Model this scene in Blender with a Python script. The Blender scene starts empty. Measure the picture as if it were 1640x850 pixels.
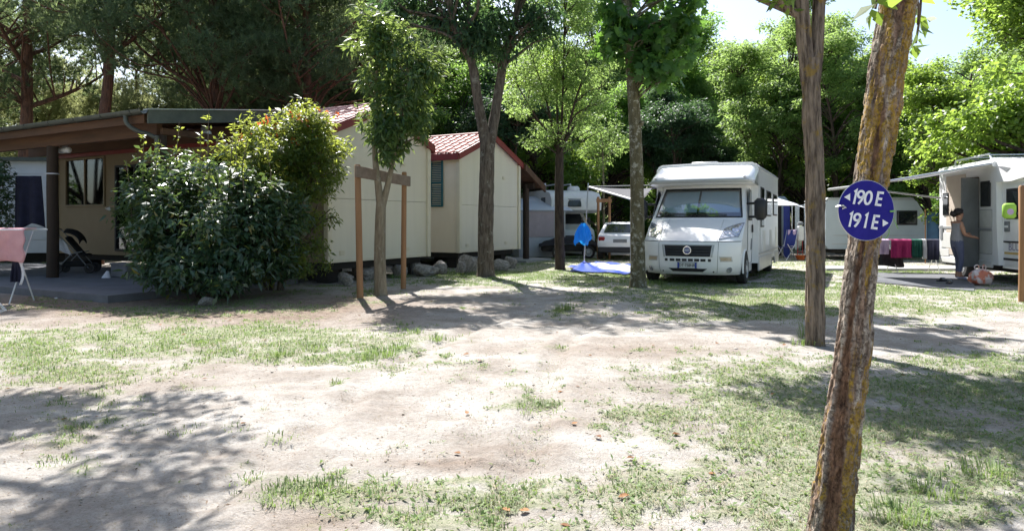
import bpy, bmesh, math, random
import numpy as np
from mathutils import Vector, Matrix
PI = math.pi
R = math.radians
SC = bpy.context.scene
COL = SC.collection
# ------------------------------------------------------------------ camera, sky, sun, exposure
F = 1093.0            # focal length in photograph pixels (24 mm on 36 mm)
HZ = 358.0            # horizon row in the photograph
EYE = 1.4
cam_d = bpy.data.cameras.new('camera')
cam = bpy.data.objects.new('camera', cam_d)
COL.objects.link(cam)
cam.location = (0, 0, EYE)
cam.rotation_euler = (R(90), 0, 0)
cam_d.sensor_width = 36
cam_d.lens = 24
cam_d.shift_y = -(425 - HZ) / 1640
cam_d.clip_start = 0.05
cam_d.clip_end = 2000
cam_d.dof.use_dof = False
SC.camera = cam
SUN_EL = 51.0
SUN_AZ = -18.0        # from +Y towards +X
sdir = Vector((math.sin(R(SUN_AZ)) * math.cos(R(SUN_EL)), math.cos(R(SUN_AZ)) * math.cos(R(SUN_EL)), math.sin(R(SUN_EL))))
world = bpy.data.worlds.new('World')
SC.world = world
world.use_nodes = True
wn = world.node_tree.nodes
wl = world.node_tree.links
bg = wn['Background']
sky = wn.new('ShaderNodeTexSky')
sky.sky_type = 'NISHITA'
sky.sun_disc = False
sky.sun_elevation = R(SUN_EL)
sky.sun_rotation = R(SUN_AZ) % (2 * PI)
sky.air_density = 1.0
sky.dust_density = 2.0
wl.new(sky.outputs[0], bg.inputs[0])
bg.inputs[1].default_value = 0.095
sun_d = bpy.data.lights.new('sun', 'SUN')
sun_d.energy = 5.0
sun_d.angle = R(0.53)
sun_d.color = (1.0, 0.975, 0.945)
sun = bpy.data.objects.new('sun', sun_d)
COL.objects.link(sun)
sun.location = (-10, 30, 40)
sun.rotation_euler = sdir.to_track_quat('Z', 'Y').to_euler()
SC.view_settings.view_transform = 'Standard'
SC.view_settings.look = 'None'
SC.view_settings.gamma = 1
SC.view_settings.use_curve_mapping = False
SC.view_settings.exposure = 1.32
SC.render.engine = 'CYCLES'
SC.cycles.max_bounces = 7
SC.cycles.diffuse_bounces = 4
SC.cycles.glossy_bounces = 3
SC.cycles.transmission_bounces = 5
SC.cycles.transparent_max_bounces = 8
SC.cycles.caustics_reflective = False
SC.cycles.caustics_refractive = False

# ------------------------------------------------------------------ helpers
def P(px, py, D):
    """the point that shows at a photograph pixel, D metres away"""
    return Vector(((px - 820) / F * D, D, EYE + (HZ - py) / F * D))
def G(px, py):
    D = EYE * F / (py - HZ)
    return Vector(((px - 820) / F * D, D, 0))

def hash3(ix, iy, iz, seed=0):
    h = (ix.astype(np.int64) * 374761393 + iy.astype(np.int64) * 668265263 + iz.astype(np.int64) * 1274126177 + seed * 974711) & 0xffffffff
    h = ((h ^ (h >> 13)) * 1274126177) & 0xffffffff
    h = ((h ^ (h >> 16)) * 668265263) & 0xffffffff
    return ((h ^ (h >> 15)) & 0xffffff) / float(0xffffff)
def vnoise(p, seed=0):
    p = np.asarray(p, float)
    i = np.floor(p).astype(np.int64)
    f = p - i
    f = f * f * (3 - 2 * f)
    out = 0
    for dx in (0, 1):
        for dy in (0, 1):
            for dz in (0, 1):
                w = (f[:, 0] if dx else 1 - f[:, 0]) * (f[:, 1] if dy else 1 - f[:, 1]) * (f[:, 2] if dz else 1 - f[:, 2])
                out = out + w * hash3(i[:, 0] + dx, i[:, 1] + dy, i[:, 2] + dz, seed)
    return out
def fbm(p, oct=4, seed=0):
    p = np.asarray(p, float)
    a, s, t = 0.5, 0, 0
    for k in range(oct):
        s = s + a * vnoise(p * 2 ** k + 17.3 * k, seed + k)
        t += a
        a *= 0.5
    return s / t
def sstep(a, b, x):
    t = np.clip((x - a) / (b - a), 0, 1)
    return t * t * (3 - 2 * t)
def unit(v):
    return v / np.maximum(np.linalg.norm(v, axis=-1, keepdims=True), 1e-9)

def link(o, parent=None):
    COL.objects.link(o)
    if parent is not None:
        o.parent = parent
    return o
def tag(o, label=None, cat=None, group=None, kind=None):
    if label: o['label'] = label
    if cat: o['category'] = cat
    if group: o['group'] = group
    if kind: o['kind'] = kind
    return o
def thing(name, label, cat, loc=(0, 0, 0), rz=0.0, group=None):
    o = bpy.data.objects.new(name, None)
    COL.objects.link(o)
    o.empty_display_size = 0.2
    o.location = loc
    o.rotation_euler = (0, 0, rz)
    return tag(o, label, cat, group)
KIDS = {}
def copy_tree(o, parent=None):
    c = o.copy()
    COL.objects.link(c)
    c.parent = parent
    for ch in list(o.children):
        copy_tree(ch, c)
    return c

class MB:
    """collects polygons; build() links them as one mesh object"""
    def __init__(s):
        s.v, s.f, s.m = [], [], []
        s.M = None
        s.mi = 0
    def add(s, V, Fs):
        b = len(s.v)
        for p in V:
            p = Vector(p)
            s.v.append(s.M @ p if s.M is not None else p)
        for f in Fs:
            s.f.append([b + i for i in f])
            s.m.append(s.mi)
        return s
    def box(s, c, d, b=0.0, rz=0.0, rx=0.0, ry=0.0):
        c = Vector(c)
        h = [max(x / 2, 1e-5) for x in d]
        Rm = Matrix.Rotation(rz, 3, 'Z') @ Matrix.Rotation(ry, 3, 'Y') @ Matrix.Rotation(rx, 3, 'X')
        if b <= 0:
            V = [c + Rm @ Vector((sx * h[0], sy * h[1], sz * h[2])) for sx in (-1, 1) for sy in (-1, 1) for sz in (-1, 1)]
            return s.add(V, [(0, 1, 3, 2), (4, 6, 7, 5), (0, 4, 5, 1), (2, 3, 7, 6), (0, 2, 6, 4), (1, 5, 7, 3)])
        b = min(b, min(h) * 0.95)
        V, ix = [], {}
        for sx in (-1, 1):
            for sy in (-1, 1):
                for sz in (-1, 1):
                    sg = (sx, sy, sz)
                    for a in range(3):
                        q = [sg[k] * (h[k] if k == a else h[k] - b) for k in range(3)]
                        ix[(sg, a)] = len(V)
                        V.append(c + Rm @ Vector(q))
        Fs = []
        for a in range(3):
            o1, o2 = [k for k in range(3) if k != a]
            for sa in (-1, 1):
                q = []
                for (u, w) in ((-1, -1), (1, -1), (1, 1), (-1, 1)):
                    sg = [0, 0, 0]; sg[a] = sa; sg[o1] = u; sg[o2] = w
                    q.append(ix[(tuple(sg), a)])
                Fs.append(q)
        for a in range(3):
            for bb in range(a + 1, 3):
                cc = 3 - a - bb
                for sa in (-1, 1):
                    for sb in (-1, 1):
                        q = []
                        for (sc, ax) in ((-1, a), (1, a), (1, bb), (-1, bb)):
                            sg = [0, 0, 0]; sg[a] = sa; sg[bb] = sb; sg[cc] = sc
                            q.append(ix[(tuple(sg), ax)])
                        Fs.append(q)
        for sx in (-1, 1):
            for sy in (-1, 1):
                for sz in (-1, 1):
                    Fs.append([ix[((sx, sy, sz), a)] for a in range(3)])
        return s.add(V, Fs)
    def tube(s, path, r, seg=8, cap=True):
        path = [Vector(p) for p in path]
        n = len(path)
        rr = r if hasattr(r, '__len__') else [r] * n
        T = [(path[min(i + 1, n - 1)] - path[max(i - 1, 0)]).normalized() for i in range(n)]
        u = T[0].orthogonal().normalized()
        V = []
        for i in range(n):
            u = (u - T[i] * u.dot(T[i]))
            u = u.normalized() if u.length > 1e-6 else T[i].orthogonal().normalized()
            w = T[i].cross(u)
            for k in range(seg):
                a = 2 * PI * k / seg
                V.append(path[i] + (u * math.cos(a) + w * math.sin(a)) * rr[i])
        Fs = []
        for i in range(n - 1):
            for k in range(seg):
                k2 = (k + 1) % seg
                Fs.append((i * seg + k, i * seg + k2, (i + 1) * seg + k2, (i + 1) * seg + k))
        if cap:
            Fs.append(tuple(range(seg)))
            Fs.append(tuple((n - 1) * seg + k for k in range(seg)))
        return s.add(V, Fs)
    def cyl(s, c, ax, r, h, seg=20):
        ax = Vector(ax).normalized()
        c = Vector(c)
        return s.tube([c - ax * h / 2, c + ax * h / 2], r, seg)
    def lathe(s, c, ax, prof, seg=24):
        """prof: (radius, offset along ax)"""
        ax = Vector(ax).normalized()
        u = ax.orthogonal().normalized()
        w = ax.cross(u)
        c = Vector(c)
        V = [c + ax * o + (u * math.cos(2 * PI * k / seg) + w * math.sin(2 * PI * k / seg)) * max(r, 1e-4) for r, o in prof for k in range(seg)]
        Fs = []
        for i in range(len(prof) - 1):
            for k in range(seg):
                k2 = (k + 1) % seg
                Fs.append((i * seg + k, i * seg + k2, (i + 1) * seg + k2, (i + 1) * seg + k))
        return s.add(V, Fs)
    def prism(s, poly, a, b, axes='xz'):
        """polygon in two axes, extruded along the third from a to b"""
        def mk(p, t):
            d = {axes[0]: p[0], axes[1]: p[1]}
            o = [k for k in 'xyz' if k not in axes][0]
            d[o] = t
            return (d['x'], d['y'], d['z'])
        n = len(poly)
        V = [mk(p, a) for p in poly] + [mk(p, b) for p in poly]
        Fs = [tuple(range(n)), tuple(range(n, 2 * n))]
        for i in range(n):
            j = (i + 1) % n
            Fs.append((i, j, n + j, n + i))
        return s.add(V, Fs)
    def grid(s, fn, nu, nv, thick=0.0):
        V = [Vector(fn(i / nu, j / nv)) for j in range(nv + 1) for i in range(nu + 1)]
        Fs = [(j * (nu + 1) + i, j * (nu + 1) + i + 1, (j + 1) * (nu + 1) + i + 1, (j + 1) * (nu + 1) + i) for j in range(nv) for i in range(nu)]
        return s.add(V, Fs)
    def build(s, name, mat, parent=None, smooth=False, solid=0.0, kind=None, angle=None):
        me = bpy.data.meshes.new(name)
        me.from_pydata([tuple(p) for p in s.v], [], s.f)
        mats = mat if isinstance(mat, (list, tuple)) else [mat]
        for m in mats:
            me.materials.append(m)
        if len(mats) > 1:
            me.polygons.foreach_set('material_index', s.m)
        bm = bmesh.new()
        bm.from_mesh(me)
        bmesh.ops.recalc_face_normals(bm, faces=bm.faces)
        if smooth:
            lim = R(angle or 40)
            for f in bm.faces: f.smooth = True
            for e in bm.edges:
                if len(e.link_faces) == 2 and e.calc_face_angle(0) > lim: e.smooth = False
        bm.to_mesh(me)
        bm.free()
        o = bpy.data.objects.new(name, me)
        link(o, parent)
        if solid:
            md = o.modifiers.new('thickness', 'SOLIDIFY')
            md.thickness = solid
            md.offset = 0
        if kind: o['kind'] = kind
        return o

def np_mesh(name, V, faces, mat, parent=None, smooth=False, kind=None):
    """faces: list of (m,k) int arrays"""
    me = bpy.data.meshes.new(name)
    V = np.asarray(V, np.float32)
    me.vertices.add(len(V))
    me.vertices.foreach_set('co', V.ravel())
    faces = [np.asarray(f, np.int32) for f in faces if len(f)]
    nl = sum(f.size for f in faces)
    npol = sum(len(f) for f in faces)
    me.loops.add(nl)
    me.polygons.add(npol)
    me.loops.foreach_set('vertex_index', np.concatenate([f.ravel() for f in faces]).astype(np.int32))
    tot = np.concatenate([np.full(len(f), f.shape[1], np.int32) for f in faces])
    st = np.concatenate([[0], np.cumsum(tot)[:-1]]).astype(np.int32)
    me.polygons.foreach_set('loop_start', st)
    me.polygons.foreach_set('loop_total', tot)
    if smooth:
        me.polygons.foreach_set('use_smooth', np.ones(npol, bool))
    me.materials.append(mat)
    me.update(calc_edges=True)
    o = bpy.data.objects.new(name, me)
    link(o, parent)
    if kind: o['kind'] = kind
    return o

# ------------------------------------------------------------------ materials
def nodes_of(name):
    m = bpy.data.materials.new(name)
    m.use_nodes = True
    nt = m.node_tree
    return m, nt, nt.nodes, nt.links, nt.nodes['Principled BSDF']
def pm(name, c1, c2=None, scale=4.0, rough=0.6, bump=0.0, bscale=None, metal=0.0, stretch=(1, 1, 1), spec=0.5, dirt=0.0, dirtc=(0.12, 0.09, 0.06), coat=0.0, contrast=(0.35, 0.65), bdist=0.02, coord='Object'):
    """procedural surface: two tones mixed by noise, optional dirt blotches, bump"""
    m, nt, N, L, b = nodes_of(name)
    tc = N.new('ShaderNodeTexCoord')
    mp = N.new('ShaderNodeMapping')
    mp.inputs['Scale'].default_value = stretch
    L.new(tc.outputs[coord], mp.inputs[0])
    c2 = c2 or tuple(min(1, x * 0.86) for x in c1)
    nz = N.new('ShaderNodeTexNoise')
    nz.inputs['Scale'].default_value = scale
    nz.inputs['Detail'].default_value = 6
    nz.inputs['Roughness'].default_value = 0.65
    L.new(mp.outputs[0], nz.inputs['Vector'])
    rp = N.new('ShaderNodeValToRGB')
    rp.color_ramp.elements[0].position = contrast[0]
    rp.color_ramp.elements[1].position = contrast[1]
    rp.color_ramp.elements[0].color = (*c2, 1)
    rp.color_ramp.elements[1].color = (*c1, 1)
    L.new(nz.outputs['Fac'], rp.inputs[0])
    out = rp.outputs[0]
    if dirt > 0:
        n2 = N.new('ShaderNodeTexNoise')
        n2.inputs['Scale'].default_value = scale * 0.45 + 0.7
        n2.inputs['Detail'].default_value = 9
        n2.inputs['Roughness'].default_value = 0.75
        L.new(mp.outputs[0], n2.inputs['Vector'])
        r2 = N.new('ShaderNodeMapRange')
        r2.inputs[1].default_value = 0.48
        r2.inputs[2].default_value = 0.75
        r2.inputs[3].default_value = 0
        r2.inputs[4].default_value = dirt
        L.new(n2.outputs['Fac'], r2.inputs[0])
        mx = N.new('ShaderNodeMix')
        mx.data_type = 'RGBA'
        mx.inputs[7].default_value = (*dirtc, 1)
        L.new(r2.outputs[0], mx.inputs[0])
        L.new(out, mx.inputs[6])
        out = mx.outputs[2]
    L.new(out, b.inputs['Base Color'])
    b.inputs['Roughness'].default_value = rough
    b.inputs['Metallic'].default_value = metal
    b.inputs['Specular IOR Level'].default_value = spec
    b.inputs['Coat Weight'].default_value = coat
    if bump > 0:
        nb = N.new('ShaderNodeTexNoise')
        nb.inputs['Scale'].default_value = bscale or scale * 3
        nb.inputs['Detail'].default_value = 6
        nb.inputs['Roughness'].default_value = 0.7
        L.new(mp.outputs[0], nb.inputs['Vector'])
        bp = N.new('ShaderNodeBump')
        bp.inputs['Strength'].default_value = bump
        bp.inputs['Distance'].default_value = bdist
        L.new(nb.outputs['Fac'], bp.inputs['Height'])
        L.new(bp.outputs[0], b.inputs['Normal'])
    return m
def leafmat(name, c1, c2, trans, tw=0.45, rough=0.45, spec=0.4, hi=None):
    """two-sided leaf: diffuse + translucent, per-leaf tone"""
    m, nt, N, L, b = nodes_of(name)
    ge = N.new('ShaderNodeNewGeometry')
    rp = N.new('ShaderNodeValToRGB')
    rp.color_ramp.elements[0].color = (*c1, 1)
    rp.color_ramp.elements[1].color = (*c2, 1)
    if hi:
        e = rp.color_ramp.elements.new(0.965)
        e.color = (*c2, 1)
        rp.color_ramp.elements[2].color = (*hi, 1)
    L.new(ge.outputs['Random Per Island'], rp.inputs[0])
    L.new(rp.outputs[0], b.inputs['Base Color'])
    b.inputs['Roughness'].default_value = rough
    b.inputs['Specular IOR Level'].default_value = spec
    tr = N.new('ShaderNodeBsdfTranslucent')
    mm = N.new('ShaderNodeMix')
    mm.data_type = 'RGBA'
    mm.blend_type = 'MULTIPLY'
    mm.inputs[0].default_value = 0.35
    mm.inputs[6].default_value = (*trans, 1)
    rv = N.new('ShaderNodeMapRange')
    rv.inputs[3].default_value = 0.55
    rv.inputs[4].default_value = 1.0
    L.new(ge.outputs['Random Per Island'], rv.inputs[0])
    L.new(rv.outputs[0], mm.inputs[7])
    L.new(mm.outputs[2], tr.inputs[0])
    mx = N.new('ShaderNodeMixShader')
    mx.inputs[0].default_value = tw
    L.new(b.outputs[0], mx.inputs[1])
    L.new(tr.outputs[0], mx.inputs[2])
    L.new(mx.outputs[0], N['Material Output'].inputs[0])
    return m
def glassmat(name, tint=(0.55, 0.62, 0.62), gl=0.18, rough=0.03):
    m, nt, N, L, b = nodes_of(name)
    tr = N.new('ShaderNodeBsdfTransparent')
    tr.inputs[0].default_value = (*tint, 1)
    gs = N.new('ShaderNodeBsdfGlossy')
    gs.inputs['Roughness'].default_value = rough
    gs.inputs[0].default_value = (0.9, 0.95, 1, 1)
    fr = N.new('ShaderNodeLayerWeight')
    fr.inputs[0].default_value = 0.35
    mr = N.new('ShaderNodeMapRange')
    mr.inputs[3].default_value = gl
    mr.inputs[4].default_value = 0.9
    L.new(fr.outputs['Fresnel'], mr.inputs[0])
    mx = N.new('ShaderNodeMixShader')
    L.new(mr.outputs[0], mx.inputs[0])
    L.new(tr.outputs[0], mx.inputs[1])
    L.new(gs.outputs[0], mx.inputs[2])
    L.new(mx.outputs[0], N['Material Output'].inputs[0])
    return m
def bark(name, c1, c2, c3=None, c3amt=0.0, scale=6, vs=0.18, bump=0.8, lich=(0.45, 0.25, 0.03), lscale=3.0):
    """fissured bark, stretched along the trunk, with lichen blotches"""
    m = pm(name, c1, c2, scale * 3, 0.9, bump, scale * 5, stretch=(1, 1, vs), spec=0.15, bdist=0.03, contrast=(0.38, 0.6))
    if c3amt > 0:
        nt = m.node_tree; N = nt.nodes; L = nt.links
        b = N['Principled BSDF']
        src = b.inputs['Base Color'].links[0].from_socket
        tc = N.new('ShaderNodeTexCoord')
        n = N.new('ShaderNodeTexNoise')
        n.inputs['Scale'].default_value = lscale
        n.inputs['Detail'].default_value = 12
        n.inputs['Roughness'].default_value = 0.8
        L.new(tc.outputs['Object'], n.inputs['Vector'])
        mr = N.new('ShaderNodeMapRange')
        mr.inputs[1].default_value = 0.62 - 0.2 * c3amt
        mr.inputs[2].default_value = 0.70 - 0.2 * c3amt
        L.new(n.outputs['Fac'], mr.inputs[0])
        mx = N.new('ShaderNodeMix'); mx.data_type = 'RGBA'
        mx.inputs[7].default_value = (*lich, 1)
        L.new(mr.outputs[0], mx.inputs[0])
        L.new(src, mx.inputs[6])
        L.new(mx.outputs[2], b.inputs['Base Color'])
    return m

M = {}
M['white_paint'] = pm('white_paint', (0.86, 0.86, 0.86), (0.81, 0.81, 0.81), 1.5, 0.28, spec=0.5, coat=0.3, dirt=0.12, dirtc=(0.45, 0.43, 0.38))
M['white_dusty'] = pm('white_dusty', (0.74, 0.74, 0.71), (0.62, 0.62, 0.59), 1.2, 0.45, dirt=0.3, dirtc=(0.35, 0.33, 0.28))
M['silver_paint'] = pm('silver_paint', (0.48, 0.49, 0.50), (0.40, 0.41, 0.42), 2, 0.35, metal=0.3)
M['grey_plastic'] = pm('grey_plastic', (0.22, 0.23, 0.24), (0.17, 0.18, 0.19), 5, 0.55)
M['black_plastic'] = pm('black_plastic', (0.022, 0.022, 0.025), (0.014, 0.014, 0.016), 6, 0.5)
M['rubber'] = pm('rubber', (0.03, 0.03, 0.03), (0.05, 0.046, 0.042), 8, 0.85)
M['underbody'] = pm('underbody', (0.02, 0.02, 0.02), (0.03, 0.025, 0.02), 5, 0.9)
M['chrome'] = pm('chrome', (0.75, 0.76, 0.78), (0.65, 0.66, 0.68), 5, 0.15, metal=1)
M['aluminium'] = pm('aluminium', (0.62, 0.63, 0.64), (0.5, 0.5, 0.52), 8, 0.35, metal=0.8)
M['glass'] = glassmat('glass')
M['shade_glass'] = glassmat('shade_glass', (0.5, 0.52, 0.52), 0.03)
M['dark_glass'] = pm('dark_glass', (0.02, 0.025, 0.028), (0.012, 0.015, 0.017), 2, 0.06, spec=0.8)
M['lamp_glass'] = pm('lamp_glass', (0.62, 0.64, 0.66), (0.25, 0.26, 0.28), 14, 0.12, metal=0.5, spec=0.9, coat=1, contrast=(0.42, 0.58))
M['amber'] = pm('amber', (0.5, 0.42, 0.33), (0.42, 0.32, 0.22), 8, 0.25)
M['red_lamp'] = pm('red_lamp', (0.35, 0.02, 0.02), (0.25, 0.015, 0.015), 8, 0.2)
M['blind'] = pm('blind', (0.70, 0.86, 0.95), (0.62, 0.80, 0.90), 3, 0.4, bump=0.2, bscale=5)
M['screen_glass'] = glassmat('screen_glass', (0.96, 0.99, 1.0), 0.22)
M['cream'] = pm('cream', (0.74, 0.685, 0.55), (0.70, 0.645, 0.515), 3.0, 0.6, bump=0.05, bscale=8, dirt=0.16, dirtc=(0.40, 0.36, 0.28), stretch=(1, 1, .10))
M['cream_trim'] = pm('cream_trim', (0.72, 0.66, 0.50), (0.66, 0.6, 0.46), 2, 0.6)
M['cream_lit'] = pm('cream_lit', (0.84, 0.75, 0.58), (0.80, 0.71, 0.54), 1, 0.6, dirt=0.1, dirtc=(0.4, 0.33, 0.22))  # cabin cream lightened: bounced light on the farther wall put into the colour
M['cream_shaded'] = pm('cream_shaded', (0.27, 0.205, 0.12), (0.235, 0.175, 0.10), 1, 0.6, dirt=0.1, dirtc=(0.4, 0.33, 0.22))  # cabin cream darkened: the porch shade put into the wall colour
M['siding_white'] = pm('siding_white', (0.66, 0.70, 0.74), (0.58, 0.62, 0.66), 1, 0.6, dirt=0.15, dirtc=(0.4, 0.42, 0.44))
M['tile'] = pm('tile', (0.62, 0.36, 0.32), (0.46, 0.20, 0.165), 5, 0.65, bump=0.15, bscale=30, dirt=0.2, dirtc=(0.55, 0.45, 0.4))
M['red_trim'] = pm('red_trim', (0.24, 0.035, 0.03), (0.19, 0.028, 0.025), 4, 0.5, dirt=0.12)
M['green_shutter'] = pm('green_shutter', (0.014, 0.125, 0.145), (0.012, 0.10, 0.12), 5, 0.5)
M['brown_wood'] = pm('brown_wood', (0.12, 0.06, 0.03), (0.065, 0.032, 0.017), 5, 0.75, bump=0.3, bscale=14, stretch=(1, 1, 0.15))
M['dark_post'] = pm('dark_post', (0.055, 0.034, 0.022), (0.03, 0.02, 0.014), 6, 0.85, bump=0.5, bscale=14, stretch=(1, 1, 0.12))
M['beam_wood'] = pm('beam_wood', (0.13, 0.062, 0.03), (0.065, 0.032, 0.017), 4, 0.75, bump=0.3, bscale=14, stretch=(1, 0.12, 1))
M['gutter'] = pm('gutter', (0.085, 0.095, 0.08), (0.055, 0.06, 0.05), 3, 0.5, dirt=0.3, dirtc=(0.05, 0.05, 0.035))
M['fascia'] = pm('fascia', (0.10, 0.115, 0.095), (0.065, 0.078, 0.065), 3, 0.7, bump=0.15, bscale=12, dirt=0.4, dirtc=(0.06, 0.06, 0.04))
M['roof_felt'] = pm('roof_felt', (0.10, 0.10, 0.09), (0.07, 0.07, 0.06), 4, 0.9, bump=0.2)
M['stake_wood'] = pm('stake_wood', (0.36, 0.19, 0.085), (0.25, 0.125, 0.055), 7, 0.75, bump=0.4, bscale=20, stretch=(1, 1, 0.08))
M['grey_wood'] = pm('grey_wood', (0.24, 0.18, 0.13), (0.16, 0.115, 0.085), 6, 0.85, bump=0.5, bscale=20, stretch=(0.1, 1, 1))
M['concrete'] = pm('concrete', (0.19, 0.19, 0.205), (0.14, 0.14, 0.15), 2, 0.9, bump=0.25, bscale=40, dirt=0.3, dirtc=(0.16, 0.14, 0.12))
M['paver'] = pm('paver', (0.38, 0.38, 0.37), (0.3, 0.3, 0.29), 3, 0.9, bump=0.2, dirt=0.2)
M['rock'] = pm('rock', (0.44, 0.41, 0.37), (0.17, 0.15, 0.13), 4, 0.9, bump=1.0, bscale=7, dirt=0.6, dirtc=(0.12, 0.10, 0.08))
M['navy_cloth'] = pm('navy_cloth', (0.016, 0.018, 0.045), (0.010, 0.011, 0.028), 8, 0.9, bump=0.2, bscale=60)
M['pink_cloth'] = pm('pink_cloth', (0.66, 0.36, 0.38), (0.58, 0.30, 0.32), 4, 0.95, bump=0.4, bscale=90)
M['magenta_cloth'] = pm('magenta_cloth', (0.34, 0.02, 0.12), (0.28, 0.015, 0.10), 4, 0.95, bump=0.4, bscale=90)
M['green_cloth'] = pm('green_cloth', (0.015, 0.10, 0.075), (0.012, 0.08, 0.06), 4, 0.95, bump=0.4, bscale=90)
M['lilac_cloth'] = pm('lilac_cloth', (0.5, 0.38, 0.52), (0.42, 0.32, 0.44), 4, 0.95, bump=0.3, bscale=90)
M['white_cloth'] = pm('white_cloth', (0.72, 0.72, 0.76), (0.64, 0.64, 0.68), 4, 0.95, bump=0.3, bscale=90)
M['red_cloth'] = pm('red_cloth', (0.50, 0.06, 0.06), (0.42, 0.05, 0.05), 5, 0.95, bump=0.3, bscale=90)
M['black_cloth'] = pm('black_cloth', (0.018, 0.018, 0.02), (0.012, 0.012, 0.013), 5, 0.95, bump=0.3, bscale=60)
M['white_metal'] = pm('white_metal', (0.76, 0.76, 0.76), (0.7, 0.7, 0.7), 5, 0.4)
M['white_plastic'] = pm('white_plastic', (0.78, 0.78, 0.76), (0.7, 0.7, 0.68), 4, 0.4, dirt=0.15)
M['tarp'] = pm('tarp', (0.02, 0.07, 0.42), (0.015, 0.05, 0.34), 4, 0.35, bump=0.5, bscale=8)
M['tarp_pale'] = pm('tarp_pale', (0.50, 0.55, 0.62), (0.42, 0.47, 0.55), 3, 0.4, bump=0.5, bscale=8)
M['blue_bag'] = leafmat('blue_bag', (0.02, 0.24, 0.60), (0.024, 0.27, 0.66), (0.03, 0.38, 0.85), 0.4, 0.3)
M['canopy'] = leafmat('canopy', (0.11, 0.11, 0.12), (0.12, 0.12, 0.13), (0.05, 0.05, 0.06), 0.15, 0.8, 0.1)
M['tent_grey'] = leafmat('tent_grey', (0.52, 0.57, 0.60), (0.54, 0.59, 0.62), (0.48, 0.53, 0.56), 0.3, 0.7, 0.1)
M['tent_pale'] = leafmat('tent_pale', (0.74, 0.77, 0.80), (0.76, 0.79, 0.82), (0.68, 0.71, 0.74), 0.3, 0.6, 0.1)
M['tent_mesh'] = pm('tent_mesh', (0.44, 0.38, 0.39), (0.38, 0.33, 0.34), 3, 0.8)
M['tent_blue'] = pm('tent_blue', (0.02, 0.035, 0.20), (0.015, 0.025, 0.15), 3, 0.8)
M['caravan_skin'] = pm('caravan_skin', (0.50, 0.56, 0.60), (0.44, 0.50, 0.54), 1, 0.45, dirt=0.15, dirtc=(0.3, 0.33, 0.34))
M['sign_blue'] = pm('sign_blue', (0.014, 0.010, 0.215), (0.011, 0.008, 0.175), 9, 0.42, spec=0.15, dirt=0.10, dirtc=(0.10, 0.09, 0.22))
M['letter_white'] = pm('letter_white', (0.80, 0.80, 0.82), (0.76, 0.76, 0.78), 6, 0.45)
M['plate_white'] = pm('plate_white', (0.66, 0.67, 0.64), (0.6, 0.61, 0.58), 6, 0.5)
M['plate_blue'] = pm('plate_blue', (0.02, 0.06, 0.36), (0.017, 0.05, 0.30), 6, 0.4)
M['letter_black'] = pm('letter_black', (0.02, 0.02, 0.02), (0.015, 0.015, 0.015), 6, 0.5)
M['letter_grey'] = pm('letter_grey', (0.36, 0.34, 0.42), (0.32, 0.30, 0.38), 6, 0.5)
M['yellow_stripe'] = pm('yellow_stripe', (0.6, 0.42, 0.14), (0.55, 0.38, 0.12), 6, 0.5)
M['lime_cover'] = pm('lime_cover', (0.30, 0.52, 0.06), (0.25, 0.45, 0.05), 5, 0.7)
M['green_wire'] = pm('green_wire', (0.22, 0.45, 0.12), (0.18, 0.4, 0.1), 5, 0.5)
M['skin'] = pm('skin', (0.42, 0.22, 0.14), (0.38, 0.19, 0.12), 6, 0.55)
M['hair'] = pm('hair', (0.02, 0.013, 0.01), (0.012, 0.008, 0.006), 30, 0.6, bump=0.6, bscale=60)
M['grey_top'] = pm('grey_top', (0.30, 0.29, 0.30), (0.25, 0.24, 0.25), 8, 0.95)
M['leggings'] = pm('leggings', (0.11, 0.12, 0.19), (0.09, 0.10, 0.16), 8, 0.95)
M['shoe'] = pm('shoe', (0.42, 0.44, 0.58), (0.36, 0.38, 0.5), 8, 0.8)
M['bag_white'] = pm('bag_white', (0.6, 0.52, 0.5), (0.55, 0.16, 0.08), 5, 0.4, contrast=(0.46, 0.52), bump=0.5, bscale=10)
M['orange_plastic'] = pm('orange_plastic', (0.6, 0.14, 0.03), (0.52, 0.11, 0.025), 6, 0.5)
M['mat'] = pm('mat', (0.12, 0.125, 0.14), (0.085, 0.09, 0.10), 3, 0.95, bump=0.2, bscale=60, dirt=0.3, dirtc=(0.2, 0.18, 0.15))
M['door_grey'] = pm('door_grey', (0.18, 0.19, 0.19), (0.15, 0.155, 0.155), 5, 0.4)
M['interior'] = pm('interior', (0.05, 0.045, 0.04), (0.035, 0.03, 0.028), 5, 0.8)
M['wall_shade'] = pm('wall_shade', (0.60, 0.52, 0.44), (0.56, 0.48, 0.4), 3, 0.6)  # tone of the white wall in warm shade
# bark
M['bark_lichen'] = bark('bark_lichen', (0.21, 0.145, 0.095), (0.09, 0.055, 0.038), None, 0)
M['bark_brown'] = bark('bark_brown', (0.30, 0.235, 0.18), (0.085, 0.064, 0.050), None, 0.42, lich=(0.28, 0.19, 0.06), lscale=5, scale=8, vs=.13, bump=1.0)
M['bark_grey'] = bark('bark_grey', (0.17, 0.14, 0.11), (0.07, 0.055, 0.042), None, 0.35, lich=(0.26, 0.25, 0.21), lscale=5)
M['bark_green'] = bark('bark_green', (0.15, 0.13, 0.075), (0.085, 0.075, 0.045), None, 0.5, lich=(0.38, 0.37, 0.31), lscale=6, bump=0.5)
M['bark_dark'] = bark('bark_dark', (0.085, 0.065, 0.048), (0.04, 0.03, 0.024), None, 0)
M['bark_pale'] = bark('bark_pale', (0.27, 0.23, 0.16), (0.17, 0.14, 0.095), None, 0.3, lich=(0.34, 0.32, 0.26), lscale=7, bump=0.5)
M['bark_pine'] = bark('bark_pine', (0.20, 0.10, 0.065), (0.085, 0.05, 0.038), None, 0.2, lich=(0.24, 0.2, 0.18), lscale=4)
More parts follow.
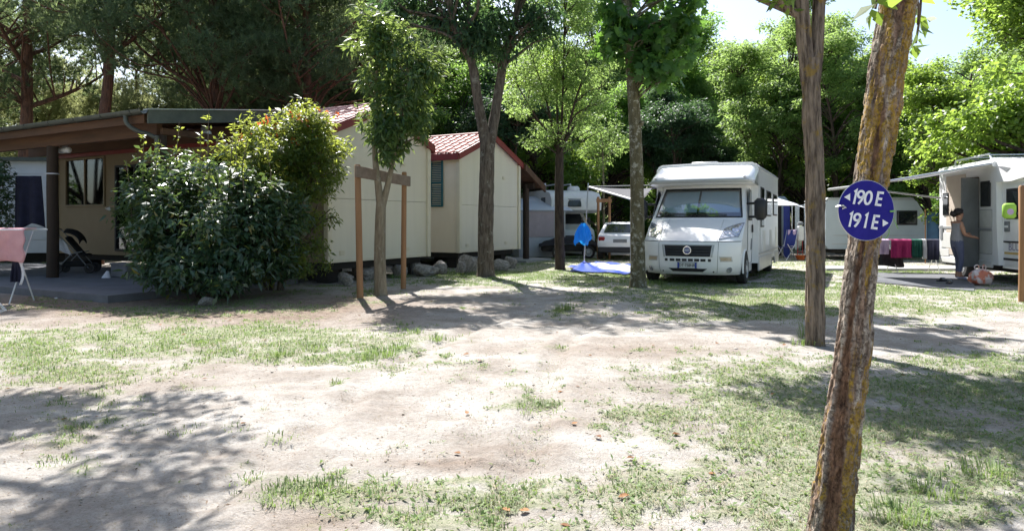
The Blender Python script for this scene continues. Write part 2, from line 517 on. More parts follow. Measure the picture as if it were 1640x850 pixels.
# foliage (base colours of leaves; translucent side is what glows against the sun)
M['leaf_mid'] = leafmat('leaf_mid', (0.045, 0.105, 0.026), (0.09, 0.17, 0.042), (0.38, 0.62, 0.12), 0.54)
M['leaf_light'] = leafmat('leaf_light', (0.06, 0.12, 0.03), (0.10, 0.17, 0.045), (0.44, 0.62, 0.17), 0.52, 0.5, 0.3)
M['leaf_linden'] = leafmat('leaf_linden', (0.045, 0.10, 0.02), (0.09, 0.15, 0.03), (0.42, 0.60, 0.09), 0.52, 0.4, 0.4)
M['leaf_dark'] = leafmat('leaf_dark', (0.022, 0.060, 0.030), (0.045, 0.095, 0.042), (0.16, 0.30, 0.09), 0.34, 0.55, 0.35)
M['leaf_maple'] = leafmat('leaf_maple', (0.03, 0.09, 0.025), (0.055, 0.13, 0.035), (0.24, 0.46, 0.07), 0.42, 0.45, 0.4)
M['leaf_ash'] = leafmat('leaf_ash', (0.022, 0.062, 0.024), (0.045, 0.10, 0.032), (0.42, 0.56, 0.13), 0.34, 0.42, 0.5)
M['leaf_laurel'] = leafmat('leaf_laurel', (0.020, 0.058, 0.032), (0.045, 0.095, 0.042), (0.20, 0.30, 0.07), 0.28, 0.40, 0.75, hi=(0.22, 0.18, 0.03))
M['leaf_photinia'] = leafmat('leaf_photinia', (0.025, 0.065, 0.02), (0.05, 0.10, 0.025), (0.55, 0.63, 0.10), 0.44, 0.40, 0.5)
M['leaf_red'] = leafmat('leaf_red', (0.30, 0.05, 0.02), (0.40, 0.10, 0.03), (0.85, 0.20, 0.05), 0.45, 0.4, 0.5)
M['needle'] = leafmat('needle', (0.044, 0.088, 0.050), (0.085, 0.130, 0.066), (0.36, 0.46, 0.18), 0.38, 0.5, 0.4)
M['needle_pale'] = leafmat('needle_pale', (0.05, 0.085, 0.04), (0.12, 0.155, 0.07), (0.58, 0.62, 0.26), 0.45, 0.5, 0.4)
M['grass'] = leafmat('grass', (0.10, 0.175, 0.055), (0.22, 0.29, 0.115), (0.30, 0.42, 0.10), 0.35, 0.6, 0.3)
M['grass_pale'] = leafmat('grass_pale', (0.16, 0.20, 0.11), (0.36, 0.38, 0.26), (0.34, 0.40, 0.18), 0.3, 0.7, 0.25)
M['grass_dry'] = leafmat('grass_dry', (0.32, 0.27, 0.19), (0.46, 0.40, 0.30), (0.4, 0.34, 0.22), 0.3, 0.8, 0.2)
M['fallen'] = leafmat('fallen', (0.16, 0.07, 0.035), (0.34, 0.17, 0.07), (0.3, 0.14, 0.04), 0.2, 0.7, 0.2, hi=(0.55, 0.30, 0.05))
M['crumbs'] = leafmat('crumbs', (0.07, 0.045, 0.03), (0.30, 0.22, 0.15), (0.2, 0.14, 0.08), 0.15, 0.9, 0.1)
# ------------------------------------------------------------------ ground: one sheet to the horizon, with what grows and lies on it
GRASS = [(60, 575, 120, 30, 1.0), (20, 545, 80, 14, .7), (230, 550, 90, 18, .85), (330, 545, 120, 16, .95), (430, 552, 60, 16, .8), (500, 562, 50, 24, .8), (600, 565, 60, 22, .95), (650, 540, 40, 12, .7),
         (380, 686, 24, 12, .6), (440, 703, 22, 14, .75), (485, 792, 50, 18, 1.1), (230, 668, 30, 9, .5), (130, 690, 50, 12, .5), (60, 715, 40, 12, .5), (540, 612, 14, 8, .7), (330, 620, 40, 8, .4), (120, 755, 30, 8, .5), (350, 745, 40, 12, .5),
         (860, 650, 60, 14, .75), (980, 675, 70, 18, .75), (1110, 640, 110, 35, .6), (1200, 690, 110, 55, .68), (1080, 765, 90, 34, .62), (950, 805, 130, 36, .72), (790, 790, 80, 26, .75), (640, 800, 80, 26, .75), (690, 845, 70, 20, .7),
         (1230, 770, 70, 60, .55), (1500, 800, 160, 70, .95), (1450, 650, 160, 46, .8), (1600, 700, 90, 60, .85), (1230, 590, 100, 18, .45), (1180, 492, 150, 20, .7), (1560, 640, 100, 40, .7), (1430, 730, 90, 40, .8),
         (820, 433, 90, 14, 1.1), (930, 412, 60, 5, .8), (1100, 465, 110, 9, 1.1), (740, 447, 70, 9, 1.0), (1250, 475, 80, 14, .9), (1500, 487, 170, 13, 1.0), (1400, 470, 90, 10, .9), (330, 498, 200, 11, .6), (990, 447, 70, 7, .9), (560, 468, 70, 9, .6), (1150, 500, 140, 12, .5), (905, 497, 16, 7, .7), (1290, 430, 60, 10, .9), (1440, 437, 120, 4, .9)]
BARE = [(620, 690, 240, 45, .42), (1010, 620, 90, 8, .25), (700, 620, 200, 30, .4), (1160, 790, 40, 22, .45), (1000, 730, 70, 12, .4), (1090, 540, 170, 20, .5), (250, 800, 150, 40, .4), (690, 500, 130, 18, .6), (1500, 545, 160, 12, .45), (30, 512, 70, 8, .7)]
BROWN = [(740, 742, 90, 8, 1.0), (830, 720, 60, 6, .8), (900, 680, 50, 8, .6), (1040, 560, 110, 14, .5), (340, 498, 230, 18, 1.6), (200, 610, 150, 12, .5), (350, 590, 80, 8, .4), (500, 830, 80, 30, .7), (930, 640, 60, 25, .35), (250, 480, 260, 10, .9), (620, 660, 60, 10, .3), (860, 560, 120, 8, .3)]  # brown soil; the widest spots also paint the shade below bush and porch
def masks(X, Y):
    ok = Y > 1.6
    Yc = np.where(ok, Y, 1.6)
    px = 820 + F * X / Yc
    py = HZ + EYE * F / Yc
    def ev(lst):
        s = np.zeros_like(X)
        for (a, b, sx, sy, w) in lst:
            s = s + w * np.exp(-0.5 * (((px - a) / sx) ** 2 + ((py - b) / sy) ** 2))
        return s
    z0 = np.zeros_like(X)
    n1 = fbm(np.stack([X * 1.7, Y * 1.7, z0], 1), 4, 5)
    n2 = fbm(np.stack([X * 7, Y * 7, z0], 1), 3, 9)
    outside = (px < -60) | (px > 1700) | (py > 880) | ~ok
    base = np.where(outside, 0.45, 0.15) + np.where(py < 425, .25, 0)
    g = np.clip(base + ev(GRASS), 0, 1.15) - 0.9 * ev(BARE)
    n3 = fbm(np.stack([X * 19, Y * 19, z0], 1), 2, 13)
    cover = sstep(0.38, 0.95, g * 0.66 + (n1 - .5) * 1.25 + (n2 - .5) * 1.25 + (n3 - .5) * 0.9 + 0.08)
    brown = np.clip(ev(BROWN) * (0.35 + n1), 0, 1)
    return cover, brown, px, py
NX, NY = 520, 620
u = np.linspace(-1, 1, NX)
xs = 4.2 * np.sinh(u * 4.6)
v = np.linspace(0, 1, NY)
ys = -12 + 13.5 * (v[:80] / v[80])
ys = np.concatenate([np.linspace(-140, -12, 12)[:-1], np.linspace(-12, 1.6, 40), 1.6 * (150 / 1.6) ** np.linspace(0, 1, NY)[1:], [260, 500, 900]])
xs = np.concatenate([[-900, -500], xs, [500, 900]])
XX, YY = np.meshgrid(xs, ys)
gx, gy = XX.ravel(), YY.ravel()
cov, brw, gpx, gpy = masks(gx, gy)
near = np.exp(-(np.hypot(gx, gy) / 30) ** 2)
gz = near * (0.035 * (fbm(np.stack([gx * .55, gy * .55, gx * 0], 1), 3, 3) - .5) + 0.022 * (fbm(np.stack([gx * 4, gy * 4, gx * 0], 1), 4, 4) - .5) + 0.010 * cov)
# trodden crack of broken soil
crack = np.exp(-0.5 * (((gpx - 760) / 60) ** 2 + ((gpy - 740) / 7) ** 2)) + .7 * np.exp(-0.5 * (((gpx - 900) / 70) ** 2 + ((gpy - 690 + (gpx - 900) * .25) / 8) ** 2))
for (xa, ya, xb, yb) in ((-1.9, 3.0, .6, 12.5), (-.4, 2.8, 1.9, 12.0)):
    tt = np.clip((gy - ya) / (yb - ya), 0, 1); cx = xa + (xb - xa) * tt + .25 * np.sin(gy * .6)
    dd = np.abs(gx - cx); win = sstep(2.5, 4, gy) * (1 - sstep(10, 13, gy))
    gz = gz + win * (-.028 * np.exp(-(dd / .11) ** 2) + .016 * np.exp(-((dd - .2) / .08) ** 2)) * (.5 + fbm(np.stack([gx * 2, gy * 2, gx * 0], 1), 2, 55))
gz = gz + near * 0.02 * (vnoise(np.stack([gx * 9, gy * 9, gx * 0], 1), 41) - .5)
gz = gz + near * crack * 0.05 * (vnoise(np.stack([gx * 16, gy * 16, gx * 0], 1), 8) - .55)
GH_near = lambda X, Y: np.exp(-(np.hypot(X, Y) / 30) ** 2) * (0.035 * (fbm(np.stack([X * .55, Y * .55, X * 0], 1), 3, 3) - .5) + 0.022 * (fbm(np.stack([X * 4, Y * 4, X * 0], 1), 4, 4) - .5))
nx, ny = len(xs), len(ys)
ii = np.arange(ny - 1)[:, None] * nx + np.arange(nx - 1)[None, :]
ii = ii.ravel()
gf = np.stack([ii, ii + 1, ii + nx + 1, ii + nx], 1)
def ground_mat():
    m, nt, N, L, b = nodes_of('sandy_ground')
    tc = N.new('ShaderNodeTexCoord')
    at = N.new('ShaderNodeAttribute'); at.attribute_name = 'grass_cover'
    ab = N.new('ShaderNodeAttribute'); ab.attribute_name = 'brown_soil_shade'
    def noise(s, d=8, r=.65):
        n = N.new('ShaderNodeTexNoise'); n.inputs['Scale'].default_value = s; n.inputs['Detail'].default_value = d; n.inputs['Roughness'].default_value = r
        L.new(tc.outputs['Object'], n.inputs['Vector'])
        return n.outputs['Fac']
    def ramp(f, pts):
        r = N.new('ShaderNodeValToRGB')
        e = r.color_ramp.elements
        e[0].position, e[0].color = pts[0][0], (*pts[0][1], 1)
        e[1].position, e[1].color = pts[-1][0], (*pts[-1][1], 1)
        for p, c in pts[1:-1]:
            k = e.new(p); k.color = (*c, 1)
        L.new(f, r.inputs[0])
        return r.outputs[0]
    def mix(f, a, c, bl='MIX'):
        x = N.new('ShaderNodeMix'); x.data_type = 'RGBA'; x.blend_type = bl
        if isinstance(f, float): x.inputs[0].default_value = f
        else: L.new(f, x.inputs[0])
        for i, q in ((6, a), (7, c)):
            if isinstance(q, tuple): x.inputs[i].default_value = (*q, 1)
            else: L.new(q, x.inputs[i])
        return x.outputs[2]
    def mrange(f, a, bb, c=0.0, d=1.0):
        r = N.new('ShaderNodeMapRange'); L.new(f, r.inputs[0])
        for i, q in enumerate((a, bb, c, d)): r.inputs[i + 1].default_value = q
        return r.outputs[0]
    sand = ramp(noise(1.3, 10, .7), [(0.30, (0.23, 0.20, 0.172)), (0.43, (0.355, 0.322, 0.288)), (0.54, (0.455, 0.427, 0.392)), (0.68, (0.56, 0.535, 0.502))])
    fine = ramp(noise(38, 6, .75), [(0.33, (0.55, 0.53, 0.5)), (0.5, (0.95, 0.95, 0.95)), (0.7, (1, 1, 1))])
    sand = mix(0.75, sand, fine, 'MULTIPLY')
    spk = mrange(noise(5.5, 12, .85), .53, .69, 0, .7)
    sand = mix(spk, sand, (0.29, 0.225, 0.175))
    spk3 = mrange(noise(170, 3, .8), .50, .68, 0, .55)
    sand = mix(spk3, sand, (0.24, 0.195, 0.155))
    spk2 = mrange(noise(60, 5, .85), .56, .68, 0, .75)
    sand = mix(spk2, sand, (0.20, 0.15, 0.11))
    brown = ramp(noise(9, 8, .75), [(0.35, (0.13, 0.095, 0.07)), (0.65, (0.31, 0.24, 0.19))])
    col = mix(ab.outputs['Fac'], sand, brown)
    turf = ramp(noise(17, 8, .75), [(0.32, (0.11, 0.13, 0.06)), (0.5, (0.25, 0.265, 0.155)), (0.66, (0.44, 0.41, 0.32))])
    f2 = N.new('ShaderNodeMath'); f2.operation = 'MULTIPLY'; f2.inputs[1].default_value = 0.78
    L.new(at.outputs['Fac'], f2.inputs[0])
    col = mix(f2.outputs[0], col, turf)
    L.new(col, b.inputs['Base Color'])
    b.inputs['Roughness'].default_value = 0.95
    b.inputs['Specular IOR Level'].default_value = 0.15
    h = N.new('ShaderNodeMath'); h.operation = 'ADD'
    L.new(noise(24, 8, .75), h.inputs[0])
    h2 = N.new('ShaderNodeMath'); h2.operation = 'MULTIPLY'; h2.inputs[1].default_value = 0.5
    L.new(noise(90, 4, .7), h2.inputs[0]); L.new(h2.outputs[0], h.inputs[1])
    bp = N.new('ShaderNodeBump'); bp.inputs['Strength'].default_value = 0.75; bp.inputs['Distance'].default_value = 0.035
    L.new(h.outputs[0], bp.inputs['Height']); L.new(bp.outputs[0], b.inputs['Normal'])
    return m
M['ground'] = ground_mat()
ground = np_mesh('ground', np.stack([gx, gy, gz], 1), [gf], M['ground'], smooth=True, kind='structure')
for nm, arr in (('grass_cover', cov), ('brown_soil_shade', brw)):
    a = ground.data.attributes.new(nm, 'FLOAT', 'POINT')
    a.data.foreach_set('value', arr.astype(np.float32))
tag(ground, 'pale trodden sandy ground with thin patches of grass')

rng = np.random.default_rng(11)
def scatter(d0, d1, dens, fn, spread=0.86):
    area = spread * (d1 ** 2 - d0 ** 2)
    n = int(area * dens)
    Y = np.sqrt(rng.uniform(d0 ** 2, d1 ** 2, n))
    X = rng.uniform(-spread, spread, n) * Y
    cv, br, px, py = masks(X, Y)
    k = fn(cv, br, px, py, n)
    return X[k], Y[k], cv[k]
HOLES = []   # footprints kept clear of grass (x, y, r)
def blades(name, strips, mat, hmin, hmax, wmul, lean, fn, label):
    Vs, Fs, nb = [], [], 0
    for (d0, d1, dens) in strips:
        X, Y, cv = scatter(d0, d1, dens, fn)
        n = len(X)
        if not n: continue
        Z = GH_near(X, Y) - 0.004
        h = rng.uniform(hmin, hmax, n) * (0.55 + 0.65 * cv) * (0.6 + 0.8 * fbm(np.stack([X * 2.3, Y * 2.3, X * 0], 1), 2, 21))
        w = (0.0022 + 0.00055 * Y) * wmul * rng.uniform(.7, 1.4, n)
        az = rng.uniform(0, 2 * PI, n)
        ld = np.stack([np.cos(az), np.sin(az), 0 * az], 1)
        sd = np.stack([-np.sin(az + rng.normal(0, .5, n)), np.cos(az), 0 * az], 1)
        ln = rng.uniform(lean[0], lean[1], n)
        b = np.stack([X, Y, Z], 1)
        up = np.array([0, 0, 1.0])
        mid = b + up * (h * .6 * np.sqrt(np.clip(1 - (ln * .5) ** 2, .05, 1)))[:, None] + ld * (h * ln * .28)[:, None]
        tip = b + up * (h * np.clip(1.05 - ln * .75, .06, 1))[:, None] + ld * (h * ln * .9)[:, None]
        V = np.stack([b - sd * w[:, None] / 2, b + sd * w[:, None] / 2, mid + sd * w[:, None] * .38, mid - sd * w[:, None] * .38, tip], 1).reshape(-1, 3)
        i = np.arange(n)[:, None] * 5 + nb
        Vs.append(V)
        Fs.append((np.hstack([i, i + 1, i + 2, i + 3]), np.hstack([i + 3, i + 2, i + 4])))
        nb += 5 * n
    o = np_mesh(name, np.concatenate(Vs), [np.concatenate([f[0] for f in Fs]), np.concatenate([f[1] for f in Fs])], mat, kind='stuff')
    return tag(o, label)
blades('grass', [(2.4, 5, 5200), (5, 8, 3500), (8, 12, 2100), (12, 20, 1500), (20, 34, 330)], M['grass'], 0.016, 0.062, 1.0, (0.3, 1.25), lambda cv, br, px, py, n: (rng.uniform(0, 1, n) < cv * .85) & (rng.uniform(0, 1, n) > .82 * sstep(640, 900, px) * sstep(555, 620, py)), 'short patchy green grass growing out of the sandy ground')
blades('pale_grass', [(2.4, 5, 5600), (5, 8, 4200)], M['grass_pale'], 0.014, 0.055, 1.0, (0.6, 1.4), lambda cv, br, px, py, n: (rng.uniform(0, 1, n) < np.clip(cv * .75 + .07, 0, 1)) & (rng.uniform(0, 1, n) < sstep(620, 900, px) * sstep(555, 620, py)), 'pale dusty thin grass on the near side of the clearing')
blades('dry_grass', [(2.4, 5, 2000), (5, 8, 1000), (8, 13, 420)], M['grass_dry'], 0.025, 0.06, .8, (1.0, 1.45), lambda cv, br, px, py, n: rng.uniform(0, 1, n) < .10 + .6 * np.sqrt(cv), 'dead straw coloured grass lying flat on the sand')
# taller separate tufts
def tufts(cs, mat, name, label):
    Vs, Fs, nb = [], [], 0
    rgt = np.random.default_rng(19)
    for (x, y, r, hh, nn) in cs:
        a = rgt.uniform(0, 2 * PI, nn); q = np.sqrt(rgt.uniform(0, 1, nn)) * r
        b = np.stack([x + q * np.cos(a), y + q * np.sin(a), np.zeros(nn)], 1); b[:, 2] = GH_near(b[:, 0], b[:, 1]) - .004
        h = hh * rgt.uniform(.5, 1.15, nn); ln = rgt.uniform(.35, 1.2, nn); az = a + rgt.normal(0, .8, nn)
        ld = np.stack([np.cos(az), np.sin(az), 0 * az], 1); sd = np.stack([-np.sin(az), np.cos(az), 0 * az], 1); w = (.0035 + .0004 * y) * rgt.uniform(.7, 1.3, nn)
        mid = b + ld * (h * ln * .25)[:, None]; mid[:, 2] += h * .62
        tip = b + ld * (h * ln * .85)[:, None]; tip[:, 2] += h * np.clip(1.05 - ln * .5, .1, 1)
        Vs.append(np.stack([b - sd * w[:, None] / 2, b + sd * w[:, None] / 2, mid + sd * w[:, None] * .4, mid - sd * w[:, None] * .4, tip], 1).reshape(-1, 3))
        i = np.arange(nn)[:, None] * 5 + nb; nb += 5 * nn
        Fs.append((np.hstack([i, i + 1, i + 2, i + 3]), np.hstack([i + 3, i + 2, i + 4])))
    tag(np_mesh(name, np.concatenate(Vs), [np.concatenate([f[0] for f in Fs]), np.concatenate([f[1] for f in Fs])], mat, kind='stuff'), label)
X, Y, cv = scatter(2.9, 12, 5.0, lambda cv, br, px, py, n: rng.uniform(0, 1, n) < cv)
cs = [(x, y, rng.uniform(.03, .11), rng.uniform(.03, .07), int(rng.uniform(14, 46))) for x, y in zip(X, Y)]
for (a_, b_, r_, h_, n_2) in ((612, 572, .16, .15, 130), (640, 560, .12, .12, 90), (585, 575, .1, .10, 60), (540, 615, .07, .07, 40), (452, 570, .12, .13, 80), (505, 560, .16, .12, 90), (485, 792, .20, .075, 170), (520, 780, .12, .06, 80), (455, 800, .12, .06, 80), (430, 790, .10, .05, 60), (330, 550, .2, .1, 100), (380, 686, .12, .045, 40), (440, 703, .14, .05, 50), (905, 497, .16, .16, 110), (700, 545, .1, .12, 60), (665, 535, .1, .11, 60), (172, 543, .1, .13, 50), (860, 655, .2, .05, 80), (1290, 540, .10, .25, 40), (1285, 552, .14, .12, 60), (1040, 455, .4, .14, 160), (990, 452, .3, .12, 120), (1075, 462, .3, .10, 90), (590, 468, .25, .12, 110), (740, 440, .4, .14, 140), (700, 437, .35, .16, 140), (640, 445, .3, .16, 110), (1500, 790, .14, .11, 130), (1440, 830, .14, .12, 130), (1580, 760, .12, .12, 100), (90, 740, .1, .04, 40), (300, 690, .14, .04, 40)):
    g_ = G(a_, b_); cs.append((g_.x, g_.y, r_, h_, n_2))
tufts(cs, M['grass'], 'grass_tufts', 'separate taller tufts of green grass')
# small broad weed leaves among the grass
X, Y, cv = scatter(2.4, 7.5, 900, lambda cv, br, px, py, n: (rng.uniform(0, 1, n) < np.sqrt(cv) * .8) & (px > 500))
def leaf_arrays(C, D, N, L, W, fold=0.12, base=0):
    S = unit(np.cross(D, N))
    L = L[:, None]; W = W[:, None]
    mid = C + D * L * .45
    V = np.stack([C, mid + S * W * .5 + N * W * fold, C + D * L - N * L * .06, mid - S * W * .5 + N * W * fold], 1).reshape(-1, 3)
    i = np.arange(len(C))[:, None] * 4 + base
    return V, np.hstack([i, i + 1, i + 2, i + 3])
n = len(X)
az = rng.uniform(0, 2 * PI, n)
Dv = np.stack([np.cos(az), np.sin(az), rng.uniform(.1, .8, n)], 1)
Nv = unit(np.stack([rng.normal(0, .35, n), rng.normal(0, .35, n), np.ones(n)], 1))
V, Fq = leaf_arrays(np.stack([X, Y, GH_near(X, Y) + .008], 1), unit(Dv), Nv, rng.uniform(.025, .055, n), rng.uniform(.010, .02, n))
tag(np_mesh('weeds', V, [Fq], M['grass'], kind='stuff'), 'small broad leaved weeds among the thin grass')
# fallen leaves, curled
X, Y, cv = scatter(2.8, 13, 1.5, lambda cv, br, px, py, n: rng.uniform(0, 1, n) < .35 + .65 * br)
ex = [(12, 625), (96, 623), (486, 636), (1238, 632), (1000, 797), (905, 843), (840, 818), (312, 512), (262, 505), (390, 680), (20, 600), (155, 668), (1140, 760), (958, 700), (1010, 735), (640, 575)]
X = np.concatenate([X, [G(a, b).x for a, b in ex]]); Y = np.concatenate([Y, [G(a, b).y for a, b in ex]])
n = len(X)
az = rng.uniform(0, 2 * PI, n)
C0 = np.stack([X, Y, GH_near(X, Y) + .012], 1)
Vs, Fs = [], []
for k in range(n):
    L = rng.uniform(.025, .07); W = L * rng.uniform(.45, .7); cu = rng.uniform(-.5, .6)
    d = np.array([math.cos(az[k]), math.sin(az[k]), 0]); s = np.array([-d[1], d[0], 0])
    b = len(Vs) * 8
    pr = [(-.5, 0, .0), (-.2, .5, .10), (.15, .45, .16), (.5, .05, .06), (.15, -.45, .14), (-.2, -.5, .08), (-.2, 0, 0), (.15, 0, .02)]
    Vs.append(np.array([C0[k] + d * L * p + s * W * q + np.array([0, 0, L * (r * (1 + cu) + abs(cu) * .12 * abs(p))]) for p, q, r in pr]))
    Fs += [[b, b + 1, b + 6, b + 6], [b + 1, b + 2, b + 7, b + 6], [b + 2, b + 3, b + 7, b + 7], [b + 3, b + 4, b + 7, b + 7], [b + 4, b + 5, b + 6, b + 7], [b + 5, b, b + 6, b + 6]]
q4 = np.array([f for f in Fs if f[2] != f[3]]); t3 = np.array([f[:3] for f in Fs if f[2] == f[3]])
tag(np_mesh('fallen_leaves', np.concatenate(Vs), [q4, t3], M['fallen'], kind='stuff'), 'curled orange and brown fallen leaves on the sand')
# dark crumbs of leaf litter and straw bits
X, Y, cv = scatter(2.4, 11, 520, lambda cv, br, px, py, n: rng.uniform(0, 1, n) < .12 + .5 * br + .5 * sstep(.5, .68, fbm(np.stack([px / 70, py / 26, px * 0], 1), 3, 31)))
n = len(X); az = rng.uniform(0, 2 * PI, n)
V, Fq = leaf_arrays(np.stack([X, Y, GH_near(X, Y) + .005], 1), unit(np.stack([np.cos(az), np.sin(az), rng.uniform(-.1, .25, n)], 1)), unit(np.stack([rng.normal(0, .3, n), rng.normal(0, .3, n), np.ones(n)], 1)), rng.gamma(1.6, .009, n) + .005, rng.uniform(.003, .009, n))
tag(np_mesh('leaf_litter', V, [Fq], M['crumbs'], kind='stuff'), 'brown crumbs of dry leaf litter on the sand')
# pebbles and clods
X, Y, cv = scatter(2.6, 9, 45, lambda cv, br, px, py, n: rng.uniform(0, 1, n) < .25 + .75 * br)
n = len(X)
oc = np.array([(1, 0, 0), (-1, 0, 0), (0, 1, 0), (0, -1, 0), (0, 0, 1), (0, 0, -1)], float)
of = np.array([(0, 2, 4), (2, 1, 4), (1, 3, 4), (3, 0, 4), (2, 0, 5), (1, 2, 5), (3, 1, 5), (0, 3, 5)])
sz = rng.gamma(1.5, .0032, n) + .003
V = (np.stack([X, Y, GH_near(X, Y) + .002], 1)[:, None, :] + oc[None] * sz[:, None, None] * rng.uniform(.6, 1.3, (n, 6, 1)) * np.array([1, 1, .7])).reshape(-1, 3)
M['clod'] = pm('clod', (0.50, 0.45, 0.39), (0.32, 0.26, 0.20), 9, 0.95, bump=.3)
tag(np_mesh('gravel', V, [(of[None] + (np.arange(n) * 6)[:, None, None]).reshape(-1, 3)], M['clod'], kind='stuff'), 'small pebbles and clods of dry soil')

# sandy camp lane at the back, paved strip, porch slab are laid on later
lane = MB()
lane.add([P(780, 358, 1) * 0 + Vector((-4, 31, .03)), Vector((40, 24.5, .03)), Vector((40, 29.5, .03)), Vector((-4, 38, .03))], [(0, 1, 2, 3)])
tag(lane.build('lane', M['clod'], kind='structure'), 'pale dirt lane between the pitches')
# ------------------------------------------------------------------ trees and shrubs
class NP:
    def __init__(s): s.V, s.Q, s.n = [], [], 0
    def tube(s, path, rad, seg=8):
        p = np.asarray(path, float); r = np.asarray(rad, float); n = len(p)
        T = unit(np.gradient(p, axis=0))
        u = np.cross(T[0], [0.31, 0.77, 0.55]); u /= np.linalg.norm(u)
        a = 2 * PI * np.arange(seg) / seg
        rings = []
        for i in range(n):
            u = u - T[i] * u.dot(T[i]); u /= max(np.linalg.norm(u), 1e-9)
            w = np.cross(T[i], u)
            rings.append(p[i] + (np.cos(a)[:, None] * u + np.sin(a)[:, None] * w) * r[i])
        s.V.append(np.concatenate(rings))
        k = np.arange(seg); k2 = (k + 1) % seg
        for i in range(n - 1):
            s.Q.append(np.stack([i * seg + k, i * seg + k2, (i + 1) * seg + k2, (i + 1) * seg + k], 1) + s.n)
        s.n += n * seg
    def build(s, name, mat, parent): return np_mesh(name, np.concatenate(s.V), [np.concatenate(s.Q)], mat, parent, smooth=True)
def smooth_path(pts, m=4):
    pts = np.asarray(pts, float); n = len(pts)
    out = []
    for i in range(n - 1):
        p0, p1, p2, p3 = pts[max(i - 1, 0)], pts[i], pts[i + 1], pts[min(i + 2, n - 1)]
        for t in np.linspace(0, 1, m, endpoint=False):
            out.append(.5 * ((2 * p1) + (-p0 + p2) * t + (2 * p0 - 5 * p1 + 4 * p2 - p3) * t * t + (-p0 + 3 * p1 - 3 * p2 + p3) * t ** 3))
    out.append(pts[-1])
    return np.array(out)
def crown_points(rg, n, c, r, inner=.35, zbias=0.0):
    v = unit(rg.normal(0, 1, (n, 3)))
    v[:, 2] += zbias
    rad = (inner + (1 - inner) * rg.uniform(0, 1, n) ** .6)
    k = .8 + .4 * vnoise(v * 2.2 + 5, int(rg.integers(99)))
    return np.asarray(c) + v * (rad * k)[:, None] * np.asarray(r)
def limbs(np_, rg, stems, tips, r0=.05, seg=5, wob=.12, drop=.6):
    """a curved branch from the nearest lower stem point to every tip"""
    sp = np.concatenate([s[0] for s in stems]); sr = np.concatenate([s[1] for s in stems])
    for t in tips:
        d = sp - t
        cost = np.linalg.norm(d, axis=1) + 2.2 * np.clip(d[:, 2] + drop * np.linalg.norm(d[:, :2], axis=1), 0, None)
        j = int(np.argmin(cost))
        a = sp[j]; L = np.linalg.norm(t - a)
        if L < .15: continue
        m1 = a + (t - a) * .35 + np.array([0, 0, .10 * L]) + rg.normal(0, wob * L * .5, 3)
        m2 = a + (t - a) * .7 + np.array([0, 0, .06 * L]) + rg.normal(0, wob * L * .5, 3)
        path = smooth_path([a, m1, m2, t], 3)
        ra = min(sr[j] * .6, r0 * (.5 + .35 * L))
        np_.tube(path, np.linspace(ra, max(ra * .18, .006), len(path)), seg)
def foliage(rg, C, Rr, per, L, W, up=.7, outw=.5, droop=.25, flat=.75, ctr=None, fold=.12, lv=.3):
    """leaves about the clump centres C with radii Rr"""
    n = len(C)
    cnt = np.maximum(1, (per * (Rr / Rr.mean()) ** 2 * rg.uniform(.6, 1.4, n)).astype(int))
    idx = np.repeat(np.arange(n), cnt); N_ = len(idx)
    v = unit(rg.normal(0, 1, (N_, 3)))
    rad = rg.uniform(0, 1, N_) ** .55
    off = v * rad[:, None] * Rr[idx][:, None] * np.array([1, 1, flat])
    Pp = C[idx] + off
    ctr = C.mean(0) if ctr is None else np.asarray(ctr)
    o = unit(Pp - ctr) * .6 + unit(off) * .6
    Nn = unit(rg.normal(0, .55, (N_, 3)) + np.array([0, 0, up]) + o * outw)
    Dd = rg.normal(0, .7, (N_, 3)) + o * .9 - np.array([0, 0, droop])
    Dd = unit(Dd - Nn * (Dd * Nn).sum(1)[:, None])
    Ls = L * rg.uniform(1 - lv, 1 + lv, N_); Ws = W * rg.uniform(1 - lv, 1 + lv, N_)
    return Pp, Dd, Nn, Ls, Ws
def leaf_obj(name, data, mat, parent, fold=.12, kind=None):
    V, Q = leaf_arrays(*data, fold=fold)
    return np_mesh(name, V, [Q], mat, parent, kind=kind)
def lobed_obj(name, data, mat, parent):
    """five lobed leaves as a fan of lobes"""
    C, D, N, L, W = data
    S = unit(np.cross(D, N))
    pr = [(0, 0), (.05, .30), (.30, .55), (.38, .28), (.78, .42), (.70, .14), (1.05, 0), (.70, -.14), (.78, -.42), (.38, -.28), (.30, -.55), (.05, -.30)]
    V = np.stack([C + D * (L * p)[:, None] + S * (L * q)[:, None] - N * (L * (.10 * p * p + .12 * abs(q)))[:, None] for p, q in pr], 1).reshape(-1, 3)
    i = np.arange(len(C))[:, None] * 12
    F1 = np.hstack([i + k for k in (0, 1, 2, 3)]); F2 = np.hstack([i + k for k in (0, 3, 4, 5)]); F3 = np.hstack([i + k for k in (0, 5, 6, 7)])
    F4 = np.hstack([i + k for k in (0, 7, 8, 9)]); F5 = np.hstack([i + k for k in (0, 9, 10, 11)])
    return np_mesh(name, V, [F1, F2, F3, F4, F5], mat, parent)
def stem(pts, r0, r1, m=5, flare=.0, power=1.0):
    p = smooth_path(pts, m)
    t = np.linspace(0, 1, len(p))
    r = r0 + (r1 - r0) * t ** power
    if flare: r = r * (1 + flare * np.exp(-t * 30))
    return p, r
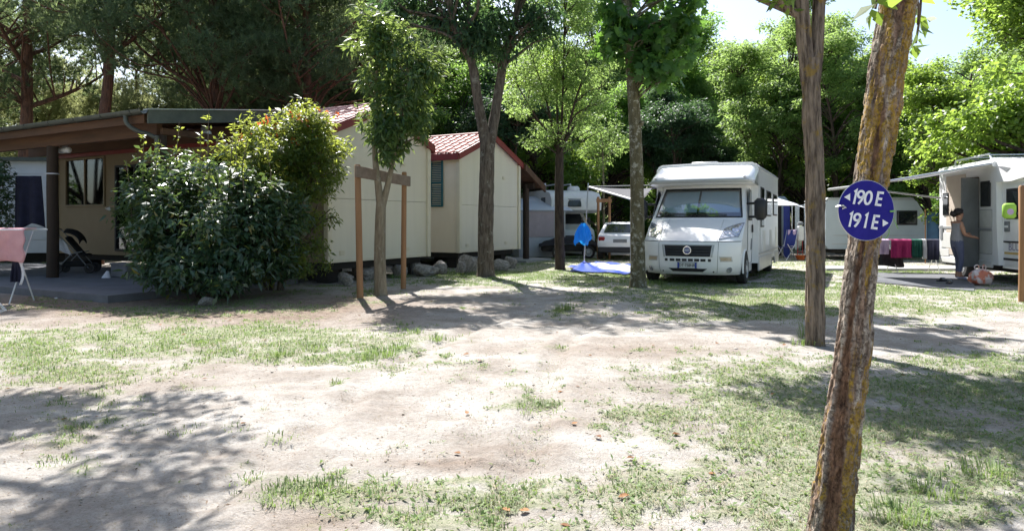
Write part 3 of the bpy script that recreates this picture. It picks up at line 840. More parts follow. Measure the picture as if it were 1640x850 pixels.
def rough_trunk(np_, path, rad, seg=28, amp=.12, vs=1.6, hs=2.2, seed=0):
    """a trunk tube with fissured, ridged bark in the mesh itself"""
    p = np.asarray(path); r = np.asarray(rad)
    T = unit(np.gradient(p, axis=0))
    a = 2 * PI * np.arange(seg) / seg
    u = np.array([1.0, 0, 0])
    zz = np.concatenate([[0], np.cumsum(np.linalg.norm(np.diff(p, axis=0), axis=1))])
    rings = []
    for i in range(len(p)):
        uu = u - T[i] * u.dot(T[i]); uu /= np.linalg.norm(uu); w = np.cross(T[i], uu)
        q = np.stack([np.cos(a) * hs, np.sin(a) * hs, np.full(seg, zz[i] * vs)], 1)
        n1 = fbm(q, 3, seed); n2 = fbm(q * np.array([3.2, 3.2, 1.6]), 3, seed + 7)
        k = 1 + amp * (n1 - .5) * 2.2 + amp * .8 * (np.abs(n2 - .5) * 2 - .3)
        rings.append(p[i] + (np.cos(a)[:, None] * uu + np.sin(a)[:, None] * w) * (r[i] * k)[:, None])
    np_.V.append(np.concatenate(rings))
    kk = np.arange(seg); k2 = (kk + 1) % seg
    for i in range(len(p) - 1):
        np_.Q.append(np.stack([i * seg + kk, i * seg + k2, (i + 1) * seg + k2, (i + 1) * seg + kk], 1) + np_.n)
    np_.n += len(p) * seg

# ---- staked young tree with long drooping leaves
def A(*p): return np.array(p, float)
base = G(610, 473)
t = thing('young_tree', 'young leafy tree with a forked pale trunk tied between two wooden stakes', 'tree', base)
rg = np.random.default_rng(3)
s1 = stem([(0, 0, -.05), (-.02, 0, .8), (.0, 0, 1.75), (.02, .05, 1.9)], .125, .085, 6, .35)
s2 = stem([(.0, 0, 1.7), (-.05, -.03, 2.2), (-.12, 0, 2.9), (-.1, .1, 4.4), (-.15, 0, 5.3)], .085, .015)
s3 = stem([(.02, 0, 1.7), (.14, .03, 2.2), (.26, 0, 2.75), (.45, -.05, 3.8), (.55, 0, 4.9)], .075, .012)
n_ = NP()
rough_trunk(n_, *s1, seg=20, amp=.05, seed=4); n_.tube(*s2, 10); n_.tube(*s3, 10)
C = np.concatenate([crown_points(rg, 64, (.3, 0, 4.0), (.66, .66, 1.25), .15), crown_points(rg, 14, (-.15, 0, 5.1), (.36, .4, .5), .2), crown_points(rg, 12, (.85, 0, 4.6), (.34, .4, .6), .2), crown_points(rg, 20, (.15, -.1, 3.0), (.42, .5, .45), .1), crown_points(rg, 5, (.85, 0, 3.2), (.2, .3, .4), .2)])
limbs(n_, rg, [s2, s3], C, .03, 4)
n_.build('trunk', M['bark_pale'], t)
d = foliage(rg, C, rg.uniform(.15, .28, len(C)), 56, .165, .048, .35, .6, .85, .9, lv=.45)
leaf_obj('crown', d, M['leaf_ash'], t, .2)
# ---- Y shaped tree in front of the second cabin
base = G(778, 443)
t = thing('forked_tree', 'tall dark trunked tree forking into a wide V in front of the second cabin', 'tree', base)
rg = np.random.default_rng(5)
def rel(px, py, D): return np.array(P(px, py, D) - base)
s1 = stem([(0, 0, -.05), (.0, 0, 1.5), (.03, 0, 2.9), rel(781, 215, 18)], .215, .19, 12, .35)
s2 = stem([rel(779, 235, 18), rel(766, 165, 17.9), rel(755, 100, 17.8), rel(737, 62, 17.7), rel(722, 20, 17.6), rel(716, -60, 17.5), rel(700, -160, 17.5)], .15, .04, 8)
s3 = stem([rel(784, 235, 18), rel(795, 170, 18.2), rel(806, 100, 18.3), rel(820, 55, 18.4), rel(830, 0, 18.4), rel(836, -80, 18.5), rel(850, -180, 18.5)], .15, .04, 8)
s4 = stem([rel(753, 85, 17.8), rel(750, 40, 17.9), rel(752, -60, 18)], .07, .03)
n_ = NP()
rough_trunk(n_, *s1, seg=26, amp=.10, seed=14)
for s in (s2, s3): rough_trunk(n_, *s, seg=18, amp=.09, seed=15)
n_.tube(*s4, 8)
zt = rel(770, 20, 18)
C = np.concatenate([crown_points(rg, 80, (0, 0, 8.7), (3.0, 2.5, 1.8), .15), crown_points(rg, 26, (.2, 0, 6.5), (1.2, 1.0, .7), .2), crown_points(rg, 14, (-1.2, 0, 6.9), (.8, .8, .7), .2), crown_points(rg, 9, (1.6, 0, 6.7), (.5, .6, .7), .2), crown_points(rg, 9, (-2.2, 0, 7.0), (.5, .6, .6), .2)])
limbs(n_, rg, [s2, s3, s4], C, .05, 5)
n_.build('trunk', M['bark_grey'], t)
leaf_obj('crown', foliage(rg, C, rg.uniform(.28, .6, len(C)), 88, .19, .065, .4, .6, .8, .9, lv=.45), M['leaf_dark'], t, .2)  # evergreen tone reused: this crown's own shade is put into the leaf colour
# ---- slim tree with an airy fan of branches
base = G(897, 432)
t = thing('airy_tree', 'slim tree with a fan of thin branches and airy light green foliage', 'tree', base)
rg = np.random.default_rng(6)
def rel(px, py, D): return np.array(P(px, py, D) - base)
s1 = stem([(0, 0, -.05), (-.03, 0, 2.0), rel(896, 245, 20.7)], .15, .12, 10, .3)
st = []
for (a, b) in (((872, 150), (840, 60)), ((890, 130), (880, 10)), ((902, 130), (905, -30)), ((925, 150), (960, 50)), ((935, 180), (975, 120)), ((860, 190), (825, 130))):
    st.append(stem([rel(896, 250, 20.7), rel(896 + (a[0] - 896) * .4, 215, 20.7 + rg.uniform(-.4, .4)), rel(a[0], a[1], 20.7 + rg.uniform(-.8, .8)), rel(b[0], b[1], 20.7 + rg.uniform(-1.2, 1.2))], .06, .012))
n_ = NP()
rough_trunk(n_, *s1, seg=18, amp=.07, seed=24)
for s in st: n_.tube(*s, 7)
C = np.concatenate([crown_points(rg, 150, (.1, 0, 5.9), (1.95, 1.7, 2.5), .1), crown_points(rg, 40, (.1, 0, 8.4), (1.4, 1.4, 1.2), .1)])
limbs(n_, rg, st, C, .022, 4)
n_.build('trunk', M['bark_dark'], t)
leaf_obj('crown', foliage(rg, C, rg.uniform(.22, .48, len(C)), 120, .11, .04, .8, .4, .25, .6), M['leaf_light'], t, .1)
# ---- broad leaved tree in front of the motorhome
base = G(1022, 460)
t = thing('maple_tree', 'mossy straight trunk with large lobed leaves in front of the white motorhome', 'tree', base)
rg = np.random.default_rng(7)
def rel(px, py, D): return np.array(P(px, py, D) - base)
s1 = stem([(0, 0, -.05), (-.02, 0, 1.5), rel(1019, 250, 15), rel(1012, 120, 15), rel(1000, 0, 15), rel(996, -120, 15)], .165, .10, 9, .35)
n_ = NP()
rough_trunk(n_, *s1, seg=24, amp=.05, seed=34)
n_.tube(smooth_path([rel(1017, 205, 15), rel(1026, 200, 14.9), rel(1029, 195, 14.9)], 3), [.06, .055, .045] + [.045] * 4, 8)
C = np.concatenate([crown_points(rg, 46, (.0, 0, 7.8), (1.6, 1.6, 1.7), .2), crown_points(rg, 9, (.6, -.2, 5.5), (.45, .6, .6), .2), crown_points(rg, 7, (.45, -.3, 4.75), (.5, .5, .35), .2), crown_points(rg, 7, (-.55, -.1, 5.7), (.35, .4, .6), .2), crown_points(rg, 4, (.95, 0, 6.1), (.3, .5, .4), .2), crown_points(rg, 8, (.1, .1, 5.6), (.3, .4, .9), .2)])
limbs(n_, rg, [s1], C, .04, 5)
n_.build('trunk', M['bark_green'], t)
lobed_obj('crown', foliage(rg, C, rg.uniform(.25, .5, len(C)), 38, .20, .1, .6, .5, .55, .8, lv=.4), M['leaf_maple'], t)
# ---- second tree from the front, twin stemmed above
base = G(1305, 552)
t = thing('furrowed_tree', 'upright tree with deeply furrowed brown bark splitting into two stems', 'tree', base)
rg = np.random.default_rng(8)
def rel(px, py, D): return np.array(P(px, py, D) - base)
s1 = stem([(0, 0, -.06), (.0, 0, .6), rel(1306, 330, 7.9), rel(1300, 180, 7.9), rel(1297, 95, 7.9)], .104, .098, 30, .30)
s2 = stem([rel(1296, 135, 7.9), rel(1288, 70, 7.9), rel(1284, 10, 7.9), rel(1281, -60, 7.9), rel(1270, -170, 7.9), rel(1230, -330, 8.2)], .092, .05, 14)
s3 = stem([rel(1301, 135, 7.95), rel(1308, 70, 7.98), rel(1311, 10, 8.0), rel(1314, -60, 8), rel(1330, -170, 8.1), rel(1380, -320, 8.2)], .080, .05, 14)
n_ = NP()
for s, k in ((s1, 44), (s2, 45), (s3, 46)): rough_trunk(n_, *s, seg=80, amp=.17, vs=3.4, hs=4.8, seed=k)
C = np.concatenate([crown_points(rg, 30, (-.6, .9, 5.6), (1.7, 1.6, 1.1), .2), crown_points(rg, 22, (.9, .4, 6.2), (1.6, 1.5, 1.2), .2), crown_points(rg, 12, (-2.3, -.7, 5.6), (1.0, .7, .4), .2), crown_points(rg, 36, (-1.1, 2.0, 5.9), (1.6, 1.0, .6), .2), crown_points(rg, 26, (.6, 2.3, 6.0), (1.3, 1.0, .6), .2), crown_points(rg, 20, (1.9, .8, 5.9), (1.2, 1.2, .6), .2)])
C = C[(C[:, 2] > 4.35 + .40 * np.clip(C[:, 1], 0, 9))]
limbs(n_, rg, [s2, s3], C, .05, 6)
n_.build('trunk', M['bark_brown'], t)
sp = np.array([rel(1258, 12, 7.8), rel(1250, -5, 7.8), rel(1266, -2, 7.7), rel(1244, 4, 7.9)])
C2 = np.concatenate([C, sp])
leaf_obj('crown', foliage(rg, C2, np.concatenate([rg.uniform(.38, .6, len(C)), np.full(len(sp), .1)]), 130, .15, .065, .6, .5, .5, .7), M['leaf_linden'], t, .15)
# ---- front tree carrying the sign
def front_tree():
    base = Vector((1.405, 3.05, 0))
    t = thing('leaning_tree', 'leaning front trunk with peeling bark and orange lichen that carries the blue sign', 'tree', base)
    rg = np.random.default_rng(9)
    def rel(px, py, D): return np.array(P(px, py, D) - base)
    pts = [(0, 0, -.08), rel(1335, 800, 3.05), rel(1347, 700, 3.05), rel(1362, 590, 3.05), rel(1373, 480, 3.05), rel(1384, 380, 3.06), rel(1395, 290, 3.07), rel(1408, 200, 3.08), rel(1423, 100, 3.08), rel(1437, 20, 3.08), rel(1446, -60, 3.08), rel(1462, -220, 3.1), rel(1500, -420, 3.1)]
    p = smooth_path(pts, 48)
    seg = 200
    zz = np.concatenate([[0], np.cumsum(np.linalg.norm(np.diff(p, axis=0), axis=1))])
    wid = np.interp(p[:, 2], [-.1, 0, .3, .6, 1.0, 1.3, 1.6, 2.4, 3.2], [.104, .091, .083, .073, .065, .063, .071, .075, .08])
    T = unit(np.gradient(p, axis=0))
    a = 2 * PI * np.arange(seg) / seg
    V, cav, lic, inr = [], [], [], []
    for i in range(len(p)):
        uu = np.array([1.0, 0, 0]) - T[i] * T[i][0]; uu /= np.linalg.norm(uu); w = np.cross(T[i], uu)
        ca, sa = np.cos(a), np.sin(a)
        z = zz[i]
        q = np.stack([ca * 1.15, sa * 1.15, np.full(seg, z * 1.7)], 1)
        lump = fbm(q, 3, 61)
        tw = a + .25 * math.sin(z * 2.1)
        qf = np.stack([np.cos(tw) * 3.4, np.sin(tw) * 3.4, np.full(seg, z * 3.0)], 1)
        ridge = np.abs(fbm(qf, 4, 63) - .5) * 2
        fineq = np.stack([ca * 7, sa * 7, np.full(seg, z * 40)], 1)
        fine = fbm(fineq, 4, 65)
        plate = fbm(np.stack([ca * 3.6, sa * 3.6, np.full(seg, z * 18)], 1), 2, 67)
        # long split down the left of the side we see, widest near the ground
        c0 = -PI / 2 - .42 - .30 * math.sin(z * 1.4 + .5) + (.12 * math.sin(z * 5))
        wd = np.interp(z, [0, .5, .9, 1.3, 1.5, 1.8, 2.1, 2.4, 3], [.55, .44, .36, .22, .16, .24, .16, .30, .2])
        da = np.abs((a - c0 + PI) % (2 * PI) - PI)
        split = 1 - sstep(wd * .45, wd, da + (fine - .5) * .3)
        split = split * sstep(.2, .45, .5 + .5 * math.sin(z * 2.0 + .3) + .25)
        lip = np.exp(-((da - wd * 1.15) / .14) ** 2)
        k = 1 + .12 * (lump - .5) + .16 * (ridge - .35) * .8 + .12 * (fine - .5) + .085 * sstep(.50, .56, plate) - .20 * split + .08 * lip
        # knots
        for (kz, ka, kr, kh) in ((.98, -PI / 2 + .75, .10, .16), (2.02, -.25, .04, .16), (1.80, -PI / 2 - .2, .06, .10), (.55, -PI / 2 - .9, .12, .14)):
            k = k + kh * np.exp(-(((a - ka + PI) % (2 * PI) - PI) / (kr * 6)) ** 2 - ((z - kz) / kr) ** 2)
        V.append(p[i] + (ca[:, None] * uu + sa[:, None] * w) * (wid[i] * k)[:, None])
        cav.append(np.clip((.35 - ridge) * 2 + (.5 - fine) * 1.2, 0, 1))
        hl = fbm(np.stack([ca * 3.2, sa * 3.2, np.full(seg, z * 6.5)], 1), 5, 71)
        amt = np.interp(z, [0, .2, .5, .9, 1.2, 1.5, 1.7, 2.0, 2.4, 3], [.38, .50, .54, .37, .42, .58, .70, .64, .56, .52])
        side = .10 * np.cos(a + PI / 2 - .5)
        lic.append(sstep(.0, .09, hl - (1 - amt) + side - .045 - .25 * split))
        inr.append(np.clip(split + .55 * sstep(.50, .62, fbm(np.stack([ca * 2.2, sa * 2.2, np.full(seg, z * 2.4)], 1), 4, 73) - .16 * np.cos(a + PI / 2 + .9 - PI)), 0, 1))
    V = np.concatenate(V)
    kk = np.arange(seg); k2 = (kk + 1) % seg
    Q = np.concatenate([np.stack([i * seg + kk, i * seg + k2, (i + 1) * seg + k2, (i + 1) * seg + kk], 1) for i in range(len(p) - 1)])
    m, nt, N, L, b = nodes_of('peeling_bark')
    def attr(n):
        x = N.new('ShaderNodeAttribute'); x.attribute_name = n; return x.outputs['Fac']
    tc = N.new('ShaderNodeTexCoord')
    def noise(s, st=(1, 1, .35), d=8):
        mp = N.new('ShaderNodeMapping'); mp.inputs['Scale'].default_value = st
        L.new(tc.outputs['Object'], mp.inputs[0])
        n = N.new('ShaderNodeTexNoise'); n.inputs['Scale'].default_value = s; n.inputs['Detail'].default_value = d; n.inputs['Roughness'].default_value = .75
        L.new(mp.outputs[0], n.inputs['Vector']); return n.outputs['Fac']
    def ramp(f, p0, c0, p1, c1):
        r = N.new('ShaderNodeValToRGB'); e = r.color_ramp.elements
        e[0].position, e[0].color, e[1].position, e[1].color = p0, (*c0, 1), p1, (*c1, 1)
        L.new(f, r.inputs[0]); return r.outputs[0]
    def mix(f, x, y):
        k = N.new('ShaderNodeMix'); k.data_type = 'RGBA'; L.new(f, k.inputs[0]); L.new(x, k.inputs[6]); L.new(y, k.inputs[7]); return k.outputs[2]
    outer = ramp(noise(44, (1, 1, .8)), .36, (.21, .16, .125), .60, (.60, .53, .45))
    vo = N.new('ShaderNodeTexVoronoi'); vo.feature = 'DISTANCE_TO_EDGE'; vo.inputs['Scale'].default_value = 34
    vc = N.new('ShaderNodeTexVoronoi'); vc.inputs['Scale'].default_value = 34
    mpv = N.new('ShaderNodeMapping'); mpv.inputs['Scale'].default_value = (1, 1, .5)
    dn = N.new('ShaderNodeTexNoise'); dn.inputs['Scale'].default_value = 40; dn.inputs['Detail'].default_value = 5
    L.new(tc.outputs['Object'], dn.inputs['Vector'])
    dm = N.new('ShaderNodeMix'); dm.data_type = 'RGBA'; dm.blend_type = 'LINEAR_LIGHT'; dm.inputs[0].default_value = .035
    L.new(tc.outputs['Object'], dm.inputs[6]); L.new(dn.outputs['Color'], dm.inputs[7])
    L.new(dm.outputs[2], mpv.inputs[0]); L.new(mpv.outputs[0], vo.inputs['Vector']); L.new(mpv.outputs[0], vc.inputs['Vector'])
    sc_ = N.new('ShaderNodeSeparateColor'); L.new(vc.outputs['Color'], sc_.inputs[0])
    cell = ramp(sc_.outputs[0], .1, (.62, .58, .55), .9, (1.15, 1.12, 1.08))
    mu = N.new('ShaderNodeMix'); mu.data_type = 'RGBA'; mu.blend_type = 'MULTIPLY'; mu.inputs[0].default_value = .9
    L.new(outer, mu.inputs[6]); L.new(cell, mu.inputs[7]); outer = mu.outputs[2]
    ck = N.new('ShaderNodeMapRange'); ck.inputs[1].default_value = 0; ck.inputs[2].default_value = .05; ck.inputs[3].default_value = .6; ck.inputs[4].default_value = 0
    L.new(vo.outputs['Distance'], ck.inputs[0])
    dk0 = N.new('ShaderNodeRGB'); dk0.outputs[0].default_value = (.06, .038, .026, 1)
    outer = mix(ck.outputs[0], outer, dk0.outputs[0])
    inner = ramp(noise(34), .38, (.12, .065, .042), .62, (.38, .22, .135))
    lich = ramp(noise(48, (1, 1, 1)), .35, (.27, .15, .02), .66, (.50, .33, .05))
    col = mix(attr('inner_bark'), outer, inner)
    dk = N.new('ShaderNodeRGB'); dk.outputs[0].default_value = (.055, .033, .022, 1)
    f = N.new('ShaderNodeMath'); f.operation = 'MULTIPLY'; f.inputs[1].default_value = .6
    L.new(attr('fissure'), f.inputs[0])
    col = mix(f.outputs[0], col, dk.outputs[0])
    ln = N.new('ShaderNodeMapRange'); ln.inputs[1].default_value = .40; ln.inputs[2].default_value = .56
    L.new(noise(60, (1, 1, .8)), ln.inputs[0])
    lf = N.new('ShaderNodeMath'); lf.operation = 'MULTIPLY'
    L.new(ln.outputs[0], lf.inputs[0]); L.new(attr('lichen'), lf.inputs[1])
    col = mix(lf.outputs[0], col, lich)
    L.new(col, b.inputs['Base Color'])
    b.inputs['Roughness'].default_value = .9
    b.inputs['Specular IOR Level'].default_value = .2
    bp = N.new('ShaderNodeBump'); bp.inputs['Strength'].default_value = .9; bp.inputs['Distance'].default_value = .012
    hb = N.new('ShaderNodeMath'); hb.operation = 'SUBTRACT'; L.new(noise(70, (1, 1, .7)), hb.inputs[0]); L.new(ck.outputs[0], hb.inputs[1]); L.new(hb.outputs[0], bp.inputs['Height']); L.new(bp.outputs[0], b.inputs['Normal'])
    o = np_mesh('trunk', V, [Q], m, t, smooth=True)
    for nm, arr in (('fissure', cav), ('lichen', lic), ('inner_bark', inr)):
        x = o.data.attributes.new(nm, 'FLOAT', 'POINT'); x.data.foreach_set('value', np.concatenate(arr).astype(np.float32))
    n_ = NP()
    # sawn branch stub on the right
    s_ = (p, wid)
    C = np.concatenate([crown_points(rg, 26, (.45, .1, 4.3), (1.3, 1.2, .8), .2)])
    limbs(n_, rg, [(p[-60:], wid[-60:])], C, .04, 6)
    n_.build('branch', M['bark_brown'], t)
    sp = np.array([rel(1402, 14, 3.0), rel(1404, 2, 2.98), rel(1470, 40, 3.15), rel(1462, 12, 3.2), rel(1466, 70, 3.2)])
    n2 = NP(); limbs(n2, rg, [(p[-90:], wid[-90:] * .2)], sp, .008, 5); n2.build('twig', M['bark_brown'], t)
    leaf_obj('crown', foliage(rg, C, rg.uniform(.25, .45, len(C)), 70, .12, .06, .6, .5, .5, .7), M['leaf_linden'], t, .15)
    leaf_obj('leaf_spray', foliage(rg, sp, np.full(len(sp), .045), 5, .085, .045, .2, .5, .9, 1), M['leaf_linden'], t, .15, 'stuff')
    return t, p, wid
tree_front, ftp, ftw = front_tree()

# ---- shrubs by the porch
def shrub(name, label, base, seed, blobs, per, L, W, mat, stems, barkm, rmin=.2, rmax=.34, extra=None, up=.55, droop=.25):
    rg = np.random.default_rng(seed)
    t = thing(name, label, 'shrub', base)
    C = np.concatenate([crown_points(rg, n, c, r, inn) for n, c, r, inn in blobs])
    C = C[C[:, 2] > .16]
    n_ = NP()
    ss = []
    for (x, y, h) in stems:
        ss.append(stem([(x * .25, y * .25, -.04), (x * .5, y * .5, h * .35), (x, y, h)], .035, .012))
        n_.tube(*ss[-1], 6)
    limbs(n_, rg, ss, C, .016, 4, drop=.3)
    n_.build('stems', barkm, t)
    leaf_obj('foliage', foliage(rg, C, rg.uniform(rmin, rmax, len(C)), per, L, W, up, .7, droop, .85, ctr=(0, 0, blobs[0][1][2] * .8), lv=.5), mat, t, .18)
    if extra: extra(t, rg)
    return t
def laurel_extra(t, rg):
    n_ = NP(); C = []
    for (x, y, h0, h) in ((-.55, 0, 2.4, 3.3), (.05, -.1, 2.5, 3.5), (.38, 0, 2.5, 3.3), (.5, .1, 2.4, 3.15), (-1.2, 0, 2.4, 3.1), (-.3, .2, 2.5, 3.15), (.2, -.3, 2.5, 3.1), (1.0, .1, 2.3, 2.95), (-.9, -.2, 2.3, 2.95), (-1.5, .1, 2.0, 2.6), (.75, -.2, 2.4, 3.0)):
        s = stem([(x, y, h0 - .5), (x + rg.normal(0, .04), y, h0), (x + rg.normal(0, .1), y, h)], .012, .004); n_.tube(*s, 5)
        for z in np.arange(.35, 1.0, .08): C.append(s[0][int(z * (len(s[0]) - 1))])
    n_.build('shoot_stems', M['bark_brown'], t)['kind'] = 'stuff'
    C = np.array(C)
    leaf_obj('shoots', foliage(rg, C, np.full(len(C), .05), 5, .085, .035, .3, .8, -.3, 1), M['leaf_photinia'], t, .2, 'stuff')
b1 = G(335, 478)
shrub('laurel_bush', 'large dark glossy bush with upright shoots in front of the porch', b1, 31,
      [(150, (0, .15, 1.35), (1.6, 1.3, 1.2), .4), (40, (.75, 0, 1.2), (1.0, 1.0, 1.0), .4), (44, (-.95, 0, 1.75), (.85, .8, 1.05), .4), (26, (.1, -.5, .55), (1.35, .8, .4), .3)],
      68, .145, .054, M['leaf_laurel'], [(-.8, .1, 1.6), (0, .3, 2.0), (.7, .1, 1.5), (.3, -.4, 1.1), (-.4, -.3, 1.3), (1.1, 0, 1.0)], M['bark_dark'], .2, .34, laurel_extra)
def red_extra(t, rg):
    C = []
    for (px, py) in ((420, 205), (428, 198), (440, 205), (466, 190), (476, 192), (382, 228), (412, 247), (448, 222), (455, 215), (470, 232), (500, 226), (520, 185), (430, 215), (386, 233), (405, 215), (540, 190), (490, 200)):
        C.append(np.array(P(px, py - 4, 13.9 + rg.uniform(-.5, .4)) - t.location))
    C = np.array(C)
    leaf_obj('red_shoots', foliage(rg, C, np.full(len(C), .08), 5, .11, .036, .1, .9, -.9, 1), M['leaf_red'], t, .2, 'stuff')
    n_ = NP()
    for (x1, z1, x2, z2, y) in ((.55, .9, 1.15, 1.7, .1), (.7, 1.1, 1.3, 1.55, -.1), (.6, 1.0, 1.0, 2.1, .2), (.3, .5, .8, 1.3, -.3)):
        s = stem([(.1, 0, 0), (x1 * .7, y * .5, z1 * .8), (x1, y, z1), ((x1 + x2) / 2, y, (z1 + z2) / 2 + .1), (x2, y, z2)], .035, .012); n_.tube(*s, 6)
    n_.build('bare_branch', M['bark_grey'], t)
b2 = Vector((-5.0, 14.35, 0))
shrub('photinia_bush', 'tall bright green bush with red new leaves at the corner of the first cabin', b2, 32,
      [(110, (.1, 0, 2.7), (1.2, 1.0, 1.0), .25), (36, (.85, 0, 2.9), (.75, .7, .75), .3), (60, (.1, 0, 1.5), (1.1, .8, 1.1), .2), (26, (.3, -.1, .7), (.9, .7, .6), .2), (18, (.75, 0, 3.55), (.5, .5, .35), .3)],
      95, .105, .038, M['leaf_photinia'], [(-.3, .1, 2.0), (.3, .1, 2.6), (.7, 0, 2.2), (0, -.2, 1.7), (-.6, 0, 1.3)], M['bark_grey'], .18, .32, red_extra, .5, .1)
# dark potted shrub at the left edge
b3 = Vector((-12.6, 16.6, 0))
shrub('dark_shrub', 'dark small leaved shrub reaching in at the left edge beside the white cabin', b3, 33, [(34, (0, 0, 2.1), (.75, .6, .85), .3), (16, (-.2, 0, .9), (.5, .5, .6), .3)], 60, .11, .045, M['leaf_laurel'], [(.1, 0, 2.0), (-.2, 0, 1.8)], M['bark_dark'], .2, .3)

# ---- pines
def pine_proto(seed, H, base_h, crown_r, n_tips, tuft_per, trunk_r, spread, bend, matn, tz=.62):
    rg = np.random.default_rng(seed)
    n_ = NP()
    s1 = stem([(0, 0, -.1), (bend * .3, 0, base_h * .5), (bend, bend * .2, base_h), (bend * .8, .1, H * .75), (bend * 1.1, 0, H * .95)], trunk_r, trunk_r * .3, 10, .25)
    rough_trunk(n_, *s1, seg=16, amp=.07, seed=seed)
    mains = []
    for k in range(11):
        z = base_h + (H - base_h) * (.02 + .75 * k / 10)
        az = k * 2.4 + rg.uniform(-.4, .4)
        j = int(np.argmin(np.abs(s1[0][:, 2] - z))); a = s1[0][j]
        L = crown_r * rg.uniform(.55, .95) * (1 - .45 * k / 10)
        e = np.array([math.cos(az), math.sin(az), 0])
        m = stem([a, a + e * L * .35 + [0, 0, .18 * L], a + e * L * .7 + [0, 0, .42 * L], a + e * L + [0, 0, .75 * L]], s1[1][j] * .5, .025)
        n_.tube(*m, 7); mains.append(m)
    C = crown_points(rg, n_tips, (bend, 0, base_h + (H - base_h) * tz), (crown_r, crown_r, (H - base_h) * .52), .25)
    limbs(n_, rg, mains + [(s1[0][len(s1[0]) // 2:], s1[1][len(s1[0]) // 2:])], C, .035, 4)
    # needle tufts
    nt_ = n_tips * tuft_per
    idx = np.repeat(np.arange(n_tips), tuft_per)
    tp = C[idx] + unit(rg.normal(0, 1, (nt_, 3))) * (rg.uniform(0, 1, nt_) ** .6 * spread)[:, None] * np.array([1, 1, .65])
    ax = unit((tp - np.array([bend, 0, base_h + (H - base_h) * .3])) * .25 + rg.normal(0, .35, (nt_, 3)) + np.array([0, 0, 1.0]))
    k = 13
    dv = unit(np.repeat(ax, k, 0) * .75 + rg.normal(0, .55, (nt_ * k, 3)))
    b = np.repeat(tp, k, 0)
    ln = rg.uniform(.16, .30, nt_ * k)[:, None]
    sd = unit(np.cross(dv, rg.normal(0, 1, (nt_ * k, 3)))) * .017
    V = np.stack([b - sd, b + sd, b + dv * ln], 1).reshape(-1, 3)
    return n_, V, np.arange(len(V)).reshape(-1, 3)
def make_pine(label, args, mat):
    n_, V, Fq = pine_proto(*args)
    t = thing('pine_tree', label, 'pine tree', (0, 0, 0), 0, 'pines behind the porch')
    n_.build('trunk', M['bark_pine'], t)
    np_mesh('crown', V, [Fq], mat, t)
    return t
def place(o, px, D, s=1.0, rz=0.0, x=None, y=None, dz=0):
    o.location = ((px - 820) / F * D if x is None else x, D if y is None else y, dz)
    o.rotation_euler = (0, 0, rz); o.scale = (s, s, s)
    return o
pA = make_pine('old pine at the far left with limbs spreading low over the porch roof', (101, 14.0, 5.5, 4.6, 165, 40, .30, .9, .1, None, .55), M['needle'])
place(pA, 38, 30.5, 1.2, .3)
pB = make_pine('pine with a bare reddish trunk leaning behind the porch', (102, 15.0, 7.2, 4.0, 150, 40, .24, .9, .45, None, .55), M['needle'])
place(pB, 153, 23.5, 1.0, 0)
pC = make_pine('pine standing behind the middle of the porch with a fork of orange limbs', (103, 14.0, 5.2, 4.2, 190, 44, .27, .9, .05, None, .52), M['needle'])
place(pC, 342, 24.2, .98, 1.0)
pD = make_pine('dense pale young pine seen low between the old pine trunks', (104, 10.5, 1.0, 3.0, 190, 42, .17, .8, .1, None, .5), M['needle_pale'])
place(pD, 215, 40, 1.05, 0)
for src, px, D, s, rz, lab in (
        (pC, 495, 25, .95, 2.6, 'pine with low spreading limbs behind the first cabin roof'),
        (pC, 575, 33, 1.0, 4.1, 'pine whose crown ends at the patch of sky above the first cabin'),
        (pB, 420, 36, .95, 1.2, 'pine in the second row between the forked pine and the cabin roof'),
        (pA, -70, 34, 1.05, 4.4, 'pine at the left margin behind the old spreading pine'),
        (pC, -190, 33, 1.25, .4, 'pine beyond the left margin above the white cabin'),
        (pD, 60, 39, 1.05, 1.7, 'pale young pine behind the old spreading pine trunk'),
        (pD, 130, 45, 1.15, 3.9, 'pale young pine seen just left of the leaning trunk'),
        (pD, 320, 42, 1.1, 4.4, 'pale young pine behind the forked pine'),
        (pD, 430, 43, 1.1, 5.2, 'pale young pine right of the forked pine'),
        (pD, 545, 44, 1.15, .8, 'pale young pine above the red tiles of the first cabin'),
        (pD, -60, 42, 1.1, 2.9, 'pale young pine at the left margin'),
        (pA, 390, 31, 1.1, .9, 'dark pine just right of the forked orange limbs'),
        (pC, 520, 36, 1.15, 3.4, 'dark pine behind the pine with low spreading limbs'),
        (pC, 330, 47, 1.3, 5.6, 'distant dark pine behind the forked pine'),
        (pC, 450, 48, 1.3, .2, 'distant dark pine above the middle of the porch fascia'),
        (pB, 640, 40, .9, 3.3, 'pine half hidden behind the staked young tree')):
    c = copy_tree(src)
    place(c, px, D, s, rz)
    c['label'] = lab

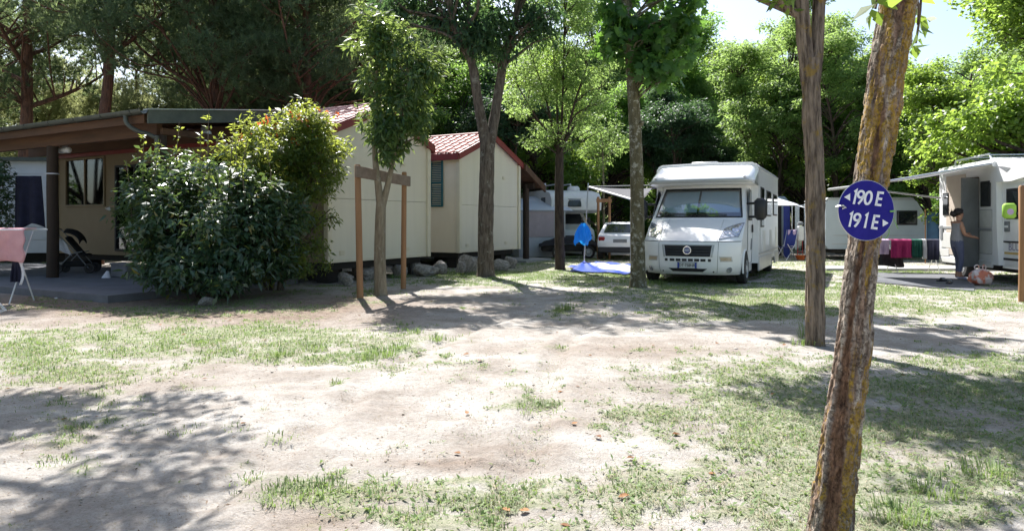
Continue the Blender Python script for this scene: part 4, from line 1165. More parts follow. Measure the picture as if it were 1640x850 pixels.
# ---- deciduous trees behind the pitches
def decid(name, label, seed, H, r_tr, cz, cr, n, per, L, W, mat, barkm, multi=1, rmin=.45, rmax=.8, up=.7, droop=.25, inner=.35, flat=.7, low=None):
    rg = np.random.default_rng(seed)
    t = thing(name, label, 'tree', (0, 0, 0), 0, 'trees behind the pitches')
    n_ = NP(); ss = []
    for k in range(multi):
        az = k * 2.2 + .4; f = .0 if multi == 1 else .9
        e = np.array([math.cos(az), math.sin(az), 0])
        s = stem([e * .12 * (multi > 1) + [0, 0, -.1], e * f * .4 + [0, 0, H * .25], e * f + [rg.normal(0, .1), 0, H * .5], e * f * 1.3 + [rg.normal(0, .3), rg.normal(0, .3), H * (.9 if multi == 1 else .70)]], r_tr / math.sqrt(multi), .04, 7, .25)
        n_.tube(*s, 10); ss.append(s)
    cr_ = np.array(cr, float)
    nl = 7
    parts_ = [crown_points(rg, int(n * .34), (0, 0, cz), cr_ * .72, inner)]
    for k in range(nl):
        az_ = 2.4 * k + rg.uniform(-.4, .4); zz_ = rg.uniform(-.75, .8)
        c_ = np.array([math.cos(az_) * cr_[0] * .62, math.sin(az_) * cr_[1] * .62, cz + zz_ * cr_[2]]) * np.array([1 - .35 * max(0, zz_), 1 - .35 * max(0, zz_), 1])
        parts_.append(crown_points(rg, int(n * .66 / nl * rg.uniform(.6, 1.4)) + 2, c_, cr_ * rg.uniform(.24, .46) * np.array([1, 1, .75]), .2))
    C = np.concatenate(parts_)
    C = C[C[:, 2] > .8]
    if low: C = np.concatenate([C, crown_points(rg, *low)])
    limbs(n_, rg, ss, C, .06, 5)
    n_.build('trunk', barkm, t)
    leaf_obj('crown', foliage(rg, C, rg.uniform(rmin, rmax, len(C)), per, L, W, up, .5, droop, flat, ctr=(0, 0, cz - cr[2] * .4)), mat, t, .12)
    return t
tA = decid('broadleaf_tree', 'broad mid green tree standing left of the mossy trunk far behind the lane', 201, 10.5, .2, 5.9, (3.5, 3.5, 4.8), 190, 270, .14, .065, M['leaf_mid'], M['bark_dark'], 2)
place(tA, 955, 38, 1, 0)
tB = decid('feathery_tree', 'feathery light green tree rising behind the right end of the motorhome roof', 202, 11.5, .19, 6.3, (3.1, 3.1, 5.2), 250, 170, .165, .066, M['leaf_light'], M['bark_dark'], 3, .32, .7, .75, .5, .3, .6)
place(tB, 1240, 34, 1.08, 0)
tC = decid('evergreen_oak', 'dark multi stemmed evergreen tree behind the left of the motorhome roof', 203, 9.0, .2, 6.0, (2.5, 2.5, 2.7), 125, 260, .15, .07, M['leaf_dark'], M['bark_dark'], 4, .4, .7)
place(tC, 1068, 35, 1, 0)
tD = decid('linden_tree', 'bright leafy tree at the right edge above the second motorhome', 204, 10.0, .2, 5.6, (3.4, 3.4, 4.4), 170, 200, .14, .10, M['leaf_linden'], M['bark_dark'], 1, .45, .8, .7, .35)
place(tD, 1740, 17.5, 1, 0)
used = set()
for src, px, D, s, rz, lab in (
        (tA, 705, 33, 1.05, 1.0, 'round green tree just behind the gap between the two cabins'),
        (tB, 735, 36, 1.1, 2.1, 'light green tree seen between the staked tree and the forked tree'),
        (tC, 800, 31, 1.0, 0.7, 'dark bushy tree at the right shoulder of the second cabin roof'),
        (tD, 860, 34, 1.0, 3.0, 'leafy tree with dark trunk beside the grey tent'),
        (tA, 880, 46, 1.15, 4.0, 'tree far behind the overcab motorhome'),
        (tB, 1000, 43, 1.1, 5.0, 'light tree seen just left of the mossy trunk'),
        (tB, 1140, 45, 1.0, 3.6, 'thin tree showing sky between its branches above the motorhome'),
        (tC, 1120, 37, .85, 2.2, 'second dark evergreen above the middle of the motorhome roof'),
        (tA, 1180, 42, .95, 5.3, 'green tree behind the middle of the motorhome roof'),
        (tB, 1345, 31, 1.02, 1.3, 'feathery tree right of the furrowed trunk above the caravan'),
        (tD, 1290, 36, 1.0, .5, 'tree behind the blue and grey tent'),
        (tD, 1425, 31, .80, 1.9, 'dense tree behind the caravan just right of the lichen trunk'),
        (tA, 1500, 28, .82, 2.7, 'dark trunked tree left of the second motorhome'),
        (tD, 1530, 24, .74, 4.4, 'leafy tree directly behind the second motorhome'),
        (tA, 1610, 30, .95, .2, 'broad tree behind the roof of the second motorhome'),
        (tB, 1700, 36, 1.0, 2.4, 'light tree at the right margin behind the second motorhome'),
        (tA, 1400, 44, 1.0, 3.9, 'tree far behind the caravan in the shade'),
        (tD, 640, 34, 1.0, 5.6, 'tree behind the first cabin right of the pines'),
        (tA, 1060, 50, 1.1, 1.1, 'tree far off behind the dark evergreen'),
        (tC, 930, 42, 1.1, 1.9, 'dark tree above the white car'),
        (tA, 660, 44, 1.5, 2.2, 'tall green tree rising above the staked tree at the edge of the pines'),
        (tB, 745, 48, 1.6, .9, 'tall light tree showing through the fork of the dark trunk'),
        (tA, 830, 43, 1.5, 3.1, 'tall green tree just right of the dark fork'),
        (tD, 905, 49, 1.6, 4.1, 'tall tree behind the airy slim tree'),
        (tB, 985, 45, 1.55, 2.8, 'tall light tree left of the broad lobed leaves'),
        (tA, 1075, 46, 1.6, 5.1, 'tall green tree right of the broad lobed leaves'),
        (tD, 1125, 50, 1.5, .3, 'tall tree just left of the gap of sky above the motorhome'),
        (tB, 1270, 46, 1.6, 4.6, 'tall light tree left of the furrowed trunk'),
        (tA, 1345, 48, 1.6, 1.6, 'tall green tree between the two front trunks'),
        (tD, 1420, 45, 1.35, 5.4, 'tall tree just left of the gap of sky at the lichen trunk'),
        (tA, 1520, 50, 1.15, 2.0, 'low rounded tree below the gap of sky right of the lichen trunk'),
        (tB, 1610, 44, 1.5, 3.9, 'tall light tree above the roof rack of the second motorhome'),
        (tA, 1700, 46, 1.6, .6, 'tall tree at the right margin'),
        (tA, 1830, 24, 1.0, 1.1, 'tree beyond the right margin')):
    c = copy_tree(src)
    place(c, px, D, s, rz)
    c['label'] = lab
# tree whose crown hangs over the left of the clearing (trunk outside the picture)
t = decid('overhanging_tree', 'tree just outside the left margin whose crown shades the clearing', 205, 7.5, .17, 6.2, (2.3, 1.8, 1.0), 44, 95, .14, .06, M['leaf_mid'], M['bark_grey'], 1, .3, .55, .6, .4)
t.location = (-7.6, 8.6, 0)
t.children[0]
for ch in t.children:
    if ch.name.startswith('crown'): ch.location = (2.9, -.3, 0)
n_ = NP(); rg = np.random.default_rng(77)
s = stem([(0, 0, 4.2), (1.2, -.1, 5.2), (2.6, -.2, 5.8), (3.8, -.3, 6.2)], .1, .04); n_.tube(*s, 8)
n_.build('branch', M['bark_grey'], t)
# unseen trees shade and mirror in the glass; dark ones added to blacken porch windows
for src, x, y, s_, rz, lab in ((tA, -9, -9, 1.0, .4, 'tree on the near side of the clearing, to the left'), (tD, -17, -4, 1.1, 1.4, 'tree beside the clearing far to the left'), (tC, -22, 4, 1.2, .9, 'unseen dark tree added beside the porch beyond the left margin'), (tC, -22, 20, 1.0, 2.9, 'unseen dark tree added at the far end of the porch'), (tC, -17.5, 12.5, 1.1, 3.9, 'unseen dark tree added before the white cabin beyond the left margin'), (tA, 20, -3, 1.1, 5.2, 'tree beside the clearing far to the right')):
    c = copy_tree(src); place(c, 0, 0, s_, rz, x, y); c['label'] = lab
FAR_LEFT = True
# shrubs and undergrowth along the back
sA = decid('hedge_shrub', 'low green shrub beside the overcab motorhome', 206, 2.2, .06, 1.2, (1.0, .8, 1.0), 46, 170, .10, .045, M['leaf_mid'], M['bark_dark'], 3, .28, .45)
sA['category'] = 'shrub'; sA['group'] = 'shrubs along the back'
place(sA, 955, 33, 1, 0)
for x, y, s, rz, lab in ((-20.5, 18.5, 1.9, .7, 'unseen tall shrub added to close off the far end of the porch'), (-19, 15.2, 1.8, 2.7, 'unseen tall shrub added before the white cabin'), (-23, 21.8, 2.0, 4.7, 'unseen tall shrub added at the corner of the white cabin')):  # out of view, added to block the bright reflection in the porch windows
    c = copy_tree(sA); place(c, 0, 0, s, rz, x, y); c['label'] = lab
for px, D, s, rz, lab in ((1020, 38, 1.2, 2, 'shrub behind the white car'), (1330, 40, 1.6, 3, 'shrub between the tent and the caravan'), (1500, 33, 1.5, 4, 'shrub at the right end of the caravan'),
                          (760, 30, 1.3, 5, 'shrub behind the second cabin'), (1180, 40, 1.5, 1, 'shrub hidden behind the motorhome'), (700, 33, 1.4, .5, 'shrub seen past the corner of the first cabin')):
    c = copy_tree(sA); place(c, px, D, s, rz); c['label'] = lab
rg = np.random.default_rng(88)
nC = 900
ang = rg.uniform(-.85, .85, nC); dist = rg.uniform(52, 62, nC)
C = np.stack([np.tan(ang) * dist, dist, rg.uniform(.5, 1, nC) ** .8 * rg.uniform(1, 13.5, nC)], 1)
right = C[:, 0] > -8
tag(leaf_obj('far_woods', foliage(rg, C[right], rg.uniform(1.0, 2.0, right.sum()), 150, .28, .15, .7, .5, .2, .8), M['leaf_light'], None, .12, 'stuff'), 'wall of far green woods behind the camp')
Cp = C[~right] * np.array([1.1, 1.0, 1.0]); Cp[:, 2] *= 1.15
tag(leaf_obj('far_pine_woods', foliage(rg, Cp, rg.uniform(1.2, 2.2, len(Cp)), 130, .42, .08, .9, .3, -.6, .8), M['needle_pale'], None, .12, 'stuff'), 'far pine woods behind the old pines')
n_ = NP()
for k in range(46):
    a = rg.uniform(-.8, .8); dd = rg.uniform(47, 60); x = math.tan(a) * dd
    n_.tube([(x, dd, -.2), (x + rg.normal(0, .2), dd, 4), (x + rg.normal(0, .5), dd, 9)], [.2, .16, .08], 6)
o = n_.build('far_tree_trunks', M['bark_dark'], None); tag(o, 'trunks of the far woods', kind='stuff')
# ------------------------------------------------------------------ cabins
HG = math.atan2(.873, .487)
def hw(home, x, y, z=0):
    """cabin coordinates (x along the gable, y along the long wall) to world"""
    return Vector((home[0] + .487 * x - .873 * y, home[1] + .873 * x + .487 * y, z))
H1 = (-4.18, 15.5); H2 = (-1.63, 21.0)
TILE = None
def tile_mesh():
    mb = MB()
    w, l = .30, .40
    pr = []
    for k in range(7):
        a = PI * k / 6
        pr.append((-w * .36 * math.cos(a) , .062 * math.sin(a)))
    pr = [(-w * .5, .0)] + pr + [(w * .5, .0)]
    V = []
    for (y, dz, sc) in ((0, .016, 1.0), (l, 0, .94)):
        V += [(x * sc, y, z * sc + dz) for x, z in pr]
    n = len(pr)
    Fs = [(i, i + 1, n + i + 1, n + i) for i in range(n - 1)]
    V += [(x, 0, z - .016) for x, z in pr]
    Fs += [(i, 2 * n + i, 2 * n + i + 1, i + 1) for i in range(n - 1)]
    mb.add(V, Fs)
    return mb
def cabin(label, loc, L, lwm, openings, shutters):
    W_, Z0, ZE, ZR = 3.8, .50, 3.52, 4.28
    t = thing('cabin', label, 'cabin', (*loc, 0), HG, 'cream mobile cabins')
    # gable facing the camera: upper and lower panels either side of a vertical joint
    mid = 1.98
    for (x0, x1) in ((.06, 2.02), (2.03, W_ - .06)):
        mb = MB(); mb.box(((x0 + x1) / 2, .03, (Z0 + mid) / 2), (x1 - x0, .06, mid - Z0 - .006))
        for k in range(9):
            z = Z0 + .16 * (k + 1)
            if z < mid - .05: mb.box(((x0 + x1) / 2, -.001, z), (x1 - x0 - .02, .008, .016))
        mb.build('wall_panel', M['cream'], t)
        zt = lambda x: ZE + (ZR - ZE) * (1 - abs(x - W_ / 2) / (W_ / 2)) - .02
        poly = [(x0, mid + .006), (x1, mid + .006), (x1, zt(x1))] + ([(W_ / 2, zt(W_ / 2))] if x0 < W_ / 2 < x1 else []) + [(x0, zt(x0))]
        mb = MB(); mb.prism(poly, 0, .06, 'xz')
        for k in range(9):
            z = mid + .16 * (k + 1)
            if z < ZE - .08: mb.box(((x0 + x1) / 2, -.001, z), (x1 - x0 - .02, .006, .012))
        mb.build('wall_panel', M['cream'], t)
    for (vx, vz) in ((.45, .72), (2.9, .74), (2.75, 2.95)):
        mb = MB(); mb.box((vx, -.012, vz), (.16, .02, .10), .006)
        for k in range(4): mb.box((vx, -.025, vz - .03 + .02 * k), (.13, .008, .006))
        mb.build('wall_vent', M['cream_trim'], t)
    mb = MB(); mb.box((W_ / 2, -.006, Z0 + .035), (W_ - .16, .02, .07), .004); mb.build('base_trim', M['cream_trim'], t)
    # rear gable, far long wall, floor
    mb = MB()
    mb.prism([(0, Z0), (W_, Z0), (W_, ZE - .02), (W_ / 2, ZR - .03), (0, ZE - .02)], L - .06, L, 'xz')
    mb.box((W_ - .03, L / 2, (Z0 + ZE) / 2), (.06, L - .12, ZE - Z0))
    mb.build('rear_wall', M['cream'], t)
    # long wall facing us, built round its openings
    mb = MB()
    cuts = sorted(openings)
    y = .06
    for (y0, y1, z0, z1, kind) in cuts:
        mb.box((.03, (y + y0) / 2, (Z0 + ZE) / 2), (.06, y0 - y, ZE - Z0))
        if z0 > Z0 + .02: mb.box((.03, (y0 + y1) / 2, (Z0 + z0) / 2), (.06, y1 - y0, z0 - Z0))
        mb.box((.03, (y0 + y1) / 2, (z1 + ZE) / 2), (.06, y1 - y0, ZE - z1))
        y = y1
    mb.box((.03, (y + L - .06) / 2, (Z0 + ZE) / 2), (.06, L - .06 - y, ZE - Z0))
    mb.build('long_wall', lwm, t)
    for (y0, y1, z0, z1, kind) in cuts:
        fr = MB()
        for (a, b_) in ((y0 + .03, .06), (y1 - .03, .06)): fr.box((.0, a, (z0 + z1) / 2), (.09, b_, z1 - z0), .008)
        for zz in (z0 + .03, z1 - .03): fr.box((-.002, (y0 + y1) / 2, zz), (.088, y1 - y0 - .12, .06), .008)
        fr.box((.002, (y0 + y1) / 2, (z0 + z1) / 2), (.07, .05, z1 - z0 - .12), .005)
        wf = fr.build('window' if kind == 'window' else 'door', lwm if kind == 'window' else M['black_plastic'], t)
        g = MB(); g.box((.012, (y0 + y1) / 2, (z0 + z1) / 2), (.008, y1 - y0 - .1, z1 - z0 - .1)); g.build('pane', M['shade_glass'], wf)
        cu = MB()
        cu.grid(lambda a, b_: (.13 + .03 * math.sin(a * 46), y0 + .05 + a * (y1 - y0 - .1), z0 + .05 + b_ * (z1 - z0 - .1)), 60, 2)
        cu.build('curtain', M['black_cloth'], wf, True)
    for (y0, y1, z0, z1) in shutters:
        s = MB()
        fr_ = .06
        for a in (y0 + fr_ / 2, y1 - fr_ / 2): s.box((-.045, a, (z0 + z1) / 2), (.04, fr_, z1 - z0), .006)
        for zz in (z0 + fr_ / 2, (z0 + z1) / 2, z1 - fr_ / 2): s.box((-.0455, (y0 + y1) / 2, zz), (.038, y1 - y0 - 2 * fr_, fr_), .004)
        so = s.build('shutter', M['green_shutter'], t)
        s2 = MB()
        zz = z0 + .10
        while zz < z1 - .08:
            if abs(zz - (z0 + z1) / 2) > .06: s2.box((-.045, (y0 + y1) / 2, zz), (.030, y1 - y0 - 2 * fr_ - .004, .012), 0, 0, 0, R(38))
            zz += .055
        s2.build('louvre_slats', M['green_shutter'], so, kind='stuff')
    # corner trims, base trim
    for (x, y_) in ((.0, .0), (W_, .0), (0, L), (W_, L)):
        mb = MB(); mb.box((x, y_, (Z0 + ZE) / 2 - .03), (.14, .14, ZE - Z0 - .05), .012); mb.build('corner_trim', M['cream_trim'], t)
    # chassis
    mb = MB()
    mb.box((W_ / 2, L / 2, Z0 - .09), (W_ - .3, L - .3, .16))
    for yy in (.5, 3, L - 1):
        for xx in (.5, W_ - .5): mb.box((xx, yy, .18), (.35, .35, .38))
    mb.build('chassis', M['underbody'], t)
    # roof deck, tiles, bargeboards, eaves fascia
    sl = math.atan2(ZR - ZE, W_ / 2)
    rl = math.hypot(W_ / 2, ZR - ZE)
    ov, og = .16, .12
    mb = MB()
    for sgn in (-1, 1):
        e = (W_ / 2 + sgn * (W_ / 2 + ov), ZE - ov * math.tan(sl)); r = (W_ / 2, ZR)
        n_ = Vector((-(r[1] - e[1]), 0, r[0] - e[0])).normalized() * (.05 if sgn < 0 else -.05)
        mb.prism([(e[0], e[1] + .02), (r[0], r[1] + .02), (r[0], r[1] + .07), (e[0], e[1] + .07)], -og + .03, L + og, 'xz')
    roof = mb.build('roof', M['red_trim'], t)
    me = None
    tm = tile_mesh()
    rows = 6
    base_o = None
    step = (rl + ov + .04) / rows
    for j in range(int(L / .30)):
        for i in range(rows):
            yy = -og + .12 + j * .30
            d_ = -ov - .03 + i * step
            x = d_ * math.cos(sl); z = ZE + d_ * math.sin(sl) + .085
            if base_o is None:
                base_o = tm.build('roof_tile', M['tile'], roof, True)
                o = base_o
            else:
                o = bpy.data.objects.new('roof_tile', base_o.data); link(o, roof)
            o.location = (x, yy, z + random.uniform(-.003, .003))
            o.rotation_euler = Matrix(((0, math.cos(sl), -math.sin(sl)), (-1, 0, 0), (0, math.sin(sl), math.cos(sl)))).to_euler()
    # far slope (turned away): its tiles as one piece
    mb = MB()
    for j in range(int(L / .30)):
        for i in range(rows):
            yy = -og + .12 + j * .30; d_ = -ov - .03 + i * step
            x = W_ - d_ * math.cos(sl); z = ZE + d_ * math.sin(sl) + .085
            mb.M = Matrix.Translation((x, yy, z)) @ Matrix(((0, -math.cos(sl), math.sin(sl)), (1, 0, 0), (0, math.sin(sl), math.cos(sl)))).to_4x4()
            mb.v_ = None
            pr = [(-.15, 0), (-.1, .04), (0, .06), (.1, .04), (.15, 0)]
            mb.add([(a, 0, b_ + .016) for a, b_ in pr] + [(a, .4, b_) for a, b_ in pr], [(k, k + 1, 6 + k, 5 + k) for k in range(4)])
    mb.build('far_tiles', M['tile'], roof, True, kind='stuff')
    mb = MB(); mb.tube([(W_ / 2, -og - .01, ZR + .10), (W_ / 2, L + og, ZR + .10)], .085, 10); mb.build('ridge_cap', M['tile'], t, True)
    for sgn in (-1, 1):
        ex, ez = W_ / 2 + sgn * (W_ / 2 + ov + .02), ZE - (ov + .02) * math.tan(sl)
        mb = MB(); mb.prism([(ex, ez - .10), (W_ / 2, ZR - .10), (W_ / 2, ZR + .105), (ex, ez + .105)], -og - .02, -og + .02, 'xz')
        mb.build('bargeboard', M['red_trim'], t)
        mb = MB(); mb.box((ex + sgn * .012, L / 2, ez + .0), (.03, L + 2 * og - .06, .20), .004); mb.build('eaves_board', M['red_trim'], t)
    return t
random.seed(4)
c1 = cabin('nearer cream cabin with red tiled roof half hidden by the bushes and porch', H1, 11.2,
           M['cream_shaded'], [(2.5, 4.2, 2.1, 3.25, 'window'), (6.35, 8.15, .62, 3.05, 'door'), (8.65, 10.72, 1.9, 3.35, 'window')], [])
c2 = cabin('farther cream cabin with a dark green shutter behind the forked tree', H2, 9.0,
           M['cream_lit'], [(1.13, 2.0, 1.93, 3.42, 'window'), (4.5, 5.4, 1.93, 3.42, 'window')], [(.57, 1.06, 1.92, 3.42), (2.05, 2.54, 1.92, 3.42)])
# ---- porch of the first cabin
t = thing('porch', 'dark timber porch with a grey green gutter along the first cabin', 'porch', (*H1, 0), HG)
def P1(x, y, z): return (x, y, z)
Y0, Y1 = 1.85, 12.2
rz_ = lambda x: 3.60 + .138 * (x + 3.1)
mb = MB(); mb.prism([(-3.16, rz_(-3.16) + .02), (1.05, rz_(1.05) + .02), (1.05, rz_(1.05) + .07), (-3.16, rz_(-3.16) + .07)], Y0 - .05, Y1, 'xz'); mb.build('roof', M['roof_felt'], t)
mb = MB(); mb.prism([(-3.15, rz_(-3.15) - .20), (1.06, rz_(1.06) - .20), (1.06, rz_(1.06) + .075), (-3.15, rz_(-3.15) + .075)], Y0 - .10, Y0 - .053, 'xz'); mb.build('fascia_board', M['fascia'], t)
mb = MB(); mb.prism([(-3.17, rz_(-3.17) + .073), (1.06, rz_(1.06) + .073), (1.06, rz_(1.06) + .095), (-3.17, rz_(-3.17) + .095)], Y0 - .13, Y0 + .05, 'xz'); mb.build('edge_trim', M['aluminium'], t)
g = MB()
for k in range(2):
    r0, r1 = (.085, .078)
    pass
nseg = 10
V = []; Fs = []
for yy in (Y0 - .1, Y1):
    for rr in (.088, .080):
        for k in range(nseg + 1):
            a = PI + PI * k / nseg
            V.append((-3.25 + rr * math.cos(a), yy, 3.66 + rr * math.sin(a)))
m_ = nseg + 1
for k in range(nseg):
    Fs.append((k, k + 1, 2 * m_ + k + 1, 2 * m_ + k)); Fs.append((m_ + k, m_ + k + 1, 3 * m_ + k + 1, 3 * m_ + k))
    Fs.append((k, k + 1, m_ + k + 1, m_ + k)); Fs.append((2 * m_ + k, 2 * m_ + k + 1, 3 * m_ + k + 1, 3 * m_ + k))
for kk in (0, nseg):
    Fs.append((kk, m_ + kk, 3 * m_ + kk, 2 * m_ + kk))
g.add(V, Fs)
gut = g.build('gutter', M['gutter'], t, True)
mb = MB()
yy = Y0 + .25
while yy < Y1:
    mb.tube([(-3.25 + .094 * math.cos(PI + PI * k / 8), yy, 3.66 + .094 * math.sin(PI + PI * k / 8)) for k in range(9)], .011, 5); yy += 1.0
mb.build('gutter_clips', M['gutter'], gut, kind='stuff')
mb = MB(); mb.tube(smooth_path([(-3.25, 2.35, 3.58), (-3.25, 2.3, 3.42), (-3.15, 2.15, 3.28), (-2.9, 1.95, 3.16), (-2.86, 1.92, 2.9), (-2.86, 1.92, .2)], 5), .045, 10); mb.build('downpipe', M['gutter'], t, True)
mb = MB(); mb.box((-2.72, (Y0 + Y1) / 2 + .1, 3.36), (.14, Y1 - Y0 - .2, .30), .01); mb.build('front_beam', M['beam_wood'], t)
mb = MB(); mb.box((-3.13, (Y0 + Y1) / 2, 3.50), (.04, Y1 - Y0 - .1, .17), .004); mb.build('eaves_board', M['beam_wood'], t)
mb = MB(); mb.box((-.28, (Y0 + Y1) / 2 + .1, 3.62), (.10, Y1 - Y0 - .2, .34), .01); mb.build('wall_beam', M['beam_wood'], t)
k = 0
yy = Y0 + .05
while yy < Y1:
    mb = MB(); mb.prism([(-3.1, rz_(-3.1) - .12), (1.0, rz_(1.0) - .12), (1.0, rz_(1.0) + .017), (-3.1, rz_(-3.1) + .017)], yy, yy + .09, 'xz'); mb.build('rafter', M['beam_wood'], t)
    yy += .9
for (x, y_, r) in ((-2.72, 6.1, .125), (-2.72, 2.0, .12), (-2.72, 10.6, .12)):
    mb = MB(); mb.tube([(x, y_, .1), (x + .01, y_, 1.2), (x, y_ + .01, 2.2), (x, y_, 3.22)], [r * 1.04, r, r * .98, r * .95], 14); mb.build('post', M['dark_post'], t, True)
mb = MB(); mb.tube([(-2.72 + .13 * math.cos(a), 6.1 + .13 * math.sin(a), 2.57) for a in np.linspace(0, 2 * PI, 17)], .016, 6); mb.tube([(-2.74, 6.24, 2.57), (-2.80, 6.36, 2.58)], .012, 6); mb.build('rope_tie', M['white_cloth'], t)
for (x, y_, z) in ((-1.6, 1.9 + .25, 3.38), (-2.5, 6.0, 3.14)):
    mb = MB(); mb.tube([(x, y_ - .2, z), (x, y_ - .17, z), (x, y_ + .17, z), (x, y_ + .2, z)], [.03, .07, .07, .03], 12)
    lo = mb.build('lamp', M['white_plastic'], t, True)
    mb = MB(); mb.box((x, y_, z + .10), (.06, .16, .12), .01); mb.build('lamp_base', M['grey_plastic'], lo)
mb = MB(); mb.box((-.9, Y0 + .1, 3.30), (3.7, .08, .14), .01); mb.build('cross_beam', M['beam_wood'], t)
# slab under the porch
mb = MB()
corners = [(-4.45, .9), (-.05, .9), (-.05, 12.5), (-4.6, 12.5)]
mb.prism(corners, -.05, .13, 'xy')
o = mb.build('porch_slab', M['concrete'], kind='structure'); o.location = (*H1, 0); o.rotation_euler = (0, 0, HG)
tag(o, 'grey concrete slab under the porch')
# ---- porch beside the second cabin
t = thing('lean_to', 'brown lean to roof on a dark post at the right side of the farther cabin', 'porch', (*H2, 0), HG)
mb = MB(); mb.prism([(3.97, 3.44), (5.55, 2.74), (5.55, 2.80), (3.97, 3.50)], -.15, 6, 'xz'); mb.build('roof', M['brown_wood'], t)
mb = MB(); mb.prism([(3.96, 3.30), (5.58, 2.58), (5.58, 2.82), (3.96, 3.54)], -.22, -.154, 'xz'); mb.build('fascia_board', M['brown_wood'], t)
for y_ in (.35, 5.4):
    mb = MB(); mb.tube([(5.05, y_, -.02), (5.05, y_, 2.86)], .12, 12); mb.build('post', M['dark_post'], t, True)
mb = MB(); mb.box((5.05, 2.9, 2.80), (.14, 5.8, .2), .01); mb.build('front_beam', M['dark_post'], t)
mb = MB(); mb.prism([(3.9, 1.2), (6.2, 1.2), (6.2, 7), (3.9, 7)], -.05, .10, 'xy')
mb = MB(); mb.prism([(3.85, -.3), (5.9, -.3), (5.9, 6.5), (3.85, 6.5)], -.05, .08, 'xy'); o = mb.build('lean_to_slab', M['paver'], kind='structure'); o.location = (*H2, 0); o.rotation_euler = (0, 0, HG); tag(o, 'pale paved floor under the lean to')
# ---- white cabin at the far left
t = thing('white_cabin', 'white board clad cabin wall seen behind the porch post at the far left', 'cabin', (-15.3, 24.5, 0), R(4))
k = 0
z = .35
while z < 3.5:
    mb = MB(); mb.box((-4.5, .03 + .0, z + .235), (9, .06, .465), .006, 0, R(-1.2)); mb.build('siding_board', M['siding_white'], t); z += .47
mb = MB(); mb.box((-4.5, 2.5, 1.95), (8.9, 4.7, 3.2)); mb.build('body', M['siding_white'], t)
mb = MB(); mb.box((-.03, -.04, 1.95), (.16, .12, 3.3), .01); mb.build('corner_trim', M['white_paint'], t)
mb = MB(); mb.prism([(-9.2, 3.62), (.2, 3.62), (.2, 3.75), (-9.2, 3.75)], -.25, 5, 'xz'); mb.build('roof', M['fascia'], t)
mb = MB(); mb.box((-4.5, 2.5, .2), (8.6, 4.2, .36)); mb.build('chassis', M['underbody'], t)
mb = MB(); mb.lathe((-.75, -.01, 3.15), (0, -1, 0), [(.001, .05), (.10, .05), (.13, .03), (.14, 0)], 16); mb.build('round_vent', M['grey_plastic'], t, True)
# ---- rocks under the cabins
def rock_mesh(seed, rr):
    bm = bmesh.new(); bmesh.ops.create_icosphere(bm, subdivisions=3, radius=1)
    co = np.array([v.co[:] for v in bm.verts])
    k = .7 + .5 * fbm(co * 1.1 + seed * 3.1, 3, seed) + .45 * (fbm(co * 3.2, 4, seed + 9) - .5)
    rg = np.random.default_rng(seed)
    for q in unit(rg.normal(0, 1, (9, 3))):
        d = co @ q; lim = rg.uniform(.55, .85)
        k = np.where(d * k > lim, lim / np.maximum(d, 1e-3), k)
    for v, c, kk in zip(bm.verts, co, k): v.co = Vector(c * kk) * 1
    me = bpy.data.meshes.new('rock'); bm.to_mesh(me); bm.free()
    me.materials.append(M['rock'])
    return me
RM = [rock_mesh(s, 1) for s in (1, 2, 3, 4)]
rocks = [(553, 441, 15.9, .30, .2, .22, 'flat pale rock left of the taller wooden stake under the cabin'), (556, 452, 15.3, .24, .2, .2, 'pale rock below the flat one beside the taller stake'),
         (588, 441, 17.0, .34, .3, .26, 'grey rock between the stake and the pale tree trunk'), (640, 437, 17.8, .36, .3, .28, 'grey rock just left of the shorter stake'),
         (680, 440, 18.2, .62, .34, .26, 'long pale boulder right of the shorter stake'), (705, 433, 18.9, .36, .3, .3, 'greyish rock behind the long pale boulder'),
         (664, 432, 18.8, .3, .28, .32, 'bluish rock at the corner of the nearer cabin'), (748, 432, 19.2, .40, .34, .46, 'upright brown boulder left of the forked trunk'),
         (738, 440, 18.9, .24, .22, .3, 'small brown stone leaning on the upright boulder'), (800, 428, 20.2, .5, .34, .28, 'dark flat rock right of the forked trunk'),
         (818, 422, 21.4, .36, .3, .3, 'rounded rock under the right corner of the farther cabin'), (575, 432, 18.2, .28, .25, .26, 'rock in the dark under the nearer cabin'), (330, 487, 11.7, .2, .2, .12, 'half buried stone at the foot of the laurel bush')]
for k, (px, py, D, a, b_, c_, lab) in enumerate(rocks):
    o = bpy.data.objects.new('rock', RM[k % 4]); link(o)
    tag(o, lab, 'rock', 'rocks along the cabins')
    o.location = ((px - 820) / F * D, D, c_ * .55); o.scale = (a * .74, b_ * .74, c_ * .8); o.rotation_euler = (0, 0, k * 1.7)
# ---- stakes of the young tree
sA_, sB_ = G(577, 478), G(646, 463)
t = thing('tree_stakes', 'two round wooden stakes joined by a weathered crossboard', 'tree support', sA_)
v = sB_ - sA_
for (p0, lean, h, r) in ((Vector((0, 0, 0)), (-.05, 0), 2.50, .062), (v, (.02, .0), 2.50, .058)):
    mb = MB(); mb.tube([p0 + Vector((0, 0, -.1)), p0 + Vector((lean[0] * .5, 0, h * .5)), p0 + Vector((lean[0], 0, h - .02)), p0 + Vector((lean[0], 0, h))], [r, r * .97, r * .92, r * .7], 12); mb.build('stake', M['stake_wood'], t, True, angle=50)
mb = MB()
d_ = (v + Vector((.07, 0, 0)))
ax = Vector((d_.x, d_.y, 0)).normalized(); nrm = Vector((-ax.y, ax.x, 0))
c_ = Vector((-.05, 0, 0)) + d_ * .47 + nrm * (-.085)
mb.box((c_.x, c_.y, 2.33), (d_.length + .30, .045, .21), .006, math.atan2(ax.y, ax.x), 0, R(1.5)); mb.build('crossboard', M['grey_wood'], t)
